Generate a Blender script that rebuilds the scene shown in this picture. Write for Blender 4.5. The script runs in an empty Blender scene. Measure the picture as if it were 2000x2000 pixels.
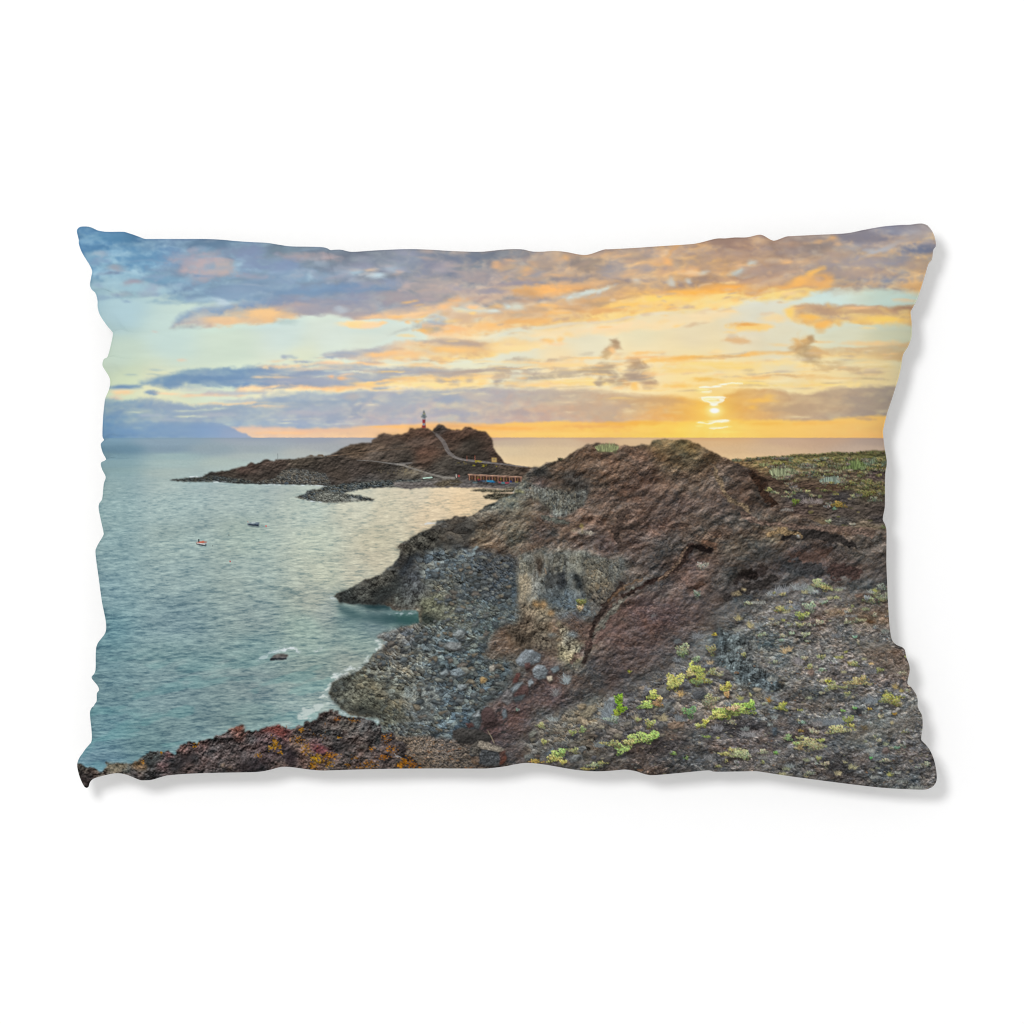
"""A printed throw pillow on white. The picture on it is painted in code (noise, polygons, strokes) and carried by the cloth as ink colour."""
import numpy as np, math
F = np.float32
PX0, PY0, PW, PH = 140, 425, 1700, 1125          # window of the printed picture, in print units
IMG = np.zeros((PH, PW, 3), F)
XX, YY = np.meshgrid(np.arange(PW, dtype=F) + PX0, np.arange(PH, dtype=F) + PY0)
_tab = np.random.default_rng(7).random((256, 256)).astype(F)


def vnoise(u, v, seed):
    iu = np.floor(u); iv = np.floor(v)
    fu = (u - iu).astype(F); fv = (v - iv).astype(F)
    fu = fu * fu * (3 - 2 * fu); fv = fv * fv * (3 - 2 * fv)
    a = (iu.astype(np.int32) + seed * 37) & 255; b = (iv.astype(np.int32) + seed * 91) & 255
    a1 = (a + 1) & 255; b1 = (b + 1) & 255
    t0 = _tab[b, a]; t1 = _tab[b, a1]; t2 = _tab[b1, a]; t3 = _tab[b1, a1]
    return (t0 + (t1 - t0) * fu) * (1 - fv) + (t2 + (t3 - t2) * fu) * fv


def fbm(x, y, sx, sy, octv=4, seed=1, gain=0.5, ang=0.0):
    """fractal noise in about -1..1; sx, sy are the feature sizes, ang (degrees) turns the grain"""
    if ang:
        c, s = math.cos(math.radians(ang)), math.sin(math.radians(ang))
        x, y = x * c + y * s, y * c - x * s
    out = 0; amp = 1.0; tot = 0.0
    u = x / F(sx); v = y / F(sy)
    for o in range(octv):
        out = out + F(amp) * (vnoise(u, v, seed + o * 5) - F(0.5))
        tot += amp * amp
        u = u * F(2.03) + F(11.3); v = v * F(2.03) + F(4.7); amp *= gain
    return (out * F(2.4 / math.sqrt(tot))).astype(F)


def ss(a, b, t):
    t = np.clip((t - a) / (b - a), 0, 1)
    return t * t * (3 - 2 * t)


def blur(m, r):
    if r < 0.5: return m
    for _ in range(1 if r < 0.75 else 2 if r < 1.25 else 3):
        for ax in (0, 1):
            k = max(1, int(round(r)))
            p = [(0, 0)] * m.ndim; p[ax] = (k + 1, k)
            c = np.cumsum(np.pad(m, p, mode='edge'), axis=ax, dtype=np.float64)
            n = m.shape[ax]
            hi = np.take(c, range(2 * k + 1, 2 * k + 1 + n), axis=ax); lo = np.take(c, range(0, n), axis=ax)
            m = ((hi - lo) / (2 * k + 1)).astype(F)
    return m


def win(x0, y0, x1, y1):
    a = max(0, int(x0 - PX0)); b = min(PW, int(x1 - PX0) + 1)
    c = max(0, int(y0 - PY0)); d = min(PH, int(y1 - PY0) + 1)
    return (slice(c, max(c, d)), slice(a, max(a, b)))


def C(c):
    return np.array(c, F) / F(255)


def put(sl, m, col):
    """lay colour over the picture through mask m"""
    if np.ndim(m) == 2: m = m[..., None]
    IMG[sl] = IMG[sl] * (1 - m) + col * m


def ramp(x, pts):
    """colour as a function of x: pts = [(x, (r,g,b)), ...]"""
    if not isinstance(pts, list): return C(pts)
    xs = [p[0] for p in pts]; cs = np.array([p[1] for p in pts], F) / F(255)
    return np.stack([np.interp(x, xs, cs[:, k]) for k in range(3)], -1).astype(F)


def lin(x, pts):
    return np.interp(x, [p[0] for p in pts], [p[1] for p in pts]).astype(F)


def cfield(sl, pts, p=2.0, eps=400.0, ay=1.0):
    """smooth colour field through scattered samples (x, y, r, g, b)"""
    y0, y1, x0, x1 = sl[0].start, sl[0].stop, sl[1].start, sl[1].stop
    st = 4
    gx = np.arange(x0 - st, x1 + 2 * st, st); gy = np.arange(y0 - st, y1 + 2 * st, st)
    a, b = np.meshgrid(gx + PX0, gy + PY0)
    num = np.zeros(a.shape + (3,)); den = np.zeros(a.shape)
    for q in pts:
        w = 1 / ((a - q[0]) ** 2 + (ay * (b - q[1])) ** 2 + eps) ** p
        den += w; num += w[..., None] * np.array(q[2:5])
    g = (num / den[..., None] / 255)
    fx = (np.arange(x0, x1) - gx[0]) / st; ix = fx.astype(int); tx = (fx - ix)[None, :, None]
    fy = (np.arange(y0, y1) - gy[0]) / st; iy = fy.astype(int); ty = (fy - iy)[:, None, None]
    r0 = g[iy][:, ix] * (1 - tx) + g[iy][:, ix + 1] * tx
    r1 = g[iy + 1][:, ix] * (1 - tx) + g[iy + 1][:, ix + 1] * tx
    return (r0 * (1 - ty) + r1 * ty).astype(F)


def poly(pts, rough=0.0, rs=9.0, soft=1.0, seed=3, pad=None):
    """mask of a polygon; rough jitters the outline with noise of size rs, soft blurs it"""
    pts = np.array(pts, float)
    pd = (rough * 2 + soft * 3 + 3) if pad is None else pad
    sl = win(pts[:, 0].min() - pd, pts[:, 1].min() - pd, pts[:, 0].max() + pd, pts[:, 1].max() + pd)
    x, y = XX[sl], YY[sl]
    if rough:
        x, y = (x + rough * fbm(x, y, rs, rs, 4, seed, 0.6), y + rough * fbm(x, y, rs, rs, 4, seed + 40, 0.6))
    ins = np.zeros(x.shape, bool)
    q = np.roll(pts, -1, 0)
    for (x1, y1), (x2, y2) in zip(pts, q):
        if y1 == y2: continue
        t = ((y1 > y) != (y2 > y)) & (x < (x2 - x1) * (y - y1) / (y2 - y1) + x1)
        ins ^= t
    return sl, blur(ins.astype(F), soft)


def stroke(pts, soft=0.8, rough=0.0, rs=6.0, seed=5):
    """mask of a line of varying half-width: pts = [(x, y, w), ...]"""
    p = np.array(pts, float); pd = p[:, 2].max() + 4 + rough * 2
    sl = win(p[:, 0].min() - pd, p[:, 1].min() - pd, p[:, 0].max() + pd, p[:, 1].max() + pd)
    x, y = XX[sl], YY[sl]
    if rough:
        x, y = (x + rough * fbm(x, y, rs, rs, 3, seed), y + rough * fbm(x, y, rs, rs, 3, seed + 40))
    m = np.zeros(x.shape, F)
    for a, b in zip(p[:-1], p[1:]):
        dx, dy = b[0] - a[0], b[1] - a[1]; L = dx * dx + dy * dy + 1e-6
        t = np.clip(((x - a[0]) * dx + (y - a[1]) * dy) / L, 0, 1)
        d = np.hypot(x - a[0] - t * dx, y - a[1] - t * dy); w = a[2] + (b[2] - a[2]) * t
        m = np.maximum(m, np.clip((w - d) / soft + 0.5, 0, 1).astype(F))
    return sl, m


def cells(x, y, size, seed=1, jit=0.9, sy=1.0):
    """cellular noise: F1, F2 (in cell units), a random value per cell, and the offset from the cell's centre"""
    u = x / F(size); v = y / F(size * sy)
    iu = np.floor(u).astype(np.int32); iv = np.floor(v).astype(np.int32)
    f1 = np.full(u.shape, 9, F); f2 = np.full(u.shape, 9, F)
    rid = np.zeros(u.shape, F); ox = np.zeros(u.shape, F); oy = np.zeros(u.shape, F); rid2 = np.zeros(u.shape, F)
    for dy in (-1, 0, 1):
        for dx in (-1, 0, 1):
            a = (iu + dx + seed * 53) & 255; b = (iv + dy + seed * 17) & 255
            px = iu + dx + F(0.5) + F(jit) * (_tab[b, a] - F(0.5)); py = iv + dy + F(0.5) + F(jit) * (_tab[a, b] - F(0.5))
            ex = u - px; ey = v - py
            d = ex * ex + ey * ey
            near = d < f1
            f2 = np.where(near, f1, np.minimum(f2, d)); f1 = np.where(near, d, f1)
            rid = np.where(near, _tab[(b + 101) & 255, (a + 67) & 255], rid)
            rid2 = np.where(near, _tab[(b + 31) & 255, (a + 167) & 255], rid2)
            ox = np.where(near, ex, ox); oy = np.where(near, ey, oy)
    return np.sqrt(f1), np.sqrt(f2), rid, rid2, ox, oy


def stones(x, y, size, seed, sy=0.75, gap=0.16):
    """relief of piled angular stones, about -1..1, and the per-stone random value"""
    wx = x + F(size * 0.14) * fbm(x, y, size * 0.6, size * 0.6, 2, seed + 9) + F(size * 0.5) * fbm(x, y, size * 4, size * 4, 2, seed + 29)
    wy = y + F(size * 0.14) * fbm(x, y, size * 0.6, size * 0.6, 2, seed + 19) + F(size * 0.5) * fbm(x, y, size * 4, size * 4, 2, seed + 39)
    f1, f2, r, r2, ox, oy = cells(wx, wy, size, seed, 0.95, sy)
    th = r2 * F(6.283); tt = r * F(9.7)
    fa = np.cos(th) * ox + np.sin(th) * oy + F(0.12) * np.cos(tt); fb = np.cos(th + 2.2) * ox + np.sin(th + 2.2) * oy + F(0.15)
    fc = ox * F(0.35) - oy * F(0.95) + F(0.3) * (r2 - F(0.5))
    # flat broken faces: a lit top, two flanks of different tone, a dark foot
    tone = np.where(fc > 0.10, F(0.42), np.where(fa > 0, F(0.02), F(-0.22))) + np.where(fb > 0.32, F(0.16), F(0)) - np.clip(oy - F(0.3), 0, 1) * F(0.9)
    e = f2 - f1
    s = (r - F(0.5)) * F(0.75) + tone - (1 - ss(0, gap, e)) * F(0.55) * (F(0.35) + ss(-0.1, 0.3, oy))
    return s.astype(F), r, r2


def emboss(h, k=1.0, d=1):
    """light falling from upper left-of-top on relief h"""
    gy = np.zeros_like(h); gx = np.zeros_like(h)
    gy[d:-d] = h[2 * d:] - h[:-2 * d]; gx[:, d:-d] = h[:, 2 * d:] - h[:, :-2 * d]
    return np.clip((gy * F(0.9) + gx * F(0.35)) * F(k), -1.2, 1.2)
HZ = 857.0
def sky():
    sl = win(140, 425, 1840, HZ + 2)
    x, y = XX[sl], YY[sl]
    IMG[sl] = cfield(sl, [  # samples near the pillow's edge have its edge shading mixed into the colour
        (170, 450, 110, 152, 186), (170, 560, 160, 192, 205), (240, 610, 178, 207, 215), (330, 660, 200, 221, 215), (240, 700, 196, 214, 200),
        (250, 735, 206, 219, 190), (300, 760, 226, 226, 194), (450, 690, 211, 226, 209), (560, 650, 210, 226, 220), (650, 660, 218, 229, 218),
        (600, 710, 224, 230, 205), (760, 650, 218, 228, 216), (900, 710, 232, 230, 204), (1000, 690, 234, 230, 204), (1150, 665, 236, 228, 198),
        (1250, 665, 236, 226, 190), (1350, 660, 237, 222, 186), (1480, 600, 229, 226, 206), (1460, 655, 236, 222, 190), (1520, 660, 231, 224, 196),
        (1620, 585, 214, 229, 220), (1740, 580, 200, 218, 206), (1640, 655, 224, 223, 196), (1750, 650, 208, 208, 178), (1350, 720, 255, 228, 162),
        (1450, 740, 255, 226, 158), (1600, 730, 252, 225, 166), (1700, 725, 238, 214, 160), (1250, 700, 252, 226, 176), (1100, 720, 248, 224, 178),
        (560, 770, 236, 228, 196), (750, 765, 248, 232, 196), (900, 765, 250, 230, 180)], 1.7, 600)
    n1 = fbm(x, y, 90, 34, 5, 3, 0.55); n2 = fbm(x, y, 90, 40, 5, 23, 0.55); n3 = fbm(x, y, 26, 11, 4, 43, 0.6)
    n4 = fbm(x + 6 * n3, y + 3 * n2, 62, 24, 5, 63, 0.62, -6); n5 = F(1.1) - 3.2 * np.abs(fbm(x, y, 18, 9, 4, 83, 0.6)); n6 = fbm(x, y, 85, 6.5, 4, 103, 0.6, -2)

    def band(top, bot, ct, cb, a=1.0, st=6, sb=4, n=4, tex=0.35, g=1.0, mot=0.30, stk=0.0):
        x0 = min(top[0][0], bot[0][0]); x1 = max(top[-1][0], bot[-1][0])
        y0 = min(p[1] for p in top); y1 = max(p[1] for p in bot)
        s = win(x0 - 12, y0 - st - 3 * n - 6, x1 + 12, min(y1 + sb + 3 * n + 6, HZ + 1))
        X, Y = XX[s], YY[s]
        q = (slice(s[0].start - sl[0].start, s[0].stop - sl[0].start), s[1])
        xw = X + n2[q] * n * 2.5; yw = Y + (n1[q] * 0.8 + n3[q] * 0.5 + n5[q] * 0.14) * n
        t = lin(xw, top); b = lin(xw, bot)
        m = ss(-st, st * 0.6, yw - t) * ss(-sb, sb * 0.6, b - yw) * ss(x0 - 8, x0 + 8, xw) * (1 - ss(x1 - 8, x1 + 8, xw))
        m = m * np.clip(1 - tex * (0.5 + n3[q] * 0.7 + n1[q] * 0.4), 0, 1) * a
        if stk: m = m * ss(-.75, .25, n6[q] + F(1 - stk))
        k = np.clip(np.clip((yw - t) / np.maximum(b - t, 1), 0, 1) ** g + mot * (n4[q] * 0.9 + n5[q] * 0.25 - 0.1), 0, 1)[..., None]
        put(s, m, ramp(X, ct) * (1 - k) + ramp(X, cb) * k)

    def daub(cx, cy, rx, ry, col, a=0.8, soft=0.8, rot=0, n=0.35):
        R = max(rx, ry) * 2.1 + 6
        s = win(cx - R, cy - R, cx + R, min(cy + R, HZ + 1))
        q = (slice(s[0].start - sl[0].start, s[0].stop - sl[0].start), s[1])
        c, d = math.cos(math.radians(rot)), math.sin(math.radians(rot))
        dx, dy = XX[s] - cx + n2[q] * min(rx, 30) * n * .8, YY[s] - cy + n1[q] * min(ry, 14) * n * .8
        r = np.hypot((dx * c + dy * d) / rx, (dy * c - dx * d) / ry) + n * (n3[q] * 0.55 + n5[q] * 0.28)
        put(s, (1 - ss(1 - soft, 1.5, r)) * min(1, a * 1.1), C(col))

    # the high deck of cloud across the top
    top = [(140, 430), (1840, 430)]
    band(top, [(140, 545), (200, 548), (260, 556), (330, 572), (400, 592), (470, 588), (560, 590), (640, 600), (720, 610), (800, 612), (900, 596), (1000, 606),
               (1100, 600), (1250, 582), (1400, 572), (1480, 575), (1560, 560), (1620, 568), (1720, 562), (1840, 560)],
         [(150, (100, 145, 182)), (260, (92, 136, 172)), (330, (108, 134, 168)), (450, (112, 138, 162)), (560, (120, 140, 160)), (700, (132, 140, 156)), (820, (126, 136, 152)),
          (950, (126, 134, 150)), (1080, (162, 152, 152)), (1180, (172, 152, 142)), (1300, (174, 154, 144)), (1420, (168, 140, 126)), (1500, (176, 148, 136)), (1600, (164, 148, 142)),
          (1680, (156, 148, 152)), (1740, (144, 144, 160)), (1830, (176, 162, 158))],
         [(150, (150, 186, 204)), (300, (150, 182, 200)), (430, (140, 168, 192)), (560, (134, 156, 184)), (700, (150, 160, 178)), (830, (182, 168, 162)), (950, (196, 172, 158)),
          (1080, (214, 178, 142)), (1250, (226, 182, 132)), (1400, (232, 180, 116)), (1500, (206, 168, 132)), (1620, (196, 166, 138)), (1740, (226, 184, 138)), (1830, (236, 190, 130))],
         0.97, 6, 18, 7, 0.10, 1.35, 0.42)
    dk = ss(600, 540, y) ; IMG[sl] *= (1 + dk * (0.045 * fbm(x, y, 110, 26, 4, 61, 0.5, -7) + 0.03 * n4 + 0.02 * n3))[..., None]
    for d in [(190, 500, 26, 7, (150, 186, 206), .8), (215, 462, 40, 10, (92, 140, 174), .6), (290, 505, 45, 22, (108, 152, 186), .8), (230, 525, 22, 6, (160, 165, 175), .7),
              (215, 535, 24, 5, (128, 146, 170), .7), (335, 500, 30, 25, (110, 146, 184), .5), (395, 520, 62, 26, (188, 174, 178), .9), (360, 505, 35, 14, (165, 165, 180), .6),
              (440, 525, 34, 13, (190, 178, 176), .75), (470, 492, 40, 12, (132, 148, 172), .7), (495, 505, 30, 25, (136, 152, 182), .6), (390, 476, 60, 9, (106, 134, 160), .6),
              (305, 548, 60, 9, (126, 164, 190), .7), (250, 560, 40, 9, (162, 194, 208), .8), (300, 566, 26, 6, (168, 199, 212), .8), (350, 582, 34, 7, (142, 174, 194), .75), (245, 575, 30, 8, (145, 176, 190), .6),
              (390, 583, 30, 7, (180, 206, 216), .6), (330, 592, 34, 6, (150, 180, 198), .55), (300, 590, 18, 5, (152, 182, 196), .5), (430, 592, 24, 10, (196, 214, 224), .75), (400, 604, 30, 5, (190, 210, 220), .7), (480, 562, 70, 12, (136, 160, 186), .8),
              (590, 502, 50, 8, (172, 163, 168), .75), (640, 503, 26, 9, (180, 168, 172), .75), (560, 520, 45, 14, (140, 158, 188), .7), (600, 538, 60, 12, (144, 172, 196), .8), (550, 560, 30, 9, (150, 175, 196), .6), (520, 545, 40, 8, (138, 164, 190), .6),
              (690, 530, 24, 9, (172, 194, 208), .8), (728, 540, 26, 7, (192, 210, 220), .9), (720, 526, 18, 5, (206, 188, 172), .9), (762, 524, 30, 10, (178, 190, 202), .7), (778, 530, 8, 5, (204, 186, 176), .7), (605, 538, 8, 7, (168, 196, 212), .7),
              (680, 565, 90, 11, (128, 152, 182), .9), (590, 572, 60, 9, (130, 156, 184), .8), (770, 555, 50, 9, (148, 160, 182), .7), (800, 510, 40, 22, (150, 158, 176), .5), (860, 520, 45, 20, (150, 150, 168), .6),
              (840, 555, 45, 14, (184, 172, 170), .7), (800, 585, 70, 12, (172, 162, 166), .8), (690, 590, 40, 12, (152, 156, 176), .7), (600, 590, 46, 12, (180, 166, 168), .6), (870, 570, 40, 8, (186, 170, 166), .6),
              (870, 502, 60, 10, (128, 136, 152), .7), (940, 540, 50, 12, (176, 162, 160), .6), (970, 520, 10, 6, (222, 178, 140), .7), (995, 512, 20, 4, (204, 170, 146), .6), (1025, 528, 18, 7, (222, 180, 138), .8), (1000, 540, 14, 5, (196, 174, 160), .6),
              (1050, 535, 20, 10, (168, 164, 168), .7), (1010, 555, 50, 9, (164, 154, 160), .8), (970, 573, 36, 8, (166, 158, 164), .85), (920, 570, 40, 8, (180, 166, 164), .6), (1090, 538, 22, 4, (222, 182, 142), .7), (1115, 545, 34, 6, (160, 150, 150), .7),
              (1105, 505, 7, 7, (226, 178, 126), .7), (1150, 515, 34, 16, (150, 138, 130), .7), (1200, 525, 30, 18, (166, 160, 162), .6), (1230, 500, 20, 16, (196, 168, 138), .5), (1060, 515, 30, 12, (176, 158, 146), .6),
              (1070, 570, 52, 12, (253, 192, 122), .95), (1110, 560, 50, 8, (244, 188, 128), .7), (1160, 553, 30, 7, (226, 184, 140), .6), (895, 590, 30, 8, (240, 190, 142), .8), (950, 590, 20, 7, (190, 166, 156), .7), (1035, 575, 24, 9, (214, 168, 120), .7),
              (1125, 586, 30, 10, (218, 216, 202), .85), (1118, 592, 10, 7, (214, 222, 214), .8), (1155, 575, 34, 6, (218, 222, 210), .8, 0, -14), (1185, 565, 18, 4, (216, 222, 212), .7, 0, -14), (1165, 588, 50, 6, (206, 178, 146), .8, 0, -8), (1230, 573, 40, 7, (208, 170, 132), .8),
              (1265, 520, 26, 6, (232, 180, 124), .7), (1295, 515, 14, 12, (246, 188, 126), .8), (1310, 495, 5, 18, (222, 170, 116), .6, 0, 40), (1340, 532, 24, 8, (244, 188, 126), .8), (1290, 535, 16, 10, (210, 172, 140), .6), (1250, 530, 22, 12, (176, 162, 158), .6),
              (1365, 535, 14, 4, (206, 204, 194), .7, 0, -18), (1345, 550, 6, 5, (208, 206, 196), .7), (1312, 552, 9, 7, (206, 204, 194), .7), (1247, 552, 8, 7, (206, 200, 190), .7), (1440, 530, 28, 5, (200, 204, 196), .85, 0, -16), (1466, 515, 9, 9, (206, 210, 202), .7),
              (1445, 523, 22, 4, (236, 196, 150), .7), (1510, 510, 26, 5, (212, 186, 158), .6), (1535, 513, 12, 5, (240, 190, 134), .7), (1500, 530, 50, 10, (178, 154, 140), .85), (1440, 550, 60, 9, (206, 168, 136), .7), (1380, 520, 60, 12, (200, 166, 136), .5),
              (1430, 500, 50, 12, (190, 160, 138), .5), (1420, 475, 60, 12, (158, 130, 116), .6), (1540, 478, 30, 6, (190, 154, 128), .5), (1580, 485, 34, 16, (150, 134, 126), .7), (1623, 466, 16, 6, (224, 176, 126), .8), (1630, 500, 30, 14, (196, 166, 140), .5), (1690, 462, 70, 10, (136, 132, 142), .7),
              (1720, 486, 44, 6, (184, 182, 184), .8, 0, -22), (1695, 490, 14, 5, (186, 184, 186), .7), (1765, 468, 44, 10, (184, 168, 158), .6, 0, -15), (1800, 488, 40, 10, (126, 130, 148), .8), (1690, 515, 90, 12, (172, 160, 160), .7), (1660, 535, 80, 10, (178, 158, 148), .7), (1790, 520, 30, 12, (190, 165, 145), .7)]:
        daub(d[0], d[1], d[2], d[3], d[4], d[5], 0.95, d[7] if len(d) > 7 else 0, 0.45)
    # long wedge of cloud with a lit underside, left
    band([(340, 628), (400, 606), (480, 592), (560, 580), (640, 584), (740, 600)], [(340, 633), (400, 636), (450, 634), (520, 630), (570, 622), (620, 617), (680, 620), (740, 624)],
         [(345, (150, 170, 190)), (450, (136, 158, 188)), (560, (146, 156, 178)), (740, (168, 164, 172))], [(345, (190, 186, 182)), (400, (212, 192, 176)), (450, (238, 204, 162)), (530, (246, 206, 156)), (575, (226, 194, 160)), (620, (178, 172, 176)), (740, (200, 182, 172))], .95, 10, 6, 6, .15, 1, .3)
    daub(520, 614, 52, 13, (246, 204, 152), .9); daub(440, 626, 40, 8, (238, 202, 160), .7); daub(580, 601, 40, 9, (190, 172, 168), .7); daub(620, 606, 60, 8, (168, 166, 176), .6); daub(670, 608, 14, 8, (190, 200, 208), .6)
    daub(370, 640, 30, 5, (180, 190, 188), .5); daub(560, 632, 25, 5, (190, 205, 198), .6); daub(575, 624, 14, 4, (236, 208, 168), .6)
    # lit ragged edges in the middle
    band([(690, 622), (740, 612), (800, 600), (880, 596)], [(690, 626), (740, 626), (800, 624), (880, 618)], (200, 178, 164), [(690, (222, 196, 170)), (760, (250, 208, 160)), (860, (250, 206, 158))], .85, 6, 4, 4, .3)
    daub(800, 612, 46, 9, (252, 212, 164), .85); daub(728, 620, 24, 5, (242, 204, 162), .8); daub(870, 600, 24, 9, (248, 200, 150), .8); daub(700, 615, 20, 5, (182, 172, 172), .6)
    daub(695, 636, 34, 7, (255, 222, 168), .95, .6); daub(722, 638, 22, 6, (254, 220, 178), .9, .6); daub(745, 634, 10, 4, (254, 216, 166), .8); daub(800, 632, 8, 3, (252, 212, 160), .8)
    daub(860, 640, 40, 12, (186, 180, 168), .7); daub(790, 650, 26, 4, (200, 205, 195), .6, .8, -14); daub(840, 668, 30, 4, (198, 200, 188), .5)
    # the long bright band rising to the right
    band([(840, 640), (900, 618), (960, 610), (1040, 602), (1100, 596), (1180, 586), (1260, 574), (1340, 566), (1420, 562), (1470, 572), (1520, 562), (1580, 545), (1620, 534)],
         [(840, 662), (900, 660), (960, 652), (1040, 646), (1100, 638), (1180, 632), (1260, 618), (1340, 610), (1420, 602), (1460, 594), (1520, 590), (1560, 582), (1620, 560)],
         [(850, (232, 196, 160)), (950, (226, 186, 146)), (1050, (226, 180, 132)), (1150, (222, 176, 128)), (1250, (255, 200, 112)), (1400, (252, 186, 98)), (1480, (226, 172, 110)), (1620, (232, 176, 112))],
         [(850, (246, 204, 158)), (950, (255, 210, 146)), (1050, (255, 212, 138)), (1150, (255, 216, 136)), (1300, (255, 216, 136)), (1400, (255, 222, 142)), (1460, (255, 226, 150)), (1540, (255, 218, 130)), (1620, (244, 190, 120))], .93, 10, 10, 6, .2, 1, .42)
    for d in [(935, 604, 22, 7, (226, 222, 206), .85, 8), (960, 610, 14, 4, (224, 226, 214), .8), (1003, 600, 22, 7, (220, 218, 200), .85), (990, 598, 8, 4, (214, 224, 218), .8), (925, 600, 12, 4, (255, 208, 160), .8), (880, 615, 30, 9, (226, 196, 166), .8), (910, 625, 30, 9, (220, 190, 158), .7), (855, 620, 18, 8, (206, 220, 212), .9), (870, 630, 24, 6, (212, 222, 210), .85), (850, 646, 20, 6, (174, 172, 162), .7),
              (935, 628, 14, 5, (222, 216, 194), .6), (900, 643, 30, 8, (250, 200, 146), .9), (960, 638, 34, 9, (252, 204, 142), .85), (1030, 628, 50, 8, (244, 190, 124), .75), (1010, 615, 30, 5, (210, 184, 152), .8), (1060, 606, 30, 4, (204, 174, 140), .75), (1065, 600, 20, 5, (255, 198, 124), .8), (1110, 605, 26, 4, (206, 170, 132), .8), (1080, 612, 26, 6, (252, 194, 116), .8),
              (1180, 608, 60, 6, (232, 182, 122), .8), (1230, 598, 50, 6, (255, 206, 118), .8), (1170, 594, 34, 5, (200, 168, 132), .8, -8), (1220, 582, 50, 5, (212, 172, 126), .8, -6), (1300, 586, 60, 9, (255, 218, 128), .8), (1400, 582, 44, 7, (255, 220, 140), .8), (1350, 570, 40, 5, (255, 190, 96), .7), (1420, 560, 36, 8, (250, 184, 100), .8), (1470, 574, 30, 7, (228, 174, 112), .8), (1420, 597, 40, 5, (255, 228, 160), .7),
              (1560, 552, 40, 8, (252, 192, 112), .8, -22), (1540, 575, 40, 7, (255, 222, 136), .85, -12), (1592, 532, 22, 5, (255, 196, 108), .8, -22), (1590, 555, 24, 10, (238, 184, 122), .7)]:
        daub(d[0], d[1], d[2], d[3], d[4], d[5], .9, d[6] if len(d) > 6 else 0, .4)
    # thin pale veil under it
    band([(900, 662), (1000, 654), (1100, 642), (1250, 626), (1380, 612), (1440, 606)], [(900, 666), (1000, 662), (1100, 660), (1200, 652), (1300, 642), (1400, 624), (1440, 616)],
         (252, 226, 180), (253, 226, 178), .85, 6, 7, 3, .35)
    for a_ in [(1050, 642, 60, 4, (232, 226, 200)), (1110, 636, 70, 4, (236, 220, 190)), (1200, 626, 60, 3, (232, 214, 186)), (1290, 614, 50, 4, (240, 226, 196)), (1000, 655, 46, 5, (226, 226, 206)), (1180, 642, 60, 6, (254, 224, 178))]: daub(*a_, .75, .9, -7)
    daub(1070, 667, 14, 6, (252, 208, 142), .9, .6); daub(1095, 663, 10, 5, (252, 212, 150), .8); daub(1085, 672, 22, 4, (252, 218, 172), .7)
    # lit cloud in mid sky
    band([(630, 692), (700, 682), (760, 676), (820, 672), (870, 664), (910, 664), (950, 670), (1000, 668), (1070, 668)], [(630, 697), (700, 704), (800, 703), (880, 699), (940, 696), (980, 692), (1030, 684), (1070, 672)],
         [(640, (184, 188, 192)), (740, (198, 190, 184)), (800, (244, 204, 158)), (860, (216, 184, 154)), (930, (214, 178, 142)), (970, (250, 212, 150)), (1070, (252, 224, 176))],
         [(640, (206, 204, 200)), (690, (232, 204, 176)), (740, (254, 212, 160)), (860, (255, 216, 150)), (960, (255, 224, 150)), (1070, (254, 228, 180))], .95, 6, 6, 5, .25, 1, .4)
    daub(680, 690, 30, 4, (180, 186, 194), .85, .8, 4); daub(890, 671, 50, 6, (196, 176, 158), .85, .9, 3); daub(760, 692, 60, 6, (253, 206, 150), .8); daub(880, 684, 50, 7, (253, 206, 138), .8); daub(1010, 678, 50, 7, (255, 228, 172), .7); daub(720, 684, 20, 3, (190, 188, 188), .7)
    daub(725, 711, 36, 5, (246, 208, 164), .9, .7); daub(740, 709, 16, 3, (214, 190, 166), .7); daub(830, 715, 40, 5, (250, 214, 164), .7); daub(800, 706, 10, 3, (248, 218, 176), .7)
    # small orange clouds, right
    daub(1458, 640, 36, 9, (255, 216, 140), .9, .6); daub(1452, 634, 24, 5, (240, 184, 112), .9, .7); daub(1490, 638, 16, 5, (255, 216, 148), .8); daub(1430, 651, 16, 4, (252, 216, 152), .7); daub(1437, 666, 22, 7, (232, 194, 146), .85); daub(1430, 658, 10, 5, (224, 204, 172), .7); daub(1510, 624, 30, 7, (252, 222, 168), .7)
    band([(1530, 612), (1550, 600), (1580, 596), (1620, 598), (1700, 602), (1740, 600), (1800, 592)], [(1530, 622), (1550, 636), (1580, 638), (1600, 642), (1650, 630), (1700, 638), (1740, 634), (1800, 632)],
         [(1530, (252, 214, 140)), (1555, (214, 176, 134)), (1620, (196, 166, 142)), (1700, (208, 172, 138)), (1790, (186, 152, 124))], [(1530, (255, 220, 150)), (1600, (255, 206, 120)), (1650, (255, 214, 130)), (1790, (250, 208, 128))], .97, 6, 7, 5, .1, .8, .35)
    for d in [(1600, 610, 36, 8, (196, 164, 134), .8), (1680, 612, 50, 6, (210, 174, 132), .8), (1540, 616, 10, 12, (255, 216, 130), .8), (1575, 624, 20, 8, (255, 198, 108), .8), (1605, 636, 16, 6, (252, 196, 116), .8), (1670, 604, 30, 2.5, (250, 204, 150), .8), (1720, 625, 40, 6, (255, 214, 120), .8), (1765, 588, 22, 3, (232, 206, 168), .7), (1690, 642, 18, 4, (250, 222, 160), .7), (1600, 647, 10, 5, (232, 200, 146), .7), (1770, 602, 24, 5, (180, 148, 122), .7)]: daub(*d)
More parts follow.
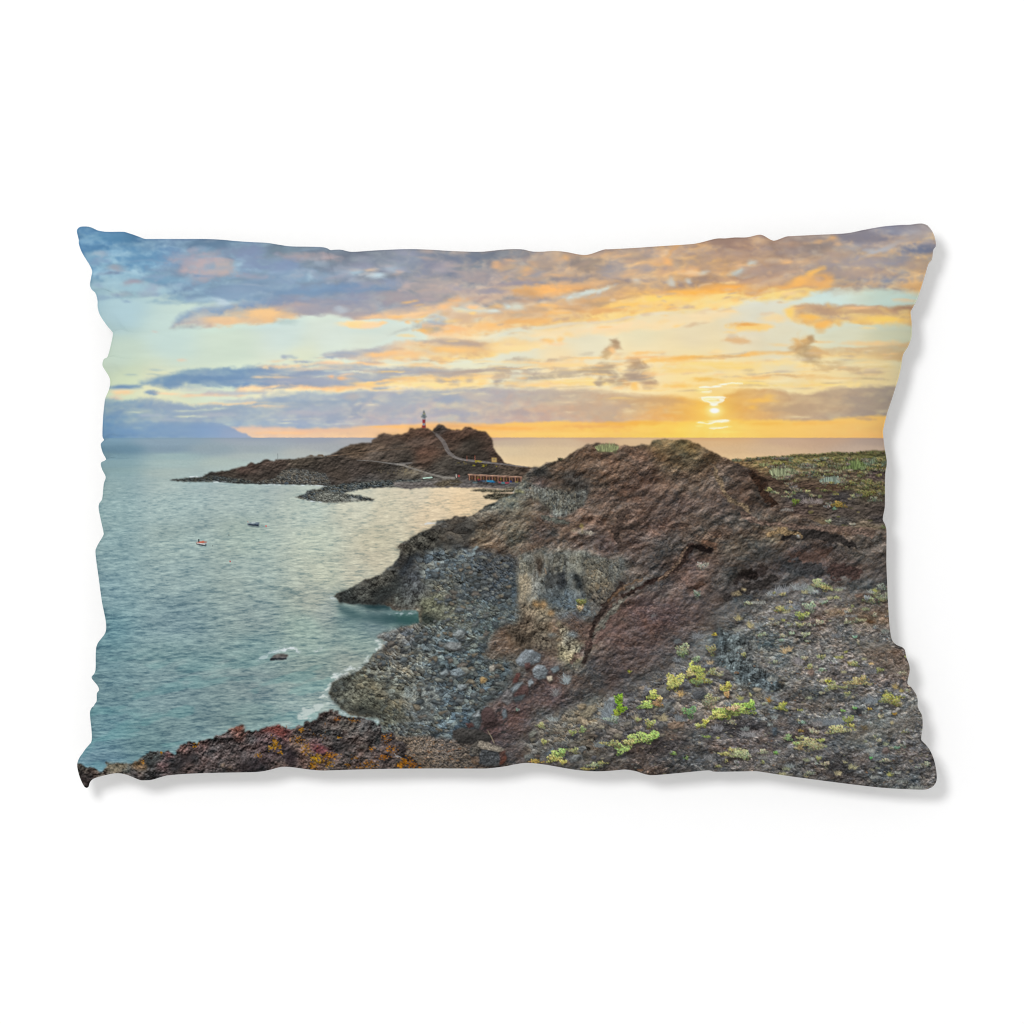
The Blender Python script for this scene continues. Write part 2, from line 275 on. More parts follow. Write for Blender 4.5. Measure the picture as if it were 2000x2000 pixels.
    band([(1440, 690), (1540, 688), (1640, 682), (1720, 676), (1800, 668)], [(1440, 694), (1540, 695), (1640, 700), (1720, 704), (1800, 704)], [(1440, (250, 206, 138)), (1600, (226, 188, 136)), (1700, (216, 184, 142)), (1790, (214, 182, 136))], [(1440, (252, 210, 140)), (1640, (250, 214, 146)), (1790, (206, 176, 130))], .9, 3, 5, 3, .3)
    daub(1700, 672, 60, 4, (246, 206, 150), .7); daub(1606, 668, 24, 3, (244, 206, 150), .7); daub(1515, 673, 24, 3, (246, 216, 164), .6)
    # smoky dark puff, right
    for d in [(1553, 668, 12, 12, (232, 190, 130)), (1572, 664, 12, 10, (228, 186, 126)), (1583, 662, 10, 10, (196, 164, 122)), (1562, 680, 18, 12, (206, 170, 122)), (1575, 690, 18, 14, (196, 168, 126)), (1585, 700, 16, 10, (196, 170, 130)), (1590, 712, 12, 8, (212, 184, 136)), (1600, 690, 20, 8, (228, 190, 136)), (1625, 712, 18, 6, (216, 188, 142)), (1650, 722, 26, 6, (216, 188, 146)), (1600, 722, 20, 7, (226, 196, 146)), (1680, 730, 30, 5, (220, 194, 150))]: daub(*d, .8, .8, 0, .6)
    # low blue-grey bank, left to middle
    band([(215, 757), (255, 750), (300, 738), (360, 731), (400, 724), (450, 718), (520, 715), (560, 719), (640, 712), (700, 716), (760, 720), (830, 720), (900, 722), (1000, 726)],
         [(215, 760), (255, 753), (300, 752), (400, 753), (450, 755), (520, 757), (600, 759), (700, 757), (760, 748), (850, 742), (920, 738), (1000, 732)],
         [(220, (130, 160, 185)), (330, (128, 160, 186)), (480, (126, 156, 186)), (560, (158, 172, 190)), (650, (196, 190, 184)), (720, (168, 178, 190)), (850, (182, 176, 174)), (950, (196, 176, 156))],
         [(220, (128, 156, 182)), (480, (130, 156, 188)), (560, (150, 160, 184)), (700, (168, 172, 184)), (850, (210, 186, 160)), (1000, (224, 192, 148))], .93, 7, 6, 5, .2, 1, .35, .35)
    daub(430, 741, 110, 7, (122, 152, 184), .7); daub(660, 720, 40, 6, (206, 200, 188), .7); daub(650, 734, 50, 4, (196, 198, 196), .55); daub(580, 746, 90, 6, (170, 176, 192), .7); daub(540, 716, 40, 2.5, (238, 206, 172), .7); daub(640, 711, 34, 2.5, (244, 208, 174), .7); daub(600, 730, 60, 5, (150, 164, 188), .6); daub(600, 722, 60, 3, (224, 206, 184), .5)
    daub(240, 757, 32, 6, (134, 160, 184), .85); daub(240, 768, 20, 4, (242, 206, 164), .8); daub(225, 777, 14, 4, (220, 200, 178), .7); daub(296, 769, 13, 5, (140, 164, 188), .85, .6); daub(300, 733, 14, 2, (176, 196, 192), .6); daub(255, 735, 12, 2, (170, 190, 190), .6); daub(360, 706, 14, 2.5, (226, 212, 190), .7); daub(305, 723, 16, 2, (176, 196, 196), .6); daub(302, 648, 8, 2, (212, 208, 200), .7)
    band([(470, 757), (560, 757), (640, 755), (700, 754), (740, 744), (800, 738), (880, 738), (950, 740)], [(470, 764), (560, 765), (640, 765), (700, 763), (760, 759), (880, 760), (950, 760)],
         [(470, (250, 206, 164)), (620, (253, 208, 160)), (740, (254, 206, 146)), (850, (255, 212, 142)), (950, (250, 216, 150))], [(470, (250, 226, 186)), (640, (252, 232, 190)), (950, (252, 230, 176))], .9, 3, 3, 2.5, .25)
    daub(330, 768, 34, 2.5, (244, 214, 178), .7); daub(240, 764, 24, 4, (230, 220, 190), .5); daub(420, 772, 60, 3, (252, 206, 166), .6); daub(390, 762, 40, 3, (196, 200, 198), .5); daub(460, 768, 60, 5, (190, 192, 198), .7); daub(380, 757, 40, 3, (168, 184, 196), .6)
    daub(670, 741, 16, 2.5, (252, 196, 144), .8); daub(648, 738, 7, 2.5, (252, 192, 146), .7); daub(750, 750, 60, 4, (254, 214, 152), .8); daub(830, 752, 80, 5, (255, 226, 166), .7); daub(800, 727, 70, 5, (180, 178, 182), .7)
    # streaky middle
    for d in [(1010, 705, 24, 5, (206, 192, 168)), (1080, 704, 20, 4, (214, 192, 162)), (1050, 712, 60, 5, (252, 212, 154)), (990, 724, 80, 4, (184, 172, 158)), (900, 728, 60, 5, (196, 178, 160)), (1100, 716, 60, 4, (254, 220, 160)), (1110, 728, 80, 5, (202, 184, 158)), (1030, 732, 60, 4, (196, 180, 162)), (930, 738, 50, 4, (252, 212, 152)), (1040, 741, 46, 5, (188, 176, 160)), (1100, 735, 60, 4, (200, 182, 152)), (1120, 746, 70, 5, (255, 218, 144)), (1010, 750, 50, 4, (232, 206, 164)), (1060, 752, 60, 4, (250, 214, 160)), (1160, 752, 40, 4, (255, 222, 150)),
              (1150, 700, 60, 3, (255, 214, 150)), (1000, 715, 50, 3, (226, 222, 194)), (1160, 722, 26, 7, (200, 176, 142)), (974, 748, 13, 11, (182, 170, 160)), (968, 740, 8, 7, (196, 178, 158)), (855, 743, 8, 6, (200, 188, 172)), (880, 748, 14, 5, (206, 192, 172)), (915, 744, 10, 6, (208, 190, 166)), (1250, 700, 60, 3, (250, 200, 140)), (1200, 712, 40, 5, (244, 206, 152)), (1340, 702, 60, 4, (252, 196, 112)), (1440, 695, 60, 3, (252, 198, 118)), (1300, 708, 60, 3, (253, 204, 128)), (1260, 690, 30, 3, (252, 206, 140)), (1210, 705, 30, 3, (236, 226, 196))]: daub(*d, .8, .9, -2, .5)
    for d in [(1198, 670, 7, 6, (186, 160, 128)), (1195, 680, 9, 6, (200, 170, 134)), (1183, 688, 9, 7, (206, 176, 138)), (1190, 690, 6, 7, (250, 206, 150)), (1180, 697, 8, 6, (214, 186, 142)), (1178, 718, 16, 8, (196, 174, 144)), (1190, 735, 14, 9, (190, 170, 146)), (1168, 748, 4, 8, (196, 176, 148)), (1210, 748, 20, 7, (196, 172, 140)), (1240, 714, 13, 8, (206, 172, 132)), (1246, 724, 16, 8, (190, 164, 134)), (1238, 736, 22, 8, (184, 162, 140)), (1262, 740, 20, 9, (184, 162, 140)), (1272, 752, 12, 6, (198, 168, 136)), (1215, 742, 14, 7, (198, 172, 140)), (1225, 752, 10, 6, (226, 186, 136)), (1245, 756, 10, 6, (252, 204, 130))]: daub(d[0], d[1], d[2] * 1.3, d[3] * 1.3, d[4], .85, .8, 0, .45)
    for d in [(1380, 744, 30, 5, (246, 196, 104)), (1330, 755, 30, 5, (252, 204, 118)), (1470, 740, 40, 4, (250, 202, 130)), (1540, 735, 60, 3, (246, 200, 130)), (1640, 740, 70, 3, (244, 204, 140)), (1460, 752, 60, 4, (255, 224, 140)), (1600, 752, 70, 6, (255, 220, 140)), (1400, 715, 90, 7, (255, 220, 136)), (1520, 712, 60, 6, (255, 226, 158)), (1330, 728, 60, 6, (255, 218, 140)), (1700, 740, 40, 3, (200, 184, 148)), (1720, 716, 30, 3, (226, 200, 140))]: daub(*d, .65, .9, 0, .5)
    rg = np.random.default_rng(3)
    for i in range(230):
        px = rg.uniform(480, 1740); py = rg.uniform(690, 768) - (px - 1000) * .012; rx = rg.uniform(5, 26); w_ = px / 1740
        daub(px, py, rx, rg.uniform(1, 2.6), [(255, 222, 160), (255, 208, 146), (200, 184, 160), (232, 204, 164), (214, 194, 166), (250, 232, 188)][rg.integers(6)] if px > 760 else [(236, 206, 172), (168, 178, 192), (190, 190, 194), (250, 218, 176), (150, 168, 190)][rg.integers(5)], rg.uniform(.3, .65), .9, rg.uniform(-6, 3), .5)
    for i in range(150):
        px = rg.uniform(780, 1560); py = 640 - (px - 800) * .09 + rg.normal(0, 22)
        daub(px, py, rg.uniform(5, 20), rg.uniform(1.5, 4), [(255, 216, 150), (255, 200, 126), (220, 188, 150), (236, 208, 172), (206, 184, 160)][rg.integers(5)], rg.uniform(.25, .6), .9, rg.uniform(-14, 0), .6)
    for i in range(120):
        px = rg.uniform(960, 1640); py = 530 - (px - 1000) * .03 + rg.normal(0, 26)
        daub(px, py, rg.uniform(5, 22), rg.uniform(2, 6), [(232, 186, 138), (214, 176, 144), (176, 156, 148), (190, 164, 146), (224, 184, 146)][rg.integers(5)], rg.uniform(.2, .5), .95, rg.uniform(-16, 2), .6)
    for i in range(110):
        px = rg.uniform(190, 900); py = 530 + (px - 500) * .02 + rg.normal(0, 34)
        if px < 420 and py > 590: continue
        daub(px, py, rg.uniform(8, 30), rg.uniform(2, 7), [(150, 172, 196), (130, 154, 184), (164, 178, 194), (170, 166, 178), (140, 166, 190)][rg.integers(5)] if px < 680 else [(186, 174, 176), (160, 162, 178), (200, 178, 168)][rg.integers(3)], rg.uniform(.2, .5), .95, rg.uniform(-8, 6), .6)
    for i in range(90):
        px = rg.uniform(760, 1730); py = rg.uniform(700, 766)
        daub(px, py, rg.uniform(12, 46), rg.uniform(.7, 1.3), [(255, 240, 194), (255, 214, 140), (190, 174, 156), (255, 230, 170)][rg.integers(4)], rg.uniform(.35, .7), .8, rg.uniform(-4, 2), .35)
    # low grey deck above the horizon
    band([(140, 783), (220, 785), (300, 784), (400, 790), (500, 788), (540, 772), (600, 768), (700, 766), (850, 763), (1000, 760), (1100, 762), (1180, 770), (1260, 775), (1330, 778), (1376, 786), (1420, 770), (1440, 764), (1490, 762), (1540, 772), (1570, 774), (1620, 764), (1680, 758), (1840, 752)],
         [(140, 866), (480, 848), (560, 846), (680, 848), (760, 844), (860, 836), (960, 836), (1060, 834), (1160, 836), (1250, 834), (1340, 832), (1450, 830), (1540, 830), (1620, 828), (1720, 820), (1840, 818)],
         [(200, (120, 150, 178)), (300, (150, 170, 190)), (420, (158, 172, 190)), (520, (160, 176, 192)), (680, (172, 180, 192)), (850, (174, 178, 186)), (980, (184, 176, 176)), (1100, (196, 178, 160)), (1220, (206, 178, 146)), (1300, (226, 180, 124)), (1370, (248, 190, 96)), (1430, (226, 176, 112)), (1540, (204, 172, 136)), (1650, (188, 166, 142)), (1730, (166, 152, 140))],
         [(200, (104, 144, 182)), (300, (132, 162, 192)), (450, (156, 174, 196)), (600, (166, 176, 196)), (750, (190, 178, 184)), (850, (190, 176, 180)), (1000, (204, 176, 162)), (1150, (214, 174, 142)), (1250, (234, 178, 118)), (1370, (250, 180, 84)), (1450, (232, 176, 110)), (1550, (204, 170, 136)), (1730, (178, 158, 140))], .95, 8, 7, 5, .22, 1, .42, .12)
    for d in [(560, 780, 50, 6, (166, 180, 194)), (480, 782, 40, 4, (184, 190, 198)), (460, 788, 70, 2, (246, 212, 172)), (520, 796, 30, 2.5, (240, 212, 178)), (640, 785, 100, 5, (160, 174, 190)), (690, 777, 16, 7, (192, 186, 184)), (880, 782, 40, 9, (166, 174, 188)), (930, 778, 26, 6, (202, 190, 178), .8), (915, 772, 20, 5, (200, 188, 178)), (1085, 790, 20, 4, (214, 190, 162)), (1098, 786, 10, 4, (216, 194, 166)), (740, 800, 60, 10, (176, 178, 188)), (300, 812, 30, 3, (172, 186, 200)), (330, 820, 40, 3, (168, 182, 196)), (430, 810, 30, 5, (176, 184, 196)), (600, 808, 60, 5, (186, 186, 194)), (650, 815, 40, 10, (160, 170, 188)), (700, 808, 20, 12, (158, 168, 186)), (1220, 781, 30, 1.6, (246, 210, 142)), (1290, 786, 60, 6, (214, 176, 132)), (1180, 800, 60, 10, (202, 176, 152)), (860, 812, 60, 8, (176, 174, 184)), (1000, 808, 60, 8, (188, 172, 168)), (1480, 785, 26, 6, (252, 202, 110)), (1470, 798, 12, 4, (254, 200, 100)), (1560, 800, 80, 8, (196, 168, 138)), (1440, 780, 24, 4, (236, 190, 120)), (1690, 790, 40, 14, (176, 158, 142)), (1500, 776, 12, 4, (244, 200, 120))]: daub(*d[:5], .65, .9, 0, .5)
    # bright strip over the horizon
    band([(430, 838), (520, 834), (600, 838), (680, 838), (760, 832), (830, 828), (920, 830), (1010, 828), (1080, 825), (1200, 828), (1300, 826), (1400, 822), (1500, 822), (1620, 822), (1700, 812), (1840, 808)], [(430, 862), (1840, 862)],
         [(440, (222, 196, 182)), (560, (228, 196, 174)), (700, (238, 198, 162)), (830, (246, 196, 140)), (960, (252, 196, 122)), (1080, (253, 202, 112)), (1200, (250, 192, 104)), (1330, (255, 210, 98)), (1450, (255, 208, 108)), (1600, (253, 206, 118)), (1720, (246, 198, 116))],
         [(440, (240, 205, 172)), (560, (252, 214, 172)), (700, (253, 208, 164)), (850, (255, 200, 126)), (1000, (255, 206, 118)), (1200, (255, 214, 110)), (1330, (255, 220, 100)), (1400, (255, 228, 122)), (1500, (255, 208, 108)), (1600, (255, 204, 116)), (1720, (248, 190, 114))], .97, 4, 4, 2.5, .04)
    for d in [(760, 834, 60, 2.5, (252, 196, 128)), (900, 834, 60, 3, (232, 182, 130)), (1150, 833, 60, 3, (240, 184, 112)), (1000, 838, 80, 3, (255, 190, 104)), (1250, 828, 70, 4, (250, 190, 92)), (1080, 848, 120, 3, (255, 212, 120)), (560, 846, 60, 3, (252, 204, 158)), (640, 842, 60, 3, (236, 196, 168)), (1500, 828, 60, 3, (250, 194, 98)), (1620, 826, 60, 4, (250, 196, 110)), (1690, 818, 24, 2.5, (206, 172, 134)), (1000, 830, 40, 2, (255, 204, 112))]: daub(*d, .7, .9, 0, .5)
    s = win(140, 425, 1840, HZ); IMG[s] = blur(IMG[s], 1.3) * F(.85) + IMG[s] * F(.15)
    big = blur(IMG[s], 9.0); IMG[s] = np.clip(IMG[s] + (IMG[s] - big) * F(.38), 0, 1)
    # sun glow and the sun behind its streaks of cloud
    s = win(1150, 640, 1650, HZ + 1); X, Y = XX[s], YY[s]
    g = np.exp(-((X - 1393) ** 2 / 95 ** 2 + (Y - 805) ** 2 / 46 ** 2)); put(s, g * F(.42), C((255, 190, 74)))
    g = np.exp(-((X - 1393) ** 2 / 34 ** 2 + (Y - 806) ** 2 / 30 ** 2)); put(s, g * F(.7), C((255, 222, 112)))
    g = np.exp(-((X - 1393) ** 2 / 13 ** 2 + (Y - 804) ** 2 / 10 ** 2)); put(s, g * F(.85), C((255, 246, 190)))
    g = np.exp(-((X - 1393) ** 2 / 80 ** 2 + (Y - 836) ** 2 / 14 ** 2)); put(s, g * F(.5), C((255, 232, 128)))
    ray = np.cos(np.arctan2(Y - 800, X - 1393) * 11) * np.exp(-np.hypot(X - 1393, Y - 830) / 60) * (Y > 822)
    put(s, np.clip(ray, 0, 1) * F(.22), C((255, 238, 150)))
    W = (255, 254, 234)
    for d in [(1393, 803, 17, 11, (255, 236, 140), .6, 1), (1392, 777.5, 23, 2.6, W, .95, .6), (1376, 781, 7, 2.5, W, .8, .6), (1407, 782, 6, 3, W, .8, .6), (1392, 786, 14, 3, W, .85, .7), (1392, 791, 7, 3, W, .95, .6), (1385, 782, 16, 5, (255, 240, 160), .8, .8),
              (1376, 757, 11, 2, W, .9, .7), (1398, 756, 10, 1.8, W, .85, .7), (1412, 752, 10, 1.6, W, .8, .7), (1430, 751, 16, 2.2, (255, 242, 180), .8, .8), (1374, 762, 10, 2, (255, 246, 190), .8, .7), (1378, 767, 10, 2, W, .75, .7), (1372, 764, 14, 7, (255, 236, 150), .6, 1),
              (1402, 824, 18, 2.6, W, .9, .7), (1412, 822, 12, 2, W, .8, .7), (1366, 826, 8, 2.2, (255, 248, 180), .8, .7), (1385, 828, 5, 1.6, W, .8, .6), (1399, 836, 14, 2, (255, 248, 190), .8, .7), (1364, 833, 8, 2, (255, 240, 150), .7, .8), (1420, 834, 10, 2, (255, 240, 150), .7, .8), (1390, 829, 34, 8, (255, 232, 130), .5, 1), (1420, 844, 30, 3, (255, 236, 130), .5, 1)]:
        daub(d[0], d[1], d[2], d[3], d[4], d[5], d[6], 0, .22)
    for p in ([(1368, 777.5, .8), (1415, 777, .9), (1411, 784, .8), (1400, 788, .8), (1393, 792, 1.6), (1384, 787, .8), (1372, 783, .7), (1368, 778, .7)], [(1376, 781.5, .5), (1410, 781, .5)], [(1366, 758, .7), (1388, 757.5, 1.0), (1400, 756, .9), (1408, 752, .9), (1424, 750.5, .8), (1446, 752, .4)], [(1370, 766, .6), (1388, 764.5, .7)], [(1362, 826, .7), (1380, 829, .7), (1398, 824, 1.5), (1420, 822.5, .8)], [(1384, 838, .6), (1404, 837, 1.0), (1420, 834, .5)]):
        q_, m_ = stroke(p, 1.6, .8, 7); put(q_, m_ * F(.9), C((255, 255, 238)))
    daub(1393.5, 803, 8.5, 4.6, (255, 255, 252), 1, .35, 0, .08)
    # far island at the left horizon
    sl2, m = poly([(130, 826), (380, 824), (430, 828), (444, 831), (462, 839.5), (476, 847), (484, 847.5), (488, 851), (499, 857), (499, 860), (130, 860)], 0.8, 8, 1.2)
    m = m * ss(815, 835, YY[sl2]) * (0.55 + 0.4 * ss(250, 440, XX[sl2]))
    put(sl2, m, ramp(XX[sl2], [(190, (98, 138, 176)), (260, (118, 152, 188)), (400, (134, 162, 196)), (500, (156, 170, 196))]))
    # wisps: pull the whole sky about a little, and mottle it
    n = fbm(x, y, 46, 15, 3, 77, 0.45); k = fbm(x, y, 46, 15, 3, 99, 0.45)
    amp = F(2.2) * (1 - ss(800, 850, y)) * (1 - np.exp(-((x - 1393) ** 2 / 60 ** 2 + (y - 795) ** 2 / 60 ** 2)))
    yy = np.clip(np.round(y + n * amp - PY0), 0, PH - 1).astype(int); xi = np.clip(np.round(x + k * amp * 2 - PX0), 0, PW - 1).astype(int)
    IMG[sl] = IMG[yy, xi]
    IMG[sl] *= (1 + 0.010 * fbm(x, y, 60, 12, 4, 55))[..., None]
def sea():
    sl = win(140, HZ - 0.5, 1840, 1552)
    x, y = XX[sl], YY[sl]
    col = cfield(sl, [
        (200, 860, 124, 160, 180), (200, 880, 100, 140, 164), (220, 905, 132, 166, 176), (220, 950, 146, 176, 178), (220, 1010, 140, 170, 172), (220, 1080, 136, 168, 172), (200, 1150, 126, 160, 168), (200, 1240, 96, 142, 154), (190, 1330, 108, 152, 162), (190, 1420, 100, 150, 162), (190, 1490, 100, 148, 168),
        (340, 862, 142, 166, 180), (340, 880, 126, 154, 172), (330, 905, 160, 186, 186), (330, 940, 168, 188, 184), (340, 990, 160, 184, 182), (340, 1060, 158, 182, 178), (340, 1130, 150, 176, 176), (340, 1200, 124, 156, 164), (340, 1280, 126, 162, 166), (340, 1350, 118, 156, 164), (340, 1420, 112, 152, 158), (300, 1450, 100, 146, 154),
        (500, 862, 160, 172, 182), (520, 885, 160, 176, 180), (480, 900, 172, 186, 182), (480, 970, 166, 186, 182), (480, 1050, 164, 184, 174), (480, 1120, 158, 178, 172), (500, 1200, 142, 164, 162), (500, 1270, 126, 160, 160), (500, 1340, 134, 162, 164), (500, 1400, 122, 160, 160), (580, 1390, 140, 170, 168),
        (620, 862, 170, 172, 180), (600, 1000, 182, 196, 184), (620, 1060, 184, 194, 176), (640, 1120, 182, 188, 168), (620, 1170, 170, 178, 164), (640, 1190, 150, 164, 158), (600, 1230, 144, 170, 160), (620, 1290, 142, 168, 160), (600, 1340, 138, 166, 162),
        (700, 866, 176, 172, 176), (700, 990, 204, 204, 182), (760, 1000, 212, 204, 176), (740, 1060, 200, 194, 166), (700, 1120, 190, 188, 166), (740, 1090, 198, 190, 164), (820, 960, 216, 204, 176), (860, 975, 230, 206, 168), (900, 985, 236, 206, 162), (850, 1010, 226, 204, 168), (940, 965, 226, 200, 160),
        (700, 1260, 140, 166, 158), (680, 1210, 118, 146, 144), (740, 1210, 116, 140, 142), (790, 1205, 108, 140, 136), (690, 1290, 156, 172, 162), (640, 1370, 142, 166, 160),
        (1000, 862, 202, 176, 152), (1000, 880, 222, 194, 158), (1050, 880, 224, 196, 156), (1020, 905, 232, 202, 156), (1150, 862, 212, 178, 142), (1240, 866, 226, 188, 142), (1380, 862, 232, 190, 134), (1400, 880, 226, 182, 130), (1480, 875, 218, 178, 138), (1600, 865, 208, 174, 144), (1600, 882, 218, 184, 148), (1720, 865, 188, 164, 146), (1720, 878, 196, 170, 150)], 1.8, 150)
    s = win(140, HZ - 0.5, 1840, 960); q = (slice(0, s[0].stop - s[0].start), s[1])
    far = cfield(s, [(200, 857, 126, 162, 184), (330, 857, 140, 166, 184), (500, 857, 150, 164, 182), (620, 857, 156, 164, 178), (720, 857, 160, 164, 174),
        (200, 864, 118, 156, 178), (320, 864, 138, 164, 182), (500, 864, 160, 172, 182), (700, 864, 172, 174, 178), (180, 878, 102, 142, 164), (240, 878, 106, 144, 166), (330, 878, 130, 156, 174), (420, 878, 146, 166, 176), (500, 878, 158, 172, 178), (640, 876, 168, 174, 178), (210, 892, 124, 160, 174), (340, 892, 154, 182, 184), (500, 892, 172, 186, 184), (600, 886, 178, 184, 180),
        (220, 905, 134, 168, 176), (340, 905, 164, 188, 186), (440, 905, 172, 190, 184), (220, 925, 142, 174, 176), (340, 925, 170, 188, 182), (220, 950, 146, 176, 178), (330, 950, 162, 184, 182), (500, 955, 150, 176, 178), (620, 955, 176, 190, 182), (760, 960, 206, 202, 180), (850, 957, 214, 202, 178), (900, 960, 224, 202, 166),
        (970, 857, 196, 166, 148), (1150, 857, 212, 172, 136), (1390, 857, 226, 174, 118), (1600, 857, 206, 168, 138), (1740, 857, 182, 156, 142),
        (980, 864, 206, 182, 154), (1100, 864, 216, 186, 150), (1250, 864, 228, 190, 142), (1390, 864, 230, 186, 132), (1550, 864, 212, 174, 140), (1720, 864, 190, 164, 146),
        (980, 880, 226, 200, 158), (1080, 880, 228, 198, 154), (1420, 880, 228, 188, 138), (1500, 880, 222, 186, 144), (1700, 878, 204, 176, 152), (1020, 904, 234, 204, 156), (1440, 894, 232, 194, 142)], 2.0, 150, 5.0)
    k = (1 - ss(905, 955, YY[s]))[..., None]; col[q] = far * k + col[q] * (1 - k)
    lum = col.mean(-1, keepdims=True); col = lum + (col - lum) * (F(.84) - F(.16) * ss(1150, 1380, y))[..., None]
    # ripples: long thin wavelets that grow towards the near water
    d = y - F(HZ) + 10; v = F(60) * np.log(d); u = (x - 700) / d * F(120)
    near = ss(930, 1230, y)
    def ridge(n): return (F(.5) - np.abs(n)) * F(2)
    a = fbm(x, y, 10, 2.0, 3, 81, .6, -2); b = fbm(x, y, 24, 3.4, 4, 51, .62, -5); c = fbm(x, y, 19, 3.0, 4, 111, .62, 4); e = fbm(x, y, 52, 8, 4, 71, .6, -7)
    far = fbm(x, y, 44, 1.6, 3, 91, .6)
    ripple = far * F(.22) * (1 - ss(900, 1000, y)) + a * F(.42) * ss(880, 980, y) * (1 - F(.55) * near) + (b * F(.42) + c * F(.30)) * near + e * F(.22) * near + a * F(.22) * near
    w = ss(858, 1010, y) * F(.75) + F(.25)
    wl = w * (1 - F(.6) * ss(930, 990, x))
    dark = np.clip(ripple * wl - F(.05), 0, .8); light = np.clip(-ripple * wl - F(.05), 0, .6)
    col = col * (1 - F(.30) * dark[..., None] * np.array([1.2, .92, .74], F)) + light[..., None] * F(.16) * C((240, 234, 200))
    big = fbm(x, y, 220, 60, 3, 101, .5, -8) * ss(900, 1000, y)
    col = col * (1 + F(.045) * big[..., None])
    # teal shallows near the shore
    teal = ss(.0, .7, fbm(x, y, 90, 26, 4, 131, .55, -10)) * ss(1240, 1330, y) * F(.20)
    col = col * (1 - teal[..., None]) + teal[..., None] * C((92, 160, 160))
    IMG[sl] = col
    # crisp horizon
    s = win(140, HZ - 1, 1840, HZ + 1.5); put(s, F(.35) * np.ones(YY[s].shape, F), ramp(XX[s], [(200, (110, 148, 172)), (700, (160, 160, 172)), (1000, (190, 160, 140)), (1400, (214, 170, 120)), (1720, (180, 150, 136))]))
    # shadow of the cliff on the water and the dark green cove under it
    q, m = poly([(660, 1172), (690, 1192), (720, 1200), (760, 1196), (830, 1206), (830, 1222), (790, 1222), (740, 1216), (690, 1206), (664, 1190)], 3, 14, 5); put(q, m * F(.85), C((50, 80, 84)))
    q, m = poly([(690, 1176), (760, 1180), (770, 1188), (730, 1192)], 2, 10, 3); put(q, m * F(.95), C((36, 60, 64)))
    q, m = poly([(770, 1190), (825, 1196), (825, 1220), (780, 1214)], 2, 10, 4); put(q, m * F(.6), C((50, 86, 82)))
    q, m = poly([(664, 1178), (690, 1196), (760, 1224), (740, 1246), (700, 1230), (668, 1200)], 3, 14, 12); put(q, m * F(.4), C((110, 136, 140)))
    # foam along the rocks
    fo = ss(-.15, .55, fbm(XX, YY, 16, 6, 4, 161, .6, -12))
    for p, k, c_ in [([(735, 1250, 3), (752, 1258, 7), (730, 1284, 8), (708, 1308, 9), (684, 1322, 10), (655, 1332, 9), (640, 1345, 9), (634, 1362, 7)], .75, (206, 216, 212)),
                 ([(690, 1306, 6), (670, 1324, 10), (655, 1322, 8)], .7, (216, 224, 222)), ([(760, 1194, 3), (785, 1196, 6), (815, 1194, 5)], .6, (170, 186, 190)), ([(590, 1400, 8), (620, 1390, 10), (650, 1378, 8), (600, 1384, 7)], .65, (200, 212, 208)),
                 ([(585, 1418, 5), (605, 1405, 6), (622, 1400, 6)], .6, (206, 214, 210)), ([(664, 1388, 5), (684, 1398, 6), (715, 1400, 6), (742, 1404, 5), (738, 1416, 5)], .85, (188, 204, 206)), ([(742, 1412, 4), (750, 1425, 4), (756, 1434, 3)], .9, (190, 206, 210)),
                 ([(540, 1272, 3), (560, 1265, 6), (585, 1270, 3)], .8, (208, 218, 220)), ([(505, 1288, 3), (520, 1280, 5), (545, 1270, 4)], .6, (180, 198, 200)), ([(618, 1272, 3), (628, 1268, 5)], .6, (200, 210, 208)), ([(648, 1166, 3), (658, 1172, 3)], .7, (190, 200, 200)), ([(660, 1375, 6), (650, 1362, 6)], .6, (170, 184, 184)),
                 ([(820, 1024, 2), (842, 1022, 3), (852, 1020, 2)], .7, (214, 216, 214)), ([(836, 1036, 1), (850, 1030, 2)], .5, (220, 214, 200)), ([(850, 1250, 2)] * 2, .0, (0, 0, 0))]:
        q, m = stroke(p, 5, 3, 9); put(q, np.clip(m * (fo[q] * F(k) * F(1.1) + F(.12)), 0, 1), C(c_))
    # small rock awash
    q, m = poly([(529, 1289), (534, 1282), (540, 1276.5), (556, 1275), (566, 1277), (562, 1284), (548, 1288), (540, 1287)], 1.0, 5, .8)
    put(q, m, C((112, 110, 108)) * (1 + .25 * fbm(XX[q], YY[q], 8, 4, 3, 3))[..., None]); q, m = poly([(529, 1289), (531, 1284), (562, 1282.5), (560, 1287), (540, 1287.5)], .8, 4, .7); put(q, m, C((44, 50, 56)))
    # the moored boats and buoys
    def boat(cx, cy, w, hull, deck, inner):
        q, m = poly([(cx - w, cy + 3), (cx + w, cy + 3.5), (cx + w * .9, cy + 6.5), (cx - w * .6, cy + 5)], .8, 6, 1.2); put(q, m * F(.75), C((48, 62, 74)))
        q, m = poly([(cx - w, cy - 1), (cx + w * .98, cy - 2.6), (cx + w * .82, cy + 3.6), (cx, cy + 3.2), (cx - w * .97, cy + 2)], .2, 6, .6); put(q, m, C(hull))
        q, m = poly([(cx - w, cy - 1.4), (cx + w, cy - 3), (cx + w * .9, cy - .4), (cx - w * .9, cy + .8)], .2, 6, .6); put(q, m, C(deck))
        q, m = poly([(cx - w * .6, cy - 2.6), (cx + w * .5, cy - 3.4), (cx + w * .4, cy - 1.4), (cx - w * .5, cy - .8)], .2, 6, .6); put(q, m, C(inner))
    boat(396.5, 1060, 10.5, (150, 158, 166), (176, 116, 96), (206, 92, 66)); q, m = stroke([(387, 1062, 1), (400, 1064.5, 1), (405, 1064, 1)], .8); put(q, m, C((40, 48, 60))); q, m = stroke([(391, 1058, 1), (391, 1053.5, 1.2)], .7); put(q, m, C((56, 62, 70))); q, m = stroke([(387.5, 1060.4, .6), (403, 1062.6, .7)], .7); put(q, m, C((214, 218, 214)))
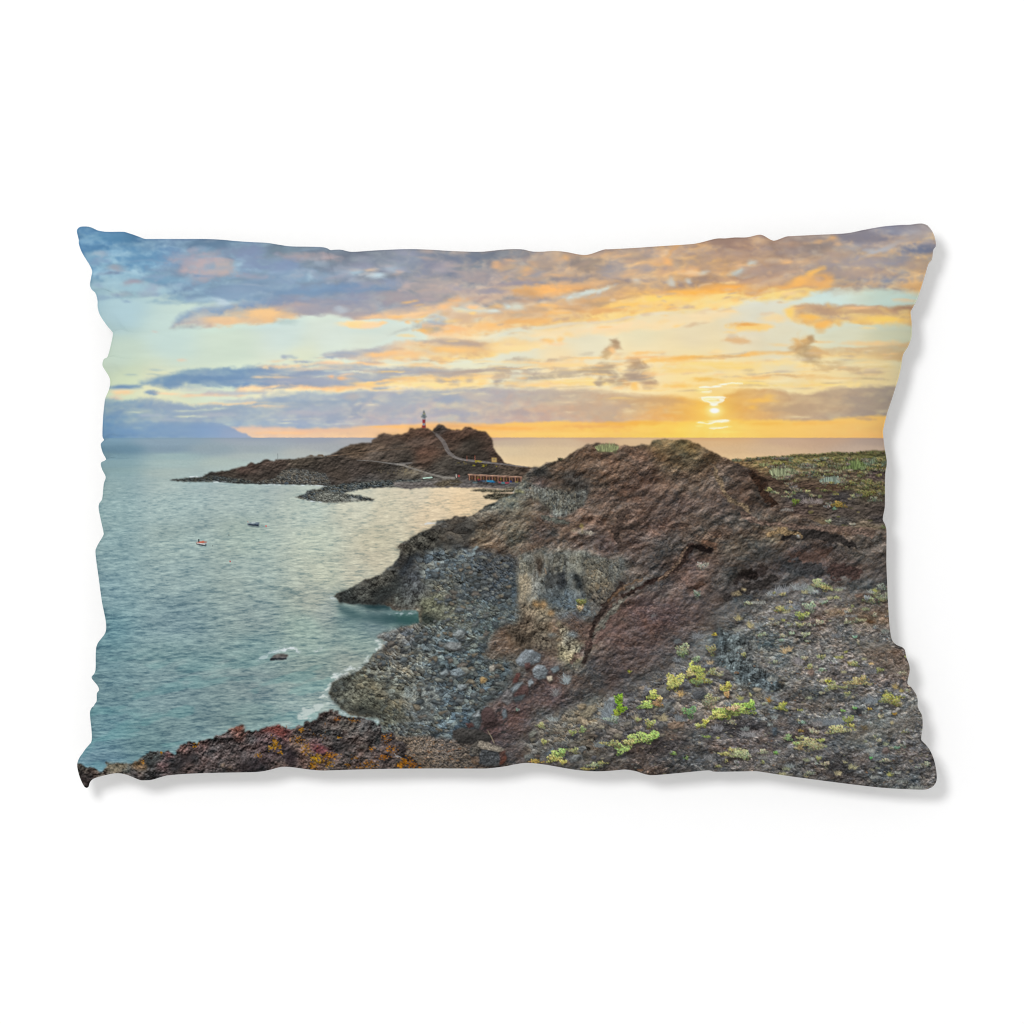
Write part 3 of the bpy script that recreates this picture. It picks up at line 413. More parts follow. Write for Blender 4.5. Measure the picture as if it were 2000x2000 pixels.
    boat(498, 1023, 11.5, (72, 86, 100), (128, 142, 152), (150, 164, 168)); q, m = stroke([(489, 1024.5, .9), (507, 1026.4, 1)], .8); put(q, m, C((36, 48, 64))); q, m = stroke([(495, 1021, 1.2), (500, 1020.4, 1.4)], .7); put(q, m, C((176, 190, 190))); q, m = stroke([(498.5, 1020, .7), (498.5, 1017.6, .7)], .7); put(q, m, C((170, 180, 180)))
    for bx, by, r, c_ in [(522.3, 1027.4, 1.2, (214, 56, 60)), (452, 1096, 1.3, (176, 60, 62)), (449.8, 1045, .7, (90, 74, 70)), (418, 1066, .6, (90, 90, 90)), (487, 1019.3, .6, (190, 80, 80))]:
        q, m = stroke([(bx, by - .6, r), (bx, by + .8, r * .8)], .8); put(q, m, C(c_))
def grain(sl, s1=2.2, s2=7, s3=30, seed=1, k=(.35, .5, .35), ang=0, st=1.0):
    """rock and cinder grain: lit bumps at three sizes"""
    x, y = XX[sl], YY[sl]
    h = fbm(x, y, s2 * st, s2, 4, seed, .65, ang) * F(s2) * F(.35)
    g = emboss(h, .55) * F(k[1]) + emboss(fbm(x, y, s3 * st, s3, 4, seed + 7, .55, ang) * F(s3) * F(.35), .55) * F(k[2])
    return g + fbm(x, y, s1 * st, s1, 2, seed + 13, .7, ang) * F(k[0])


def hill():
    # headland with the lighthouse
    out = [(333, 938), (348, 935.5), (360, 937), (375, 933.6), (399, 932), (404, 929), (401, 927), (412, 923), (435, 920.8), (451, 918.7), (472, 912.5), (484, 910.4), (491, 904.2), (496, 904), (503, 906.7), (511, 903), (518, 899), (525, 898), (538, 902), (542, 898.4), (594, 895.5), (606, 891), (633, 891.8), (646, 889.7), (672, 875.2), (687, 869.4), (708, 866), (728, 865.3), (728.4, 858.7), (738, 856), (743, 849.4), (753, 846.3), (768, 850.4), (786, 849.4), (799, 845.2), (802, 837), (811, 839), (819, 836.3), (832, 836), (840, 839), (846.5, 843), (852, 833.8), (859, 829.7), (869, 831.8), (875, 839), (888, 841), (902, 841), (910, 835.5), (923, 836), (933, 842), (950, 844.2), (955, 852.5), (962, 861.8), (964, 875), (968, 883.5), (978, 892), (983, 900), (985, 905), (999, 908), (1012, 911), (1026, 912.5), (1050, 914), (1070, 940), (1030, 968), (1003, 962), (990, 955), (912, 952), (869, 951), (859, 951.4), (828, 953), (801, 955), (770, 950.8), (728, 953), (690, 955), (640, 950), (612, 946.7), (540, 945), (480, 944.6), (460, 943), (435, 940), (400, 940.5), (372, 941)]
    sl, m = poly(out, 1.1, 7, .9, 3)
    x, y = XX[sl], YY[sl]
    col = cfield(sl, [(340, 938, 60, 64, 62), (400, 932, 62, 62, 58), (450, 925, 76, 66, 56), (480, 918, 84, 66, 56), (480, 938, 74, 66, 58), (540, 910, 86, 70, 60), (540, 930, 72, 62, 54), (590, 903, 92, 80, 66), (600, 925, 78, 70, 62), (660, 905, 84, 72, 62), (660, 925, 76, 64, 54), (700, 880, 104, 82, 62), (700, 915, 82, 70, 62), (740, 870, 106, 84, 66), (760, 858, 104, 82, 66), (780, 875, 92, 78, 66), (740, 890, 96, 82, 70), (800, 850, 112, 80, 60), (830, 845, 110, 76, 58), (815, 862, 92, 72, 60), (860, 840, 84, 72, 66), (760, 920, 80, 72, 64), (800, 925, 108, 98, 82), (830, 900, 96, 72, 58), (830, 885, 110, 76, 60), (800, 895, 84, 74, 64), (860, 905, 86, 78, 68), (880, 850, 104, 72, 56), (910, 850, 104, 72, 54), (920, 868, 68, 60, 52), (940, 850, 90, 64, 50), (955, 870, 96, 70, 56), (905, 885, 74, 64, 54), (940, 890, 66, 56, 48), (972, 895, 92, 68, 54), (880, 870, 92, 70, 56), (900, 915, 70, 66, 60), (950, 915, 76, 68, 60), (1000, 918, 98, 80, 64), (1040, 925, 96, 76, 60), (870, 945, 112, 104, 92), (800, 948, 110, 106, 100), (840, 938, 108, 102, 92), (720, 945, 84, 80, 76), (640, 940, 72, 64, 58), (560, 940, 76, 74, 70), (930, 945, 96, 88, 84), (1000, 955, 92, 90, 90)], 2.2, 60, 1.6)
    lum = col.mean(-1, keepdims=True); col = (lum + (col - lum) * F(.66)) * F(.90)
    g = grain(sl, 2.2, 6, 22, 5, (.22, .45, .55), -12, 1.6)
    col = col * (1 + F(.42) * g[..., None] + F(.10) * fbm(x, y, 30, 10, 3, 9, .5, -15)[..., None])
    put(sl, m, col)
    # rust red and grey patches, dark hollows
    for p, c_, k, r in [([(815, 880), (850, 876), (870, 890), (850, 905), (815, 900), (806, 892)], (100, 76, 62), .4, 4), ([(800, 838), (835, 838), (842, 850), (800, 852)], (110, 84, 68), .35, 4), ([(805, 888), (795, 896), (785, 900), (800, 886), (820, 876)], (62, 54, 48), .6, 3), ([(905, 862), (930, 852), (955, 862), (950, 880), (920, 876)], (54, 48, 42), .55, 5), ([(740, 850), (768, 852), (790, 855), (800, 862), (760, 868), (735, 866)], (72, 60, 52), .5, 4), ([(690, 903), (740, 903), (755, 912), (735, 918), (700, 915)], (60, 52, 46), .5, 4), ([(884, 884), (950, 894), (976, 904), (920, 900)], (56, 50, 44), .55, 3), ([(855, 900), (900, 905), (960, 912), (1000, 918), (960, 925), (900, 925), (860, 915)], (66, 60, 54), .5, 5)]:
        s, q = poly(p, 3, 9, r); put(s, q * F(k), C(c_) * (1 + F(.35) * grain(s, 2.2, 6, 16, 8))[..., None])
    # boulders along the shore and the breakwater of piled rock
    for p, sz, cc, k in [([(333, 938), (375, 933), (430, 930), (480, 936), (500, 942), (470, 944.5), (430, 941), (372, 941.5)], 4, (66, 70, 68), .8), ([(575, 915), (640, 925), (650, 948), (600, 946), (520, 944), (480, 944), (540, 934), (555, 920)], 4, (84, 84, 80), .75),
                         ([(692, 943), (760, 938), (830, 937), (850, 942), (830, 950), (770, 951), (728, 953), (705, 956), (672, 964.5), (690, 967), (710, 969.5), (735, 975.5), (730, 978.5), (690, 979), (672, 981), (640, 981), (614, 979), (588, 974), (579, 970.5), (596, 966), (602, 959), (625, 955), (640, 950)], 4.6, (70, 73, 71), 1)]:
        s, q = poly(p, 1.2, 5, .8, 6); h, r, r2 = stones(XX[s], YY[s], sz, 4, .7)
        put(s, q * F(k), C(cc) * (1 + F(.75) * h + F(.2) * grain(s, 2, 5, 12, 3))[..., None] * (1 + (r2[..., None] - F(.5)) * np.array([.14, .04, -.08], F)))
    s, q = poly([(618, 966), (640, 961), (672, 963), (684, 970), (690, 978), (672, 981), (640, 981), (620, 978)], 1.5, 5, 1.5); h, r, r2 = stones(XX[s], YY[s], 4.2, 14, .7); put(s, q * F(.8), C((104, 105, 98)) * (1 + F(.75) * h)[..., None])
    s, q = poly([(688, 972), (706, 975), (700, 978), (686, 978)], .8, 4, .8); put(s, q * F(.7), C((206, 206, 192)))
    # grey beach and its edge
    s, q = poly([(770, 942), (840, 941), (875, 936), (910, 944), (960, 948), (1005, 950), (1000, 958), (925, 952), (869, 951.5), (840, 950), (801, 955), (770, 950)], 1.5, 7, 1.2); put(s, q * F(.85), C((112, 106, 102)) * (1 + F(.35) * grain(s, 2, 5, 14, 31, ang=-3, st=1.8))[..., None])
    s, q = poly([(846, 947), (866, 938), (895, 937), (906, 943), (895, 949), (862, 952)], 1.5, 6, 1); put(s, q * F(.8), C((84, 76, 62)) * (1 + F(.5) * grain(s, 2, 5, 14, 31))[..., None])
    for p in ([(919, 957), (940, 955), (975, 957), (1006, 951), (1010, 962), (960, 962), (925, 960)], [(941, 969.5), (965, 963), (985, 961), (1006, 964), (1012, 972), (985, 978), (966, 977), (950, 974)]):
        s, q = poly(p, 1.3, 5, .8, 8); put(s, q, C((82, 78, 66)) * (1 + F(.6) * grain(s, 2, 5, 12, 41))[..., None])
    s, q = stroke([(905, 953, 1), (925, 953, 1.2), (1000, 957, 1), ], 1, 1, 5); put(s, q * F(.5), C((196, 178, 156)))
    s, q = stroke([(978, 963, .8), (1000, 963, 1.4), (1012, 960, .8)], 1); put(s, q * F(.75), C((200, 178, 154)))
    s, q = stroke([(1002, 962, .9), (1006, 957, 1.0), (1007, 952, .8), (1016, 950, .7)], .8); put(s, q * F(.7), C((190, 190, 184)))
    # foam line
    f = ss(-.1, .5, fbm(XX, YY, 9, 3, 3, 61))
    for p in ([(372, 932, 1.2), (400, 930.5, 1.2)], [(420, 941.5, .8), (450, 942, .9), (475, 945, 1)], [(510, 946, 1.2), (540, 946.5, 1.4), (575, 947.5, .9), (640, 949.5, .8)], [(580, 975.5, .8), (614, 979.5, 1.2), (630, 981, .8)]):
        s, q = stroke(p, 1); put(s, q * f[s] * F(.9), C((206, 216, 218)))
    s, q = stroke([(560, 945.2, 2.2), (564, 944.6, 2.2)], 1); put(s, q, C((86, 98, 108)))
    # water edge line under the shore is dark
    s, q = stroke([(430, 941, .7), (460, 943.5, .9), (505, 944.6, .9), (550, 945.4, .8), (600, 946.4, .8)], 1); put(s, q * F(.7), C((40, 44, 46)))
    # roads and paths
    R = C((138, 134, 134))
    for p, c_, k in [([(853.5, 850.5, 2.2), (860, 856, 3.2), (866.5, 863, 3.8), (870, 870, 4.0), (873.5, 878, 4.0), (879, 886.5, 3.6), (888, 893, 2.8), (897, 896.5, 2.2), (910, 899, 1.8), (923, 900.6, 2.2), (956, 904, 1.8), (981, 907, 1.6), (1001, 909.6, 1.3), (1030, 913, .8)], (140, 134, 132), .95),
                     ([(699, 899.6, .6), (728, 900.6, .7), (745, 903, .9), (762, 905.5, 1.2), (778, 907.5, 2.2), (790, 906.6, 2.4), (806, 904.4, .9)], (150, 146, 142), .85), ([(778, 907, 1.6), (790, 909.5, 1.8), (800, 913, 1.8), (815, 918, 1.5), (832, 923.5, 1.5), (850, 928.5, 1.8), (864, 932, 2.2), (888, 935, 2.2)], (158, 152, 144), .9),
                     ([(641, 891.6, .7), (690, 886.5, .6), (739, 881.3, .6), (775, 878, .5), (811, 877.5, .45)], (158, 132, 110), .8), ([(775, 876, .5), (800, 870, .5), (815, 868, .4)], (128, 104, 84), .6), ([(595, 894.8, .8), (610, 893, 1.2), (636, 893, 1)], (156, 150, 140), .8), ([(855, 874.5, .6), (866, 874, .7)], (146, 134, 122), .7), ([(770, 942, 1), (800, 941.4, 1.2), (850, 936, 1.2)], (138, 134, 126), .6), ([(880, 944, 1), (905, 946, 1.6), (920, 941, 1)], (126, 122, 118), .6),
                     ([(870, 878, .5), (884, 891, .5), (900, 898.6, .5), (930, 902.6, .5), (960, 905.5, .5)], (186, 178, 168), .5), ([(845, 843, .8), (852, 848, 1.6), (858, 850, 2)], (112, 106, 102), .8)]:
        s, q = stroke(p, .9); put(s, q * F(k * .78), C(c_) * F(.88) * (1 + F(.12) * fbm(XX[s], YY[s], 5, 3, 3, 3))[..., None])
    s, q = poly([(606, 891.5), (608, 889.5), (612, 889.5), (614, 892)], .2, 3, .6); put(s, q, C((104, 88, 72))); s, q = poly([(621, 891.5), (624, 888.6), (632, 888.6), (635, 892)], .2, 3, .6); put(s, q, C((96, 78, 60)))
    s, q = stroke([(545, 886.5, .4), (545, 898, .45)], .6); put(s, q * F(.7), C((92, 96, 100)))
    s, q = stroke([(828, 934.4, 1.1), (844.5, 932.8, 1.1)], .7); put(s, q, C((176, 200, 186)))
    # yellow scrub
    rng = np.random.default_rng(5)
    for cx, cy, rx, ry, n, c_ in [(934, 902, 10, 2.5, 26, (160, 144, 46)), (945, 910, 6, 3, 14, (150, 138, 44)), (926, 909, 3, 1.4, 6, (150, 140, 50)), (970, 911, 2, 1, 3, (150, 136, 54)), (795, 922, 24, 8, 50, (128, 116, 92)), (900, 905, 20, 4, 14, (120, 108, 70)), (755, 922, 20, 8, 16, (120, 108, 86))]:
        for i in range(n):
            a, b = rng.normal(0, .45, 2); r = rng.uniform(.5, 1.3); s, q = stroke([(cx + a * rx, cy + b * ry, r), (cx + a * rx + 1, cy + b * ry, r * .8)], .8); put(s, q * F(.5), C(c_) * F(rng.uniform(.75, 1.1)))
    # arcade by the beach
    s, q = poly([(915.6, 928), (1019, 932.6), (1019, 941.5), (962, 940.5), (930, 938.5), (915.6, 937)], .1, 5, .6); put(s, q, C((64, 48, 42)))
    s, q = poly([(914.5, 926.6), (940, 927.6), (1019.5, 931.4), (1019.5, 934.2), (914.5, 929.2)], .1, 5, .6); put(s, q * F(.8), C((156, 122, 104)))
    s, q = stroke([(914.5, 926.8, .4), (1019.5, 931.6, .4)], .6); put(s, q, C((180, 148, 128)))
    for i in range(10):
        px = 917.5 + i * 11.1; py = 928 + (px - 915) * .043
        s, q = stroke([(px, py, .9), (px, py + 10 - i * .1, .9)], .7); put(s, q * F(.75), C((158, 118, 98)))
        s, q = poly([(px + 3, py + 3), (px + 8, py + 3.2), (px + 8, py + 8), (px + 3, py + 8)], .3, 3, .7); put(s, q * F(.55), C([(96, 66, 56), (128, 108, 60), (84, 60, 52), (70, 62, 78)][i % 4]))
        s, q = stroke([(px + 5, py + 2.5, .5), (px + 5, py + 8, .5)], .6); put(s, q * F(.6), C((150, 120, 66)))
    for bx, by, w, c_ in [(938, 939.5, 5, (44, 52, 76)), (945, 940, 3.5, (76, 92, 112)), (957, 940, 8, (56, 146, 186)), (962, 941.5, 6, (44, 110, 160)), (977, 942.6, 4, (176, 84, 96)), (983, 943.6, 5, (70, 150, 160)), (990, 943.4, 4.5, (196, 62, 82)), (997, 940.5, 2.6, (40, 60, 132)), (1009, 941.5, 3, (140, 130, 72)), (897, 930, 1.6, (196, 64, 62)), (892, 929, .7, (200, 196, 190)), (935, 937, 2, (156, 52, 62)), (928, 943, 5, (92, 108, 112))]:
        s, q = poly([(bx - w, by - 1), (bx + w, by - 1.3), (bx + w * .8, by + 1.5), (bx - w * .7, by + 1.3)], .2, 4, .7); put(s, q * F(.9), C(c_))
    s, q = stroke([(892, 927, .4), (892, 933, .5)], .6); put(s, q * F(.8), C((206, 196, 186)))
    for fx, y0, y1 in ((912.5, 891.5, 900), (928.3, 891, 899.5)):
        s, q = stroke([(fx, y0, .45), (fx, y1, .45)], .6); put(s, q * F(.9), C((176, 104, 84)))
    s, q = poly([(961, 895), (970.4, 894.8), (970.4, 903.4), (961, 903)], 0, 5, .6); put(s, q, C((172, 144, 92))); s, q = poly([(963.4, 896.5), (968, 896.5), (968, 900), (963.4, 900)], 0, 5, .6); put(s, q * F(.8), C((120, 112, 92)))
    # the lighthouse: red and white bands, gallery, lantern
    for x0, y0, x1, y1, c_ in [(826.0, 831.4, 832.2, 836.4, (150, 42, 46)), (826.2, 827.4, 832.0, 831.9, (196, 202, 210)), (827.2, 828, 829.2, 831.5, (112, 136, 168)), (826.2, 820.0, 832.0, 827.8, (156, 40, 48)), (826.6, 816.8, 831.8, 820.4, (180, 190, 194)), (827.4, 815.8, 831.4, 817.8, (72, 78, 94)), (823.8, 813.8, 834.2, 816.4, (128, 140, 142)), (827.0, 811.4, 831.4, 814.6, (92, 104, 112)), (825.4, 810.2, 832.8, 812.2, (122, 136, 136)), (827.2, 807.4, 831.2, 810.8, (150, 148, 112)), (828.0, 804.6, 830.4, 808.0, (92, 102, 108)), (828.7, 802.4, 829.7, 805, (92, 100, 108))]:
        s, q = poly([(x0, y0), (x1, y0), (x1, y1), (x0, y1)], 0, 5, .5); put(s, np.clip(q * F(1.2), 0, 1) * F(.95), C(c_) * F(.88))
    s, q = stroke([(831.4, 816, .6), (831.6, 836, .7)], .6); put(s, q * F(.45), C((70, 54, 66)))
def cliff():
    rng = np.random.default_rng(11)
    # plateau behind, right
    top = [(1420, 899), (1444, 898), (1465, 896), (1490, 892.8), (1521, 892.8), (1548, 888.7), (1573, 887.7), (1595, 887), (1632, 883), (1649, 885), (1674, 882.5), (1709, 880), (1760, 880)]
    sl, m = poly(top + [(1840, 880), (1840, 1070), (1420, 1070)], 1.2, 8, .9, 4)
    col = cfield(sl, [(1440, 903, 122, 100, 72), (1520, 897, 112, 102, 66), (1600, 892, 104, 98, 62), (1700, 886, 92, 90, 58), (1480, 910, 136, 118, 84), (1560, 905, 124, 114, 76), (1640, 897, 100, 96, 64), (1720, 895, 96, 94, 66), (1470, 922, 84, 66, 52), (1510, 940, 74, 60, 50), (1560, 925, 110, 98, 78), (1600, 920, 108, 98, 78), (1650, 922, 92, 80, 66), (1710, 928, 92, 80, 74), (1500, 958, 82, 70, 60),
                       (1570, 950, 78, 64, 54), (1630, 952, 84, 68, 54), (1690, 950, 100, 92, 64), (1560, 968, 74, 70, 68), (1640, 968, 72, 68, 66), (1600, 985, 78, 68, 60), (1560, 1000, 84, 72, 66), (1650, 1000, 80, 72, 66), (1720, 1000, 78, 70, 64), (1640, 1018, 82, 78, 74), (1720, 1015, 80, 74, 72), (1560, 1020, 98, 82, 70), (1600, 1030, 116, 100, 78), (1690, 1030, 118, 106, 90), (1540, 1040, 106, 90, 80), (1700, 1045, 108, 86, 70)], 2.0, 60, 1.8)
    col = col * (1 + F(.55) * grain(sl, 2.2, 6, 18, 15, (.3, .4, .35), 0, 1.8)[..., None]); put(sl, m, col)
    # scrub speckle on the plateau
    for i in range(420):
        t = rng.random() ** 1.6; py = 886 + t * 150 + (0 if t > .1 else 6); px = rng.uniform(1450, 1732)
        if py < np.interp(px, [p[0] for p in top], [p[1] for p in top]) + 1: continue
        if t > .25 and rng.random() > .35: continue
        r = rng.uniform(.8, 2.2) * (1 + t); q, k = stroke([(px - r, py, r * .6), (px + r, py, r * .6)], 1.2)
        put(q, k * F(.5), C([(150, 140, 84), (112, 114, 62), (88, 84, 58), (160, 146, 110), (126, 112, 96)][rng.integers(5)]) * F(rng.uniform(.8, 1.15)))

    # the great cinder hill and its cliffs
    coast = [(1041, 914), (1053, 912.5), (1068, 905), (1086, 900), (1092, 895), (1099, 898), (1107, 892.8), (1117, 882.5), (1134, 876.3), (1146, 870), (1163, 866), (1202, 869), (1221, 872), (1233, 872.8), (1252, 867), (1266, 868), (1276, 860), (1283, 858.5), (1324, 858.8), (1341, 861), (1357, 865), (1376, 876), (1397, 886.6), (1415, 894), (1428, 901), (1445, 909), (1459, 917), (1475, 929), (1486, 945), (1498, 960), (1517, 987), (1545, 1000), (1600, 1022), (1680, 1034), (1840, 1036), (1840, 1552), (770, 1552), (760, 1440), (748, 1424), (739, 1400), (687, 1396), (668, 1385), (658, 1371), (644, 1354), (650, 1329), (681, 1321), (708, 1305), (728, 1280), (757, 1253), (737, 1243.5), (741, 1236), (766, 1232), (799, 1221), (822, 1215), (819, 1193), (803, 1190), (774, 1191), (757, 1182), (735, 1179), (700, 1178), (677, 1178), (666, 1175), (654, 1165), (664, 1157), (683, 1150), (697, 1140), (714, 1132), (743, 1121.6), (770, 1101), (781, 1088.5), (784, 1074), (778, 1066), (799, 1053), (832, 1035), (851, 1026), (853, 1018), (871, 1016), (888, 1009), (912, 1007.7), (917, 1011), (929, 1002.6), (943, 994), (962, 982), (968, 979), (985, 972), (1003, 964), (1008, 950), (1018, 939), (1022, 930)]
    sl, m = poly(coast, 2.0, 11, .9, 7)
    x, y = XX[sl], YY[sl]
    col = cfield(sl, [
        # skyline and the brown face of cinder
        (1060, 920, 82, 72, 60), (1100, 905, 98, 78, 62), (1140, 885, 104, 80, 62), (1200, 880, 98, 76, 60), (1290, 866, 112, 90, 58), (1340, 870, 116, 92, 54), (1390, 895, 96, 74, 50), (1150, 910, 96, 78, 64), (1250, 900, 96, 76, 62), (1330, 900, 96, 80, 58), (1400, 915, 84, 70, 60), (1440, 930, 78, 62, 52), (1470, 950, 70, 54, 44), (1500, 985, 76, 64, 56),
        (1080, 935, 92, 72, 58), (1060, 940, 98, 76, 68), (1170, 940, 94, 76, 62), (1250, 940, 88, 72, 62), (1330, 940, 92, 76, 64), (1400, 950, 92, 78, 68), (1460, 970, 82, 64, 52), (1180, 970, 98, 78, 66), (1250, 985, 90, 74, 64), (1330, 985, 90, 74, 66), (1400, 985, 92, 78, 70), (1460, 1000, 94, 78, 68), (1150, 1000, 104, 84, 70), (1200, 1020, 96, 80, 68), (1280, 1030, 94, 78, 70), (1350, 1030, 92, 76, 66), (1430, 1030, 96, 82, 72), (1500, 1010, 96, 80, 68),
        (1100, 1030, 98, 82, 70), (1060, 1050, 104, 84, 74), (1130, 1060, 98, 84, 76), (1180, 1065, 88, 72, 66), (1240, 1070, 86, 74, 68), (1310, 1065, 92, 78, 70), (1380, 1055, 104, 82, 66), (1440, 1065, 96, 84, 72), (1510, 1040, 124, 104, 80), (1560, 1045, 104, 88, 76), (1640, 1045, 106, 90, 76), (1720, 1050, 96, 82, 72),
        # left slopes of tuff and basalt
        (1010, 950, 104, 96, 82), (990, 970, 96, 92, 80), (960, 990, 88, 84, 74), (1010, 1000, 92, 84, 70), (960, 1020, 82, 74, 62), (1000, 1040, 96, 86, 70), (910, 1030, 76, 72, 64), (860, 1030, 78, 76, 70), (880, 1055, 70, 68, 64), (940, 1050, 98, 86, 68), (990, 1070, 98, 88, 74), (830, 1055, 84, 80, 70), (800, 1070, 76, 72, 66), (790, 1100, 74, 74, 72), (840, 1085, 72, 74, 74), (900, 1085, 78, 80, 80), (950, 1085, 90, 84, 74), (750, 1125, 84, 82, 74), (710, 1145, 80, 80, 74), (680, 1165, 60, 62, 58), (730, 1155, 52, 54, 52), (790, 1130, 64, 68, 70), (830, 1110, 86, 90, 92),
        (790, 1165, 92, 92, 82), (820, 1140, 100, 102, 100), (870, 1110, 96, 100, 100), (930, 1110, 84, 86, 86), (980, 1110, 96, 86, 80), (860, 1150, 112, 112, 104), (920, 1145, 100, 96, 92), (980, 1150, 92, 88, 86), (860, 1180, 122, 122, 104), (840, 1205, 108, 106, 86), (920, 1180, 108, 114, 112), (980, 1180, 104, 108, 106), (1010, 1200, 108, 96, 84),
        (790, 1240, 104, 104, 100), (760, 1260, 110, 108, 102), (850, 1225, 106, 110, 106), (900, 1220, 104, 110, 108), (950, 1230, 96, 92, 84), (810, 1275, 106, 108, 106), (870, 1265, 96, 104, 104), (920, 1260, 92, 90, 84), (730, 1300, 112, 112, 102), (780, 1320, 108, 106, 98), (840, 1310, 102, 108, 110), (900, 1310, 94, 98, 96), (700, 1335, 110, 112, 98), (670, 1345, 90, 92, 82), (740, 1350, 118, 118, 104), (800, 1360, 116, 118, 112), (860, 1350, 106, 112, 114), (700, 1375, 92, 92, 80), (760, 1390, 100, 102, 92), (820, 1395, 116, 120, 118), (860, 1390, 112, 120, 120), (780, 1425, 104, 108, 108), (830, 1425, 104, 110, 112), (880, 1410, 92, 102, 106), (920, 1380, 86, 90, 88),
        # cave cliff and the yellowish tuff under it
        (1060, 1085, 104, 96, 86), (1100, 1090, 110, 108, 98), (1150, 1095, 112, 108, 98), (1200, 1110, 104, 100, 92), (1020, 1130, 124, 116, 98), (1180, 1150, 100, 98, 92), (1100, 1170, 96, 104, 106), (1060, 1175, 108, 108, 100), (1150, 1180, 96, 96, 92), (1060, 1185, 132, 112, 84), (1030, 1210, 118, 92, 66), (1060, 1220, 128, 110, 84), (1100, 1220, 104, 92, 82), (1010, 1240, 92, 78, 62), (1060, 1250, 98, 82, 70), (1110, 1250, 138, 118, 88), (1130, 1270, 134, 118, 90), (1150, 1230, 96, 78, 70), (1160, 1200, 92, 84, 76), (960, 1280, 88, 82, 72), (1010, 1290, 96, 92, 84), (1050, 1285, 84, 74, 68), (1060, 1310, 90, 72, 68), (980, 1330, 92, 92, 90), (950, 1350, 88, 84, 84),
        # dark scree
        (1240, 1130, 92, 80, 72), (1290, 1150, 92, 78, 72), (1330, 1120, 92, 74, 66), (1200, 1190, 92, 72, 62), (1250, 1190, 90, 74, 72), (1200, 1240, 92, 76, 72), (1300, 1200, 88, 72, 70), (1350, 1170, 84, 72, 68), (1160, 1290, 90, 76, 72), (1250, 1260, 88, 74, 70), (1310, 1250, 84, 72, 68), (1130, 1340, 82, 70, 64), (1200, 1310, 80, 68, 66), (1080, 1360, 92, 74, 72), (1040, 1350, 96, 78, 74), (1010, 1390, 94, 76, 74), (1000, 1430, 86, 70, 68), (960, 1420, 84, 62, 60), (1060, 1400, 98, 92, 88), (1020, 1450, 86, 76, 72),
        (1380, 1130, 92, 78, 70), (1400, 1160, 84, 72, 66), (1370, 1080, 70, 58, 52), (1350, 1100, 96, 80, 76), (1430, 1120, 74, 66, 60), (1460, 1110, 70, 62, 58), (1500, 1080, 72, 66, 62), (1560, 1080, 84, 66, 60), (1620, 1070, 72, 64, 60), (1680, 1075, 82, 72, 64), (1720, 1090, 84, 72, 64), (1520, 1110, 66, 62, 62), (1600, 1110, 76, 66, 64), (1660, 1110, 82, 68, 62), (1720, 1120, 80, 68, 62), (1440, 1150, 66, 62, 60), (1480, 1140, 68, 66, 66), (1540, 1135, 72, 70, 68), (1640, 1140, 82, 72, 66), (1440, 1180, 82, 76, 72),
        # right-hand slope
        (1420, 1215, 84, 78, 72), (1500, 1180, 88, 84, 78), (1560, 1170, 92, 84, 78), (1640, 1165, 94, 84, 76), (1720, 1170, 88, 82, 74), (1420, 1250, 92, 96, 92), (1430, 1290, 84, 90, 88), (1480, 1230, 88, 82, 74), (1560, 1230, 84, 78, 72), (1620, 1210, 92, 82, 72), (1660, 1190, 104, 88, 72), (1700, 1200, 110, 90, 70), (1640, 1240, 84, 78, 72), (1720, 1240, 88, 80, 72), (1520, 1270, 84, 78, 70), (1580, 1290, 92, 86, 80), (1650, 1290, 96, 86, 78), (1750, 1300, 104, 92, 82), (1460, 1320, 84, 84, 80), (1540, 1330, 78, 76, 72), (1620, 1340, 86, 80, 74), (1720, 1330, 86, 78, 72), (1360, 1300, 96, 92, 88), (1300, 1330, 86, 80, 78), (1350, 1350, 92, 90, 86), (1420, 1360, 92, 90, 84), (1280, 1400, 92, 90, 84), (1220, 1350, 84, 78, 76), (1160, 1390, 100, 96, 88), (1200, 1410, 92, 88, 82), (1120, 1430, 96, 96, 88),
        (1100, 1470, 88, 86, 82), (1160, 1460, 92, 90, 84), (1180, 1495, 78, 74, 70), (1260, 1420, 92, 88, 80), (1340, 1420, 84, 78, 74), (1440, 1410, 78, 74, 72), (1500, 1370, 84, 80, 74), (1540, 1410, 72, 70, 68), (1620, 1390, 84, 80, 74), (1700, 1380, 78, 74, 70), (1770, 1370, 92, 84, 76), (1280, 1470, 72, 66, 64), (1360, 1470, 78, 72, 70), (1260, 1500, 82, 72, 66), (1400, 1500, 84, 74, 68), (1500, 1450, 72, 68, 66), (1480, 1495, 84, 76, 70), (1600, 1440, 82, 78, 74), (1680, 1430, 94, 90, 82), (1760, 1420, 92, 86, 80), (1580, 1490, 74, 70, 66), (1660, 1480, 72, 70, 68), (1740, 1470, 72, 68, 66), (1800, 1480, 72, 64, 62), (1640, 1510, 62, 60, 60), (1720, 1515, 72, 70, 68), (1800, 1520, 76, 70, 66)], 1.9, 160)
    lum = col.mean(-1, keepdims=True); col = (lum + (col - lum) * F(.74)) * F(1.04)
    # cinder grain: the grain runs down the slope
    g = grain(sl, 2.2, 5.5, 20, 5, (.36, .40, .34), -28, 1.5)
    g2 = grain(sl, 2.4, 6, 26, 25, (.36, .50, .42), 4, 1.3)
    mix = ss(1120, 1240, y + (x - 1400) * F(.15)); right = ss(1280, 1460, x)
    g = g * (1 - mix * right) + g2 * mix * right
    rg_ = (mix * right)[..., None]; lm = col.mean(-1, keepdims=True); col = col * (1 - rg_) + (lm + (col - lm) * F(.52)) * F(1.24) * rg_
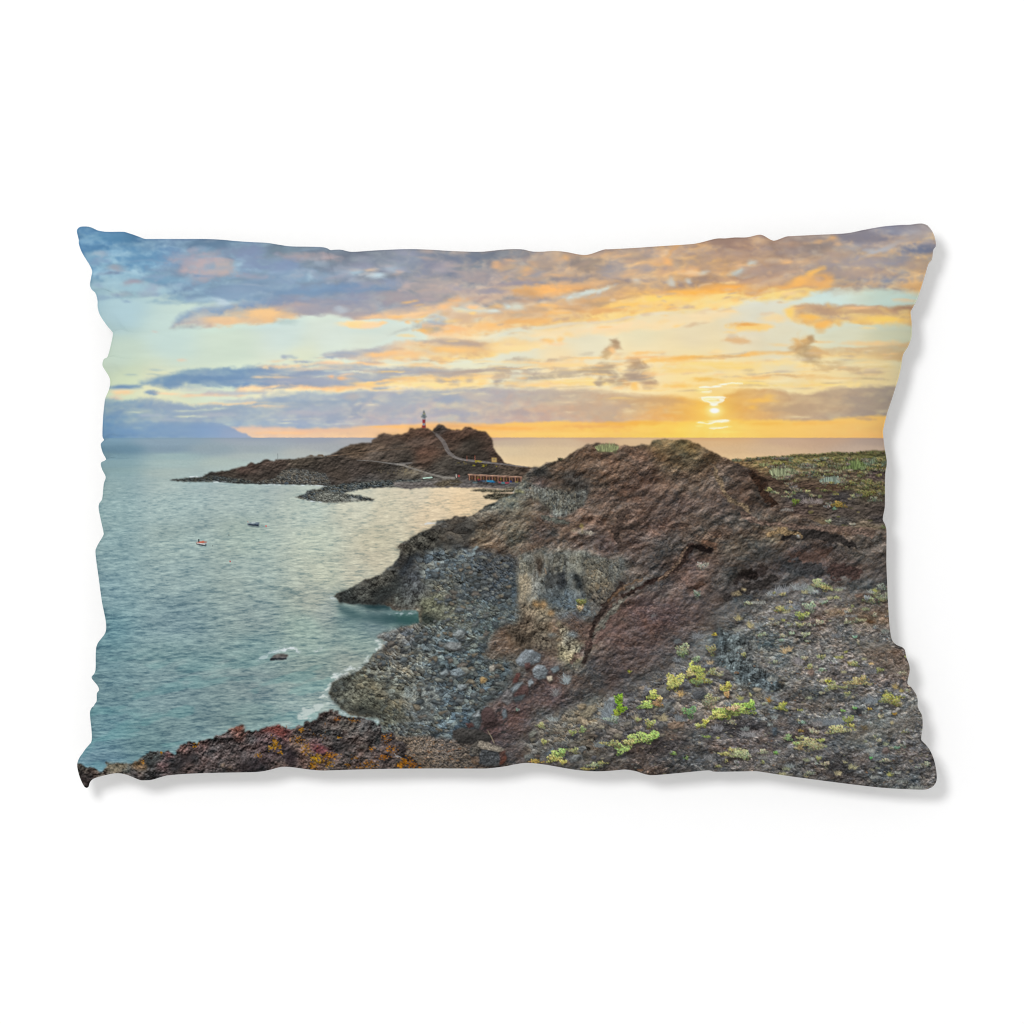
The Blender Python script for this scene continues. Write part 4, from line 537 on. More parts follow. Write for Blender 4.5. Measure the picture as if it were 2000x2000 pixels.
    hue = fbm(x, y, 40, 26, 4, 8, .6)[..., None] * np.array([.05, 0, -.03], F) + fbm(x, y, 90, 60, 3, 28)[..., None] * np.array([-.03, .015, .03], F) + fbm(x, y, 5, 4, 2, 18)[..., None] * np.array([.025, 0, -.03], F)
    wxx = x + 12 * fbm(x, y, 50, 50, 3, 141); wyy = y + 12 * fbm(x, y, 50, 50, 3, 151)
    rid = F(1) - np.abs(fbm(wxx, wyy, 60, 36, 4, 161, .6, -24)) * F(1.6); rid2 = F(1) - np.abs(fbm(wxx, wyy, 24, 15, 4, 171, .62, -20)) * F(1.6)
    gul = emboss(rid * F(15), .35, 3) * F(.10) + emboss(rid2 * F(6), .4) * F(.08)
    crumb = stones(x, y, 5, 181, .7, .2)[0] * F(.16) * ss(-.2, .5, fbm(x, y, 40, 30, 3, 191)) + stones(x, y, 9, 183, .7, .2)[0] * F(.16) * ss(.1, .6, fbm(x, y, 50, 40, 3, 193))
    form = emboss(fbm(x, y, 120, 70, 4, 35, .55, -30) * F(28), .30, 2)
    col = col * (1 + (gul * (1 - F(.5) * mix * right) + crumb)[..., None]) * (1 + F(.36) * g[..., None] + (F(.20) * form * (1 - F(.75) * ss(1100, 1260, y)))[..., None] + F(.09) * fbm(x, y, 60, 30, 3, 9, .5, -25)[..., None] + hue)
    put(sl, m, col)

    def face(p, pts, sx, sy, ang, seed, k=1.0, con=.7, rough=5, soft=2.5):
        """a cliff face of upright columns or tilted beds"""
        s, q = poly(p, rough, 12, soft, seed); X, Y = XX[s], YY[s]
        c = cfield(s, pts, 1.8, 80) if isinstance(pts, list) else C(pts)
        c = c * np.array([.95, .99, 1.03], F); c = c.mean(-1, keepdims=True) * F(.3) + c * F(.7)
        a = math.radians(ang); u = X * math.cos(a) + Y * math.sin(a); v = Y * math.cos(a) - X * math.sin(a)
        u = u + 3 * fbm(X, Y, 20, 20, 3, seed + 3)
        h = fbm(u, v, sx, sy, 4, seed, .62) * F(sx) * F(.5)
        gx = np.zeros_like(h); gx[:, 1:-1] = h[:, :-2] - h[:, 2:]
        blk = fbm(u, v, sx * 2.2, sx * 2.6, 3, seed + 15, .6)
        sh = np.clip(gx * F(.4), -1, 1) * F(.42) + blk * F(.34) + fbm(u, v, sx * .9, sy * .6, 3, seed + 5, .6) * F(.22) + grain(s, 2, 6, 18, seed, (.22, .42, .45))
        hb, rb, tb = stones(u, v, sx * 1.7, seed + 2, max(1.0, sy / sx * .32), .22)
        sh = sh * F(.75) + hb * F(.42)
        crack = F(.6) * ss(.34, .02, np.abs(fbm(u, v, sx * 1.7, sy * 1.2, 3, seed + 11, .6))) * ss(.1, .5, fbm(X, Y, 26, 26, 2, seed + 12) + F(.35))
        put(s, q * F(k), c * F(.93) * (1 + F(con) * sh - F(.38) * crack)[..., None])

    def pile(p, sz, pts, seed, k=1.0, con=.8, rough=5, soft=3, sy=.75, cover=None):
        """a slope of tumbled stones"""
        s, q = poly(p, rough, 14, soft, seed); X, Y = XX[s], YY[s]
        c = cfield(s, pts, 1.8, 200) if isinstance(pts, list) else C(pts)
        h1, r1, t1 = stones(X, Y, sz, seed, sy); h2, r2, t2 = stones(X * F(.94) + Y * F(.34), Y * F(.94) - X * F(.34), sz * .5, seed + 3, sy)
        pick = ss(-.25, .3, fbm(X, Y, sz * 2.2, sz * 2.2, 3, seed + 6) + F(.06))
        h = h1 * pick + h2 * (1 - pick); t = t1 * pick + t2 * (1 - pick)
        gr = grain(s, 2, 5, 18, seed + 8, (.22, .34, .34)); big = fbm(X, Y, 70, 46, 3, seed + 4, .5, -25)
        stain = ss(.15, .6, fbm(X, Y, 34, 26, 3, seed + 14, .6))[..., None] * F(.26)
        c = c * (1 + F(.16) * big[..., None]); c = c * (1 - stain) + c * np.array([1.02, .88, .74], F) * stain
        if cover: q = q * ss(-cover, cover * .6 + .1, fbm(X, Y, 30, 22, 4, seed + 2, .6) + F(.1))
        put(s, q * F(k), c * F(.86) * (1 + F(con) * F(.80) * h + F(.55) * gr)[..., None] * (1 + (t[..., None] - F(.5)) * np.array([.13, .03, -.10], F)))

    GREY = [(q_[0], q_[1], q_[2] * 1.0, q_[3] * 1.02, q_[4] * 1.02) for q_ in [(800, 1090, 80, 84, 86), (850, 1120, 104, 110, 112), (900, 1100, 98, 106, 110), (960, 1100, 86, 88, 90), (860, 1150, 122, 124, 116), (820, 1165, 112, 112, 98), (900, 1160, 104, 108, 108), (960, 1150, 84, 90, 96), (990, 1180, 90, 100, 106), (860, 1190, 132, 134, 118), (920, 1190, 116, 124, 120), (960, 1210, 96, 108, 108), (860, 1225, 112, 118, 116), (900, 1240, 108, 116, 116), (800, 1240, 106, 106, 106), (770, 1270, 106, 104, 100), (830, 1270, 104, 112, 114), (880, 1290, 100, 112, 116), (920, 1300, 96, 104, 104), (740, 1300, 114, 114, 106), (800, 1320, 112, 112, 106), (850, 1330, 110, 118, 120), (700, 1335, 122, 122, 108), (760, 1350, 128, 128, 114), (810, 1370, 134, 136, 128), (860, 1370, 112, 122, 126), (760, 1400, 96, 100, 92), (820, 1410, 124, 130, 128), (870, 1400, 118, 130, 132), (920, 1370, 98, 106, 108), (920, 1400, 92, 104, 110), (780, 1430, 108, 114, 116), (840, 1430, 104, 112, 116), (880, 1425, 84, 94, 100)]]
    # brown tuff slope with scattered dark rock, headland crag on the left
    pile([(835, 1040), (870, 1020), (915, 1012), (925, 1030), (900, 1060), (860, 1066), (838, 1062)], 26, (76, 74, 70), 21, .8, .6, 6, 5)
    face([(778, 1066), (800, 1054), (835, 1036), (870, 1030), (860, 1060), (830, 1080), (800, 1105), (772, 1112), (740, 1124), (700, 1142), (670, 1158), (656, 1166), (690, 1176), (740, 1178), (765, 1165), (785, 1140), (800, 1110)], [(785, 1070, 92, 84, 68), (830, 1050, 84, 78, 66), (800, 1100, 74, 74, 70), (750, 1130, 96, 90, 76), (700, 1150, 84, 82, 72), (680, 1168, 56, 58, 54), (740, 1165, 62, 60, 52)], 9, 30, -52, 31, .85, .8, 4, 3)
    for p, c_, k, r in [([(812, 1078), (826, 1082), (800, 1112), (786, 1128), (776, 1132), (782, 1114)], (42, 46, 50), .85, 3), ([(740, 1150), (772, 1130), (786, 1128), (780, 1150), (764, 1172), (730, 1176), (726, 1164)], (42, 46, 46), .7, 4), ([(660, 1168), (690, 1172), (740, 1174), (757, 1180), (700, 1178), (668, 1176)], (40, 46, 46), .75, 2), ([(850, 1058), (905, 1050), (925, 1036), (930, 1044), (900, 1062), (865, 1074)], (50, 50, 48), .6, 4), ([(784, 1074), (792, 1076), (788, 1088), (782, 1090)], (56, 56, 54), .6, 2)]:
        s, q = poly(p, 3, 9, r); put(s, q * F(k), C(c_) * (1 + F(.5) * grain(s, 2, 6, 16, 8))[..., None])
    face([(764, 1180), (772, 1160), (790, 1130), (812, 1110), (830, 1130), (846, 1160), (830, 1190), (800, 1190)], [(770, 1175, 92, 94, 84), (800, 1150, 84, 86, 84), (815, 1120, 80, 84, 88), (830, 1180, 110, 110, 94)], 5, 34, 12, 33, .8, .7, 4, 5)
    # stones
    pile([(815, 1095), (850, 1068), (910, 1075), (960, 1075), (1012, 1090), (1012, 1180), (1020, 1215), (985, 1215), (955, 1240), (935, 1280), (1000, 1290), (990, 1330), (965, 1360), (930, 1420), (890, 1440), (840, 1444), (780, 1440), (748, 1424), (739, 1402), (700, 1390), (660, 1372), (646, 1350), (655, 1330), (708, 1305), (757, 1253), (740, 1240), (800, 1222), (826, 1214), (830, 1190), (850, 1160), (830, 1130)], 15, GREY, 41, .95, .85, 5, 4)
    pile([(838, 1130), (890, 1095), (950, 1085), (1000, 1095), (1008, 1190), (950, 1200), (900, 1190), (850, 1175)], 10, GREY, 45, .8, .9, 6, 6)
    pile([(840, 1180), (920, 1180), (1012, 1185), (980, 1215), (930, 1225), (870, 1215)], 9, [(870, 1195, 138, 140, 126), (940, 1200, 108, 118, 118)], 46, .85, .75, 5, 6, .45)
    pile([(850, 1230), (960, 1220), (950, 1280), (920, 1320), (860, 1320), (840, 1270)], 17, GREY, 47, .85, .9, 8, 6, .7)
    # tilted pale beds by the water, lower left
    face([(822, 1170), (860, 1160), (905, 1180), (880, 1205), (850, 1216), (824, 1214)], [(840, 1180, 128, 126, 92), (880, 1175, 140, 138, 112), (840, 1208, 78, 76, 60)], 4, 26, 84, 51, .85, .7, 3, 3)
    face([(650, 1332), (690, 1320), (720, 1325), (760, 1340), (770, 1370), (750, 1394), (700, 1392), (668, 1384), (650, 1360)], [(660, 1340, 92, 96, 86), (690, 1350, 118, 116, 92), (720, 1345, 124, 122, 98), (740, 1375, 92, 90, 70), (700, 1385, 70, 72, 62), (760, 1350, 128, 124, 104)], 5, 34, 122, 53, .85, .9, 4, 3)
    face([(755, 1376), (775, 1370), (800, 1392), (806, 1402), (786, 1408), (762, 1402), (752, 1390)], [(770, 1380, 102, 100, 70), (790, 1400, 60, 62, 50)], 4, 24, 130, 55, .8, .8, 3, 3)
    face([(800, 1350), (830, 1335), (860, 1345), (850, 1390), (830, 1420), (806, 1400), (795, 1370)], [(820, 1360, 150, 150, 138), (830, 1400, 138, 142, 136)], 7, 28, 30, 57, .7, .6, 6, 6)
    for p, c_, k, r in [([(655, 1336), (672, 1330), (690, 1326), (668, 1352), (650, 1364), (646, 1356)], (60, 64, 62), .55, 3), ([(682, 1372), (700, 1378), (720, 1386), (714, 1394), (690, 1392)], (46, 48, 46), .75, 3), ([(744, 1324), (768, 1322), (766, 1340), (752, 1340)], (48, 50, 50), .6, 3), ([(715, 1386), (742, 1390), (738, 1398), (716, 1396)], (44, 46, 44), .7, 2), ([(826, 1196), (850, 1204), (858, 1216), (824, 1216)], (38, 46, 44), .7, 3), ([(905, 1405), (918, 1412), (912, 1420), (895, 1420)], (44, 54, 60), .6, 3), ([(844, 1430), (858, 1428), (854, 1440), (842, 1440)], (40, 44, 46), .7, 2), ([(888, 1398), (912, 1392), (905, 1416), (884, 1418)], (58, 70, 78), .5, 4)]:
        s, q = poly(p, 2, 7, r); put(s, q * F(k), C(c_) * (1 + F(.5) * grain(s, 2, 6, 16, 8))[..., None])
    pile([(650, 1335), (690, 1322), (760, 1335), (800, 1360), (830, 1400), (800, 1410), (740, 1396), (680, 1388), (650, 1360)], 13, [(660, 1345, 84, 88, 84), (720, 1350, 112, 110, 96), (780, 1370, 118, 117, 106), (720, 1385, 66, 68, 62), (820, 1390, 122, 126, 124)], 58, .6, .95, 6, 5, .7)
    face([(664, 1345), (690, 1332), (720, 1345), (748, 1372), (740, 1386), (700, 1378)], [(690, 1345, 126, 122, 100), (720, 1365, 104, 102, 82)], 4, 30, 124, 54, .6, .9, 4, 4)
    r3 = np.random.default_rng(9)
    for i in range(150):
        px = r3.uniform(665, 1005); py = r3.uniform(1070, 1435)
        if IMG[int(py - PY0), int(px - PX0)].sum() > 1.9 or px < 1010 - (py - 1050) * .95 and py < 1180 or px < 700 + abs(py - 1340) * .9: continue
        L = r3.uniform(3, 11); a_ = r3.uniform(-.9, .7)
        q_, k_ = stroke([(px - L * math.cos(a_), py - L * math.sin(a_), .6), (px, py, r3.uniform(1.2, 2.8)), (px + L * math.cos(a_), py + L * math.sin(a_), .6)], 1.6, 2, 6, i % 40); put(q_, k_ * F(.62), C((46, 49, 50)))
    # columns of the upper cliff, and the long cliff with the hollow
    face([(1018, 958), (1040, 950), (1080, 956), (1120, 962), (1150, 955), (1142, 985), (1118, 1000), (1100, 1010), (1082, 1008), (1066, 988), (1050, 975), (1030, 970)], [(1030, 962, 120, 116, 104), (1070, 970, 114, 114, 104), (1110, 985, 104, 104, 96), (1090, 1002, 120, 122, 112), (1140, 970, 84, 82, 76)], 5, 40, 3, 61, .95, .85, 4, 2)
    face([(1098, 920), (1120, 915), (1140, 930), (1150, 950), (1130, 968), (1108, 958), (1100, 940)], (70, 68, 64), 12, 26, 20, 63, .65, .7, 4, 4)
    face([(1040, 915), (1072, 916), (1070, 930), (1048, 934)], (58, 56, 52), 8, 16, 20, 64, .7, .6, 3, 3)
    face([(1014, 1084), (1050, 1078), (1095, 1084), (1140, 1076), (1180, 1090), (1212, 1096), (1214, 1130), (1196, 1160), (1180, 1176), (1150, 1182), (1110, 1190), (1060, 1180), (1036, 1176), (1012, 1172)], [(1022, 1100, 118, 116, 104), (1022, 1150, 152, 140, 116), (1050, 1095, 104, 96, 84), (1055, 1130, 130, 132, 126), (1090, 1100, 118, 114, 102), (1120, 1110, 124, 122, 108), (1150, 1100, 112, 112, 100), (1165, 1130, 128, 122, 104), (1200, 1110, 116, 116, 108), (1180, 1160, 98, 96, 88), (1100, 1170, 92, 104, 108), (1050, 1170, 104, 112, 112), (1130, 1180, 92, 98, 98)], 7, 52, 2, 65, .95, .75, 5, 2)
    for p, c_, k, r in [([(1062, 1122), (1076, 1116), (1084, 1128), (1080, 1150), (1066, 1152)], (64, 66, 66), .55, 3), ([(1084, 1120), (1104, 1116), (1106, 1140), (1096, 1152), (1084, 1146)], (52, 55, 58), .62, 2.5), ([(1106, 1118), (1120, 1116), (1122, 1144), (1110, 1150)], (78, 82, 82), .45, 2.5), ([(1119, 1118), (1132, 1124), (1136, 1146), (1124, 1150)], (42, 46, 48), .7, 2.5), ([(1090, 1126), (1100, 1120), (1101, 1138), (1092, 1140)], (36, 38, 40), .6, 2), ([(1060, 1150), (1090, 1154), (1084, 1160), (1062, 1160)], (70, 74, 76), .5, 3), ([(1048, 1090), (1058, 1090), (1060, 1120), (1050, 1128)], (64, 56, 50), .7, 2.5), ([(1032, 1095), (1042, 1100), (1038, 1112), (1030, 1108)], (70, 60, 52), .6, 2), ([(1070, 1106), (1088, 1104), (1084, 1114), (1068, 1116)], (62, 60, 58), .7, 2.5), ([(1180, 1124), (1198, 1122), (1192, 1130)], (56, 54, 50), .6, 2.5), ([(1106, 955), (1126, 962), (1118, 972), (1108, 966)], (58, 54, 50), .5, 3), ([(1050, 990), (1085, 988), (1082, 994), (1056, 998)], (60, 56, 50), .6, 2.5)]:
        s, q = poly(p, 2.5, 8, r); put(s, q * F(k), C(c_) * (1 + F(.6) * grain(s, 2, 6, 16, 8))[..., None])
    s, q = stroke([(1084, 1117, .9), (1095, 1116, 1.2), (1114, 1115, .8)], 1.4, 2.5); put(s, q * F(.4), C((150, 146, 134)))
    s, q = stroke([(1064, 1110, 1.4), (1066, 1118, 2)], 1.2, 1, 5); put(s, q * F(.7), C((190, 158, 128)))
    s, q = poly([(1036, 1142), (1050, 1128), (1058, 1130), (1054, 1150), (1042, 1160)], 2, 8, 2); put(s, q * F(.7), C((150, 150, 142)) * (1 + F(.4) * grain(s, 2, 6, 16, 8))[..., None])
    for cx, y0, y1, w, c_, k in [(1018, 1092, 1165, 4, (148, 138, 116), .6), (1025, 1100, 1172, 4, (160, 148, 124), .65), (1034, 1118, 1165, 3, (138, 132, 116), .5), (1044, 1086, 1130, 4, (92, 84, 74), .6), (1053, 1092, 1120, 2.5, (66, 58, 50), .6), (1066, 1086, 1106, 3, (118, 112, 98), .5), (1074, 1086, 1104, 2, (84, 80, 74), .5), (1082, 1085, 1106, 3, (126, 124, 112), .5), (1090, 1086, 1112, 1.5, (78, 76, 70), .6), (1097, 1085, 1114, 3, (134, 128, 110), .55), (1104, 1084, 1116, 1.5, (84, 80, 72), .6), (1112, 1083, 1116, 4, (122, 122, 112), .55), (1121, 1086, 1118, 1.4, (80, 78, 70), .6), (1129, 1082, 1120, 4, (130, 128, 112), .5), (1138, 1084, 1118, 1.5, (72, 72, 66), .6), (1146, 1092, 1170, 3.5, (118, 116, 102), .5), (1154, 1096, 1176, 1.6, (70, 66, 60), .5), (1162, 1098, 1160, 3.5, (134, 128, 110), .5), (1171, 1094, 1150, 1.6, (78, 74, 66), .55), (1179, 1094, 1122, 4, (124, 124, 112), .5), (1188, 1096, 1124, 1.6, (80, 80, 74), .5), (1196, 1100, 1134, 3.5, (118, 120, 112), .55), (1206, 1100, 1132, 2.2, (110, 112, 106), .5), (1062, 1150, 1158, 14, (94, 104, 108), .5), (1150, 1160, 1200, 3, (108, 116, 116), .5), (1160, 1170, 1205, 2.4, (92, 100, 102), .5),
                               (1026, 956, 972, 2, (124, 120, 108), .5), (1040, 954, 978, 2, (132, 128, 114), .5), (1048, 955, 982, 1.2, (84, 80, 72), .5), (1056, 956, 985, 2.4, (122, 122, 110), .5), (1066, 958, 990, 1.2, (76, 74, 68), .5), (1074, 960, 1004, 2.6, (128, 128, 116), .5), (1083, 960, 1008, 1.2, (80, 78, 72), .5), (1091, 962, 1006, 2.6, (126, 126, 116), .5), (1100, 964, 1004, 1.2, (74, 72, 66), .5), (1110, 968, 1000, 2.4, (110, 110, 102), .5), (1122, 968, 996, 2.2, (104, 102, 94), .5), (1134, 964, 990, 2.0, (92, 90, 82), .5)]:
        s, q = stroke([(cx, y0, w), (cx + 1.5, (y0 + y1) / 2, w * .85), (cx, y1, w * .6)], 2, 2.2, 8, int(cx) % 50); put(s, q * F(k), C(c_) * (1 + F(.6) * grain(s, 2, 5, 14, 8))[..., None])
    FACE = [(1022, 1100, 110, 112, 106), (1022, 1150, 142, 136, 120), (1050, 1095, 94, 94, 88), (1090, 1100, 108, 110, 104), (1120, 1110, 112, 114, 108), (1150, 1100, 100, 103, 98), (1165, 1130, 114, 114, 104), (1200, 1110, 104, 107, 103), (1180, 1160, 92, 90, 84), (1100, 1170, 90, 100, 104)]
    pile([(1014, 1084), (1050, 1078), (1140, 1076), (1212, 1096), (1214, 1130), (1180, 1176), (1110, 1190), (1036, 1176), (1012, 1172)], 15, FACE, 62, .42, 1.0, 5, 4, 1.7)
    pile([(1140, 1090), (1212, 1096), (1214, 1135), (1180, 1180), (1150, 1190)], 7, [(1160, 1130, 122, 114, 98), (1200, 1110, 104, 102, 94), (1170, 1175, 88, 84, 78)], 66, .6, .9, 4, 4, 1.3)
    pile([(1020, 958), (1080, 956), (1150, 958), (1142, 985), (1100, 1010), (1066, 988), (1030, 970)], 7, (112, 111, 101), 68, .5, .9, 4, 3, 1.9)
    for p, c_, k, r in [([(1064, 1124), (1078, 1117), (1086, 1128), (1082, 1148), (1066, 1150)], (54, 56, 57), .62, 2.5), ([(1086, 1120), (1103, 1117), (1105, 1138), (1096, 1150), (1086, 1144)], (44, 47, 50), .72, 2), ([(1120, 1119), (1131, 1125), (1135, 1144), (1125, 1148)], (38, 42, 44), .75, 2), ([(1107, 1119), (1118, 1118), (1119, 1142), (1110, 1146)], (88, 93, 93), .5, 2), ([(1047, 1090), (1057, 1090), (1059, 1118), (1050, 1124)], (62, 54, 48), .6, 2), ([(1140, 1120), (1150, 1130), (1146, 1160), (1138, 1150)], (84, 80, 72), .5, 3), ([(1181, 1124), (1197, 1122), (1190, 1132)], (50, 48, 45), .6, 2), ([(1206, 1128), (1214, 1130), (1196, 1162), (1182, 1176), (1186, 1160)], (66, 60, 56), .5, 3),
                        ([(1014, 1092), (1028, 1090), (1042, 1104), (1038, 1120), (1016, 1120)], (116, 116, 106), .45, 3), ([(1013, 1122), (1036, 1122), (1044, 1140), (1034, 1172), (1014, 1172)], (164, 150, 126), .5, 4), ([(1038, 1142), (1051, 1130), (1057, 1132), (1054, 1150), (1043, 1162)], (150, 152, 146), .6, 2), ([(1066, 1088), (1092, 1086), (1094, 1108), (1068, 1110)], (122, 118, 106), .4, 3), ([(1108, 1086), (1134, 1084), (1134, 1114), (1110, 1114)], (134, 132, 118), .4, 3)]:
        s, q = poly(p, 2.2, 7, r); put(s, q * F(k), C(c_) * (1 + F(.55) * grain(s, 2, 6, 16, 8))[..., None])
    # blue-grey slabs, ochre tuff
    pile([(1050, 1170), (1100, 1160), (1150, 1178), (1160, 1205), (1120, 1215), (1075, 1200)], 10, (100, 110, 114), 71, .75, .6, 6, 5)
    face([(1010, 1180), (1040, 1172), (1066, 1172), (1080, 1200), (1070, 1235), (1080, 1262), (1050, 1270), (1005, 1252), (992, 1232), (1010, 1205)], [(1030, 1185, 126, 108, 82), (1055, 1178, 146, 120, 84), (1030, 1215, 100, 84, 66), (1060, 1220, 122, 108, 86), (1010, 1245, 84, 70, 54)], 9, 22, 20, 73, .75, .8, 6, 5)
    face([(1086, 1212), (1100, 1222), (1125, 1240), (1146, 1262), (1148, 1280), (1130, 1290), (1112, 1292), (1090, 1285), (1088, 1262), (1096, 1248)], [(1095, 1225, 156, 138, 104), (1110, 1245, 134, 128, 110), (1125, 1255, 150, 136, 104), (1095, 1280, 146, 130, 92), (1125, 1285, 172, 146, 100), (1142, 1272, 130, 134, 128)], 6, 18, -10, 75, .85, .8, 4, 3)
    pile([(1100, 1200), (1130, 1195), (1145, 1230), (1140, 1260), (1115, 1235)], 6, (98, 84, 78), 77, .7, .6, 4, 4)
    rr = [(1046, 1178, 7, 7, (158, 126, 86)), (1060, 1180, 6, 8, (152, 122, 86)), (1075, 1195, 6, 6, (160, 128, 90)), (1131, 1186, 5, 6, (190, 160, 118)), (1135, 1175, 9, 6, (122, 120, 62)), (1077, 1240, 9, 4, (122, 128, 126)), (1118, 1238, 10, 6, (112, 122, 126)), (1090, 1217, 3, 6, (160, 150, 122))]
    for cx, cy, rx, ry, c_ in rr:
        s, q = poly([(cx + rx * math.cos(t), cy + ry * math.sin(t)) for t in np.linspace(0, 6.28, 14)[:-1]], 2, 6, 1.6); put(s, q * F(.75), C(c_) * (1 + F(.5) * grain(s, 2, 5, 12, 9))[..., None])
    # beds of cinder running down to the left: dark seams and lighter ribs
    for p, c_, k, ro in [([(1215, 1140, 5), (1180, 1185, 6), (1160, 1220, 5), (1150, 1262, 6), (1140, 1290, 4)], (56, 46, 42), .55, 5), ([(1235, 1148, 3), (1205, 1180, 5), (1170, 1225, 5), (1156, 1250, 4)], (104, 104, 96), .5, 4), ([(1252, 1128, 2), (1210, 1150, 3), (1190, 1175, 3)], (106, 84, 64), .4, 5), ([(1349, 1063, 4), (1338, 1078, 6.5), (1326, 1102, 6), (1313, 1114, 5), (1292, 1127, 4.5), (1262, 1138, 4), (1240, 1152, 4), (1215, 1162, 4)], (56, 44, 40), .62, 4), ([(1350, 1066, 3), (1368, 1070, 6), (1385, 1076, 5)], (38, 30, 28), .85, 3), ([(1340, 1070, 2.2), (1326, 1092, 3), (1308, 1115, 3), (1286, 1132, 3)], (112, 94, 80), .6, 3), ([(1446, 1124, 5), (1460, 1118, 8), (1472, 1124, 7)], (38, 33, 30), .62, 5), ([(1490, 1112, 8), (1450, 1130, 5), (1430, 1136, 4)], (52, 44, 42), .4, 6), ([(1420, 1165, 6), (1450, 1150, 9), (1480, 1140, 9), (1510, 1130, 7)], (58, 54, 52), .6, 6), ([(1490, 945, 9), (1480, 935, 7), (1465, 925, 4)], (52, 40, 34), .5, 5), ([(1470, 930, 6), (1490, 965, 8), (1510, 985, 5)], (64, 46, 36), .55, 6), ([(1530, 1050, 8), (1580, 1040, 10), (1630, 1052, 8), (1664, 1066, 5)], (56, 52, 50), .6, 6), ([(1545, 1088, 8), (1590, 1085, 10), (1620, 1075, 5)], (86, 64, 55), .28, 6), ([(1540, 1105, 12), (1590, 1112, 14)], (64, 66, 68), .5, 8), ([(1625, 1115, 14), (1670, 1120, 12)], (78, 60, 56), .5, 8), ([(1395, 915, 4), (1402, 935, 5), (1408, 955, 5), (1425, 975, 5), (1450, 990, 5), (1460, 1000, 3)], (118, 102, 82), .55, 5), ([(1450, 1005, 5), (1480, 1020, 5), (1520, 1025, 4), (1580, 1030, 5), (1700, 1040, 8)], (110, 92, 82), .5, 5), ([(1500, 1042, 5), (1525, 1036, 7), (1560, 1046, 5)], (140, 118, 88), .55, 6), ([(1376, 1060, 7), (1392, 1066, 5)], (114, 82, 64), .3, 5), ([(1120, 1285, 6), (1160, 1250, 6), (1200, 1205, 7), (1240, 1180, 6)], (104, 84, 78), .4, 8),
                        ([(1200, 1045, 3), (1225, 1030, 3), (1260, 1010, 2)], (64, 54, 48), .45, 6), ([(1130, 1020, 4), (1090, 1048, 4), (1040, 1068, 4), (1020, 1076, 3)], (108, 90, 76), .3, 5), ([(1220, 1000, 8), (1200, 1040, 8), (1210, 1070, 6)], (76, 64, 58), .5, 8), ([(1060, 1008, 3), (1085, 1018, 5), (1110, 1020, 4)], (80, 84, 78), .5, 5), ([(1300, 1150, 4), (1260, 1175, 5), (1230, 1190, 4)], (70, 60, 58), .35, 6)]:
        s, q = stroke(p, 3, ro * .7, 9); put(s, q * F(min(.95, k * 1.5)), C(np.array(c_) * (.82 if sum(c_) < 200 else 1.0)) * (1 + F(.6) * grain(s, 2.2, 7, 20, 12, ang=-30, st=1.4))[..., None])
    # pale chips and salt-white scrub on the hill
    for cx, cy, rx, ry, c_ in [(1140, 1040, 14, 5, (140, 134, 122)), (1150, 1042, 8, 3, (186, 176, 160)), (1122, 1035, 8, 3, (150, 138, 118)), (1136, 1028, 4, 3, (176, 160, 92)), (1136, 1038, 2, 6, (168, 154, 120)), (1192, 1060, 3, 2, (170, 168, 158)), (1369, 1103, 12, 7, (132, 124, 116)), (1412, 1127, 7, 5, (116, 112, 108)), (1392, 1130, 4, 3, (110, 106, 102)), (1360, 1163, 6, 6, (120, 124, 110)), (1275, 1201, 6, 3, (136, 138, 138)), (1322, 1251, 7, 4, (98, 106, 108)), (1206, 1262, 2, 1.5, (120, 124, 124)), (1436, 1158, 12, 4, (176, 160, 122)), (1450, 1150, 6, 3, (190, 172, 130)), (1110, 955, 3, 2, (150, 128, 104)), (1032, 953, 3, 1.6, (160, 130, 108)), (1015, 960, 12, 3, (150, 146, 108)), (1000, 976, 14, 4, (136, 132, 112)), (985, 983, 10, 3, (120, 118, 104)), (1090, 1000, 14, 3, (136, 138, 128))]:
        s, q = poly([(cx + rx * math.cos(t), cy + ry * math.sin(t)) for t in np.linspace(0, 6.28, 14)[:-1]], 2.4, 4, 1.0); put(s, q * F(.6), C(c_) * (1 + F(.5) * grain(s, 2, 4, 10, 9))[..., None])

    # tumbled stones on the near slope and the rib of basalt
    NEAR = [(q_[0], q_[1], q_[2] * 1.18, q_[3] * 1.18, q_[4] * 1.18) for q_ in [(1060, 1400, 100, 98, 92), (1100, 1470, 94, 94, 90), (1150, 1400, 118, 112, 98), (1180, 1430, 96, 92, 88), (1230, 1360, 96, 94, 92), (1300, 1380, 104, 102, 98), (1340, 1340, 98, 98, 96), (1380, 1310, 108, 108, 106), (1400, 1380, 112, 106, 98), (1330, 1410, 104, 96, 90), (1460, 1360, 100, 100, 94)]]
    pile([(1070, 1400), (1110, 1385), (1160, 1370), (1210, 1345), (1250, 1335), (1290, 1320), (1330, 1290), (1370, 1280), (1410, 1300), (1470, 1330), (1490, 1360), (1450, 1390), (1420, 1410), (1330, 1420), (1280, 1430), (1230, 1440), (1150, 1480), (1080, 1495), (1030, 1485), (1020, 1450)], 20, NEAR, 81, .85, .75, 8, 6, .7)
    pile([(1070, 1400), (1160, 1370), (1250, 1335), (1330, 1290), (1470, 1330), (1490, 1360), (1420, 1410), (1280, 1430), (1150, 1480), (1040, 1485)], 8, NEAR, 83, .8, .8, 10, 8, .7, .5)
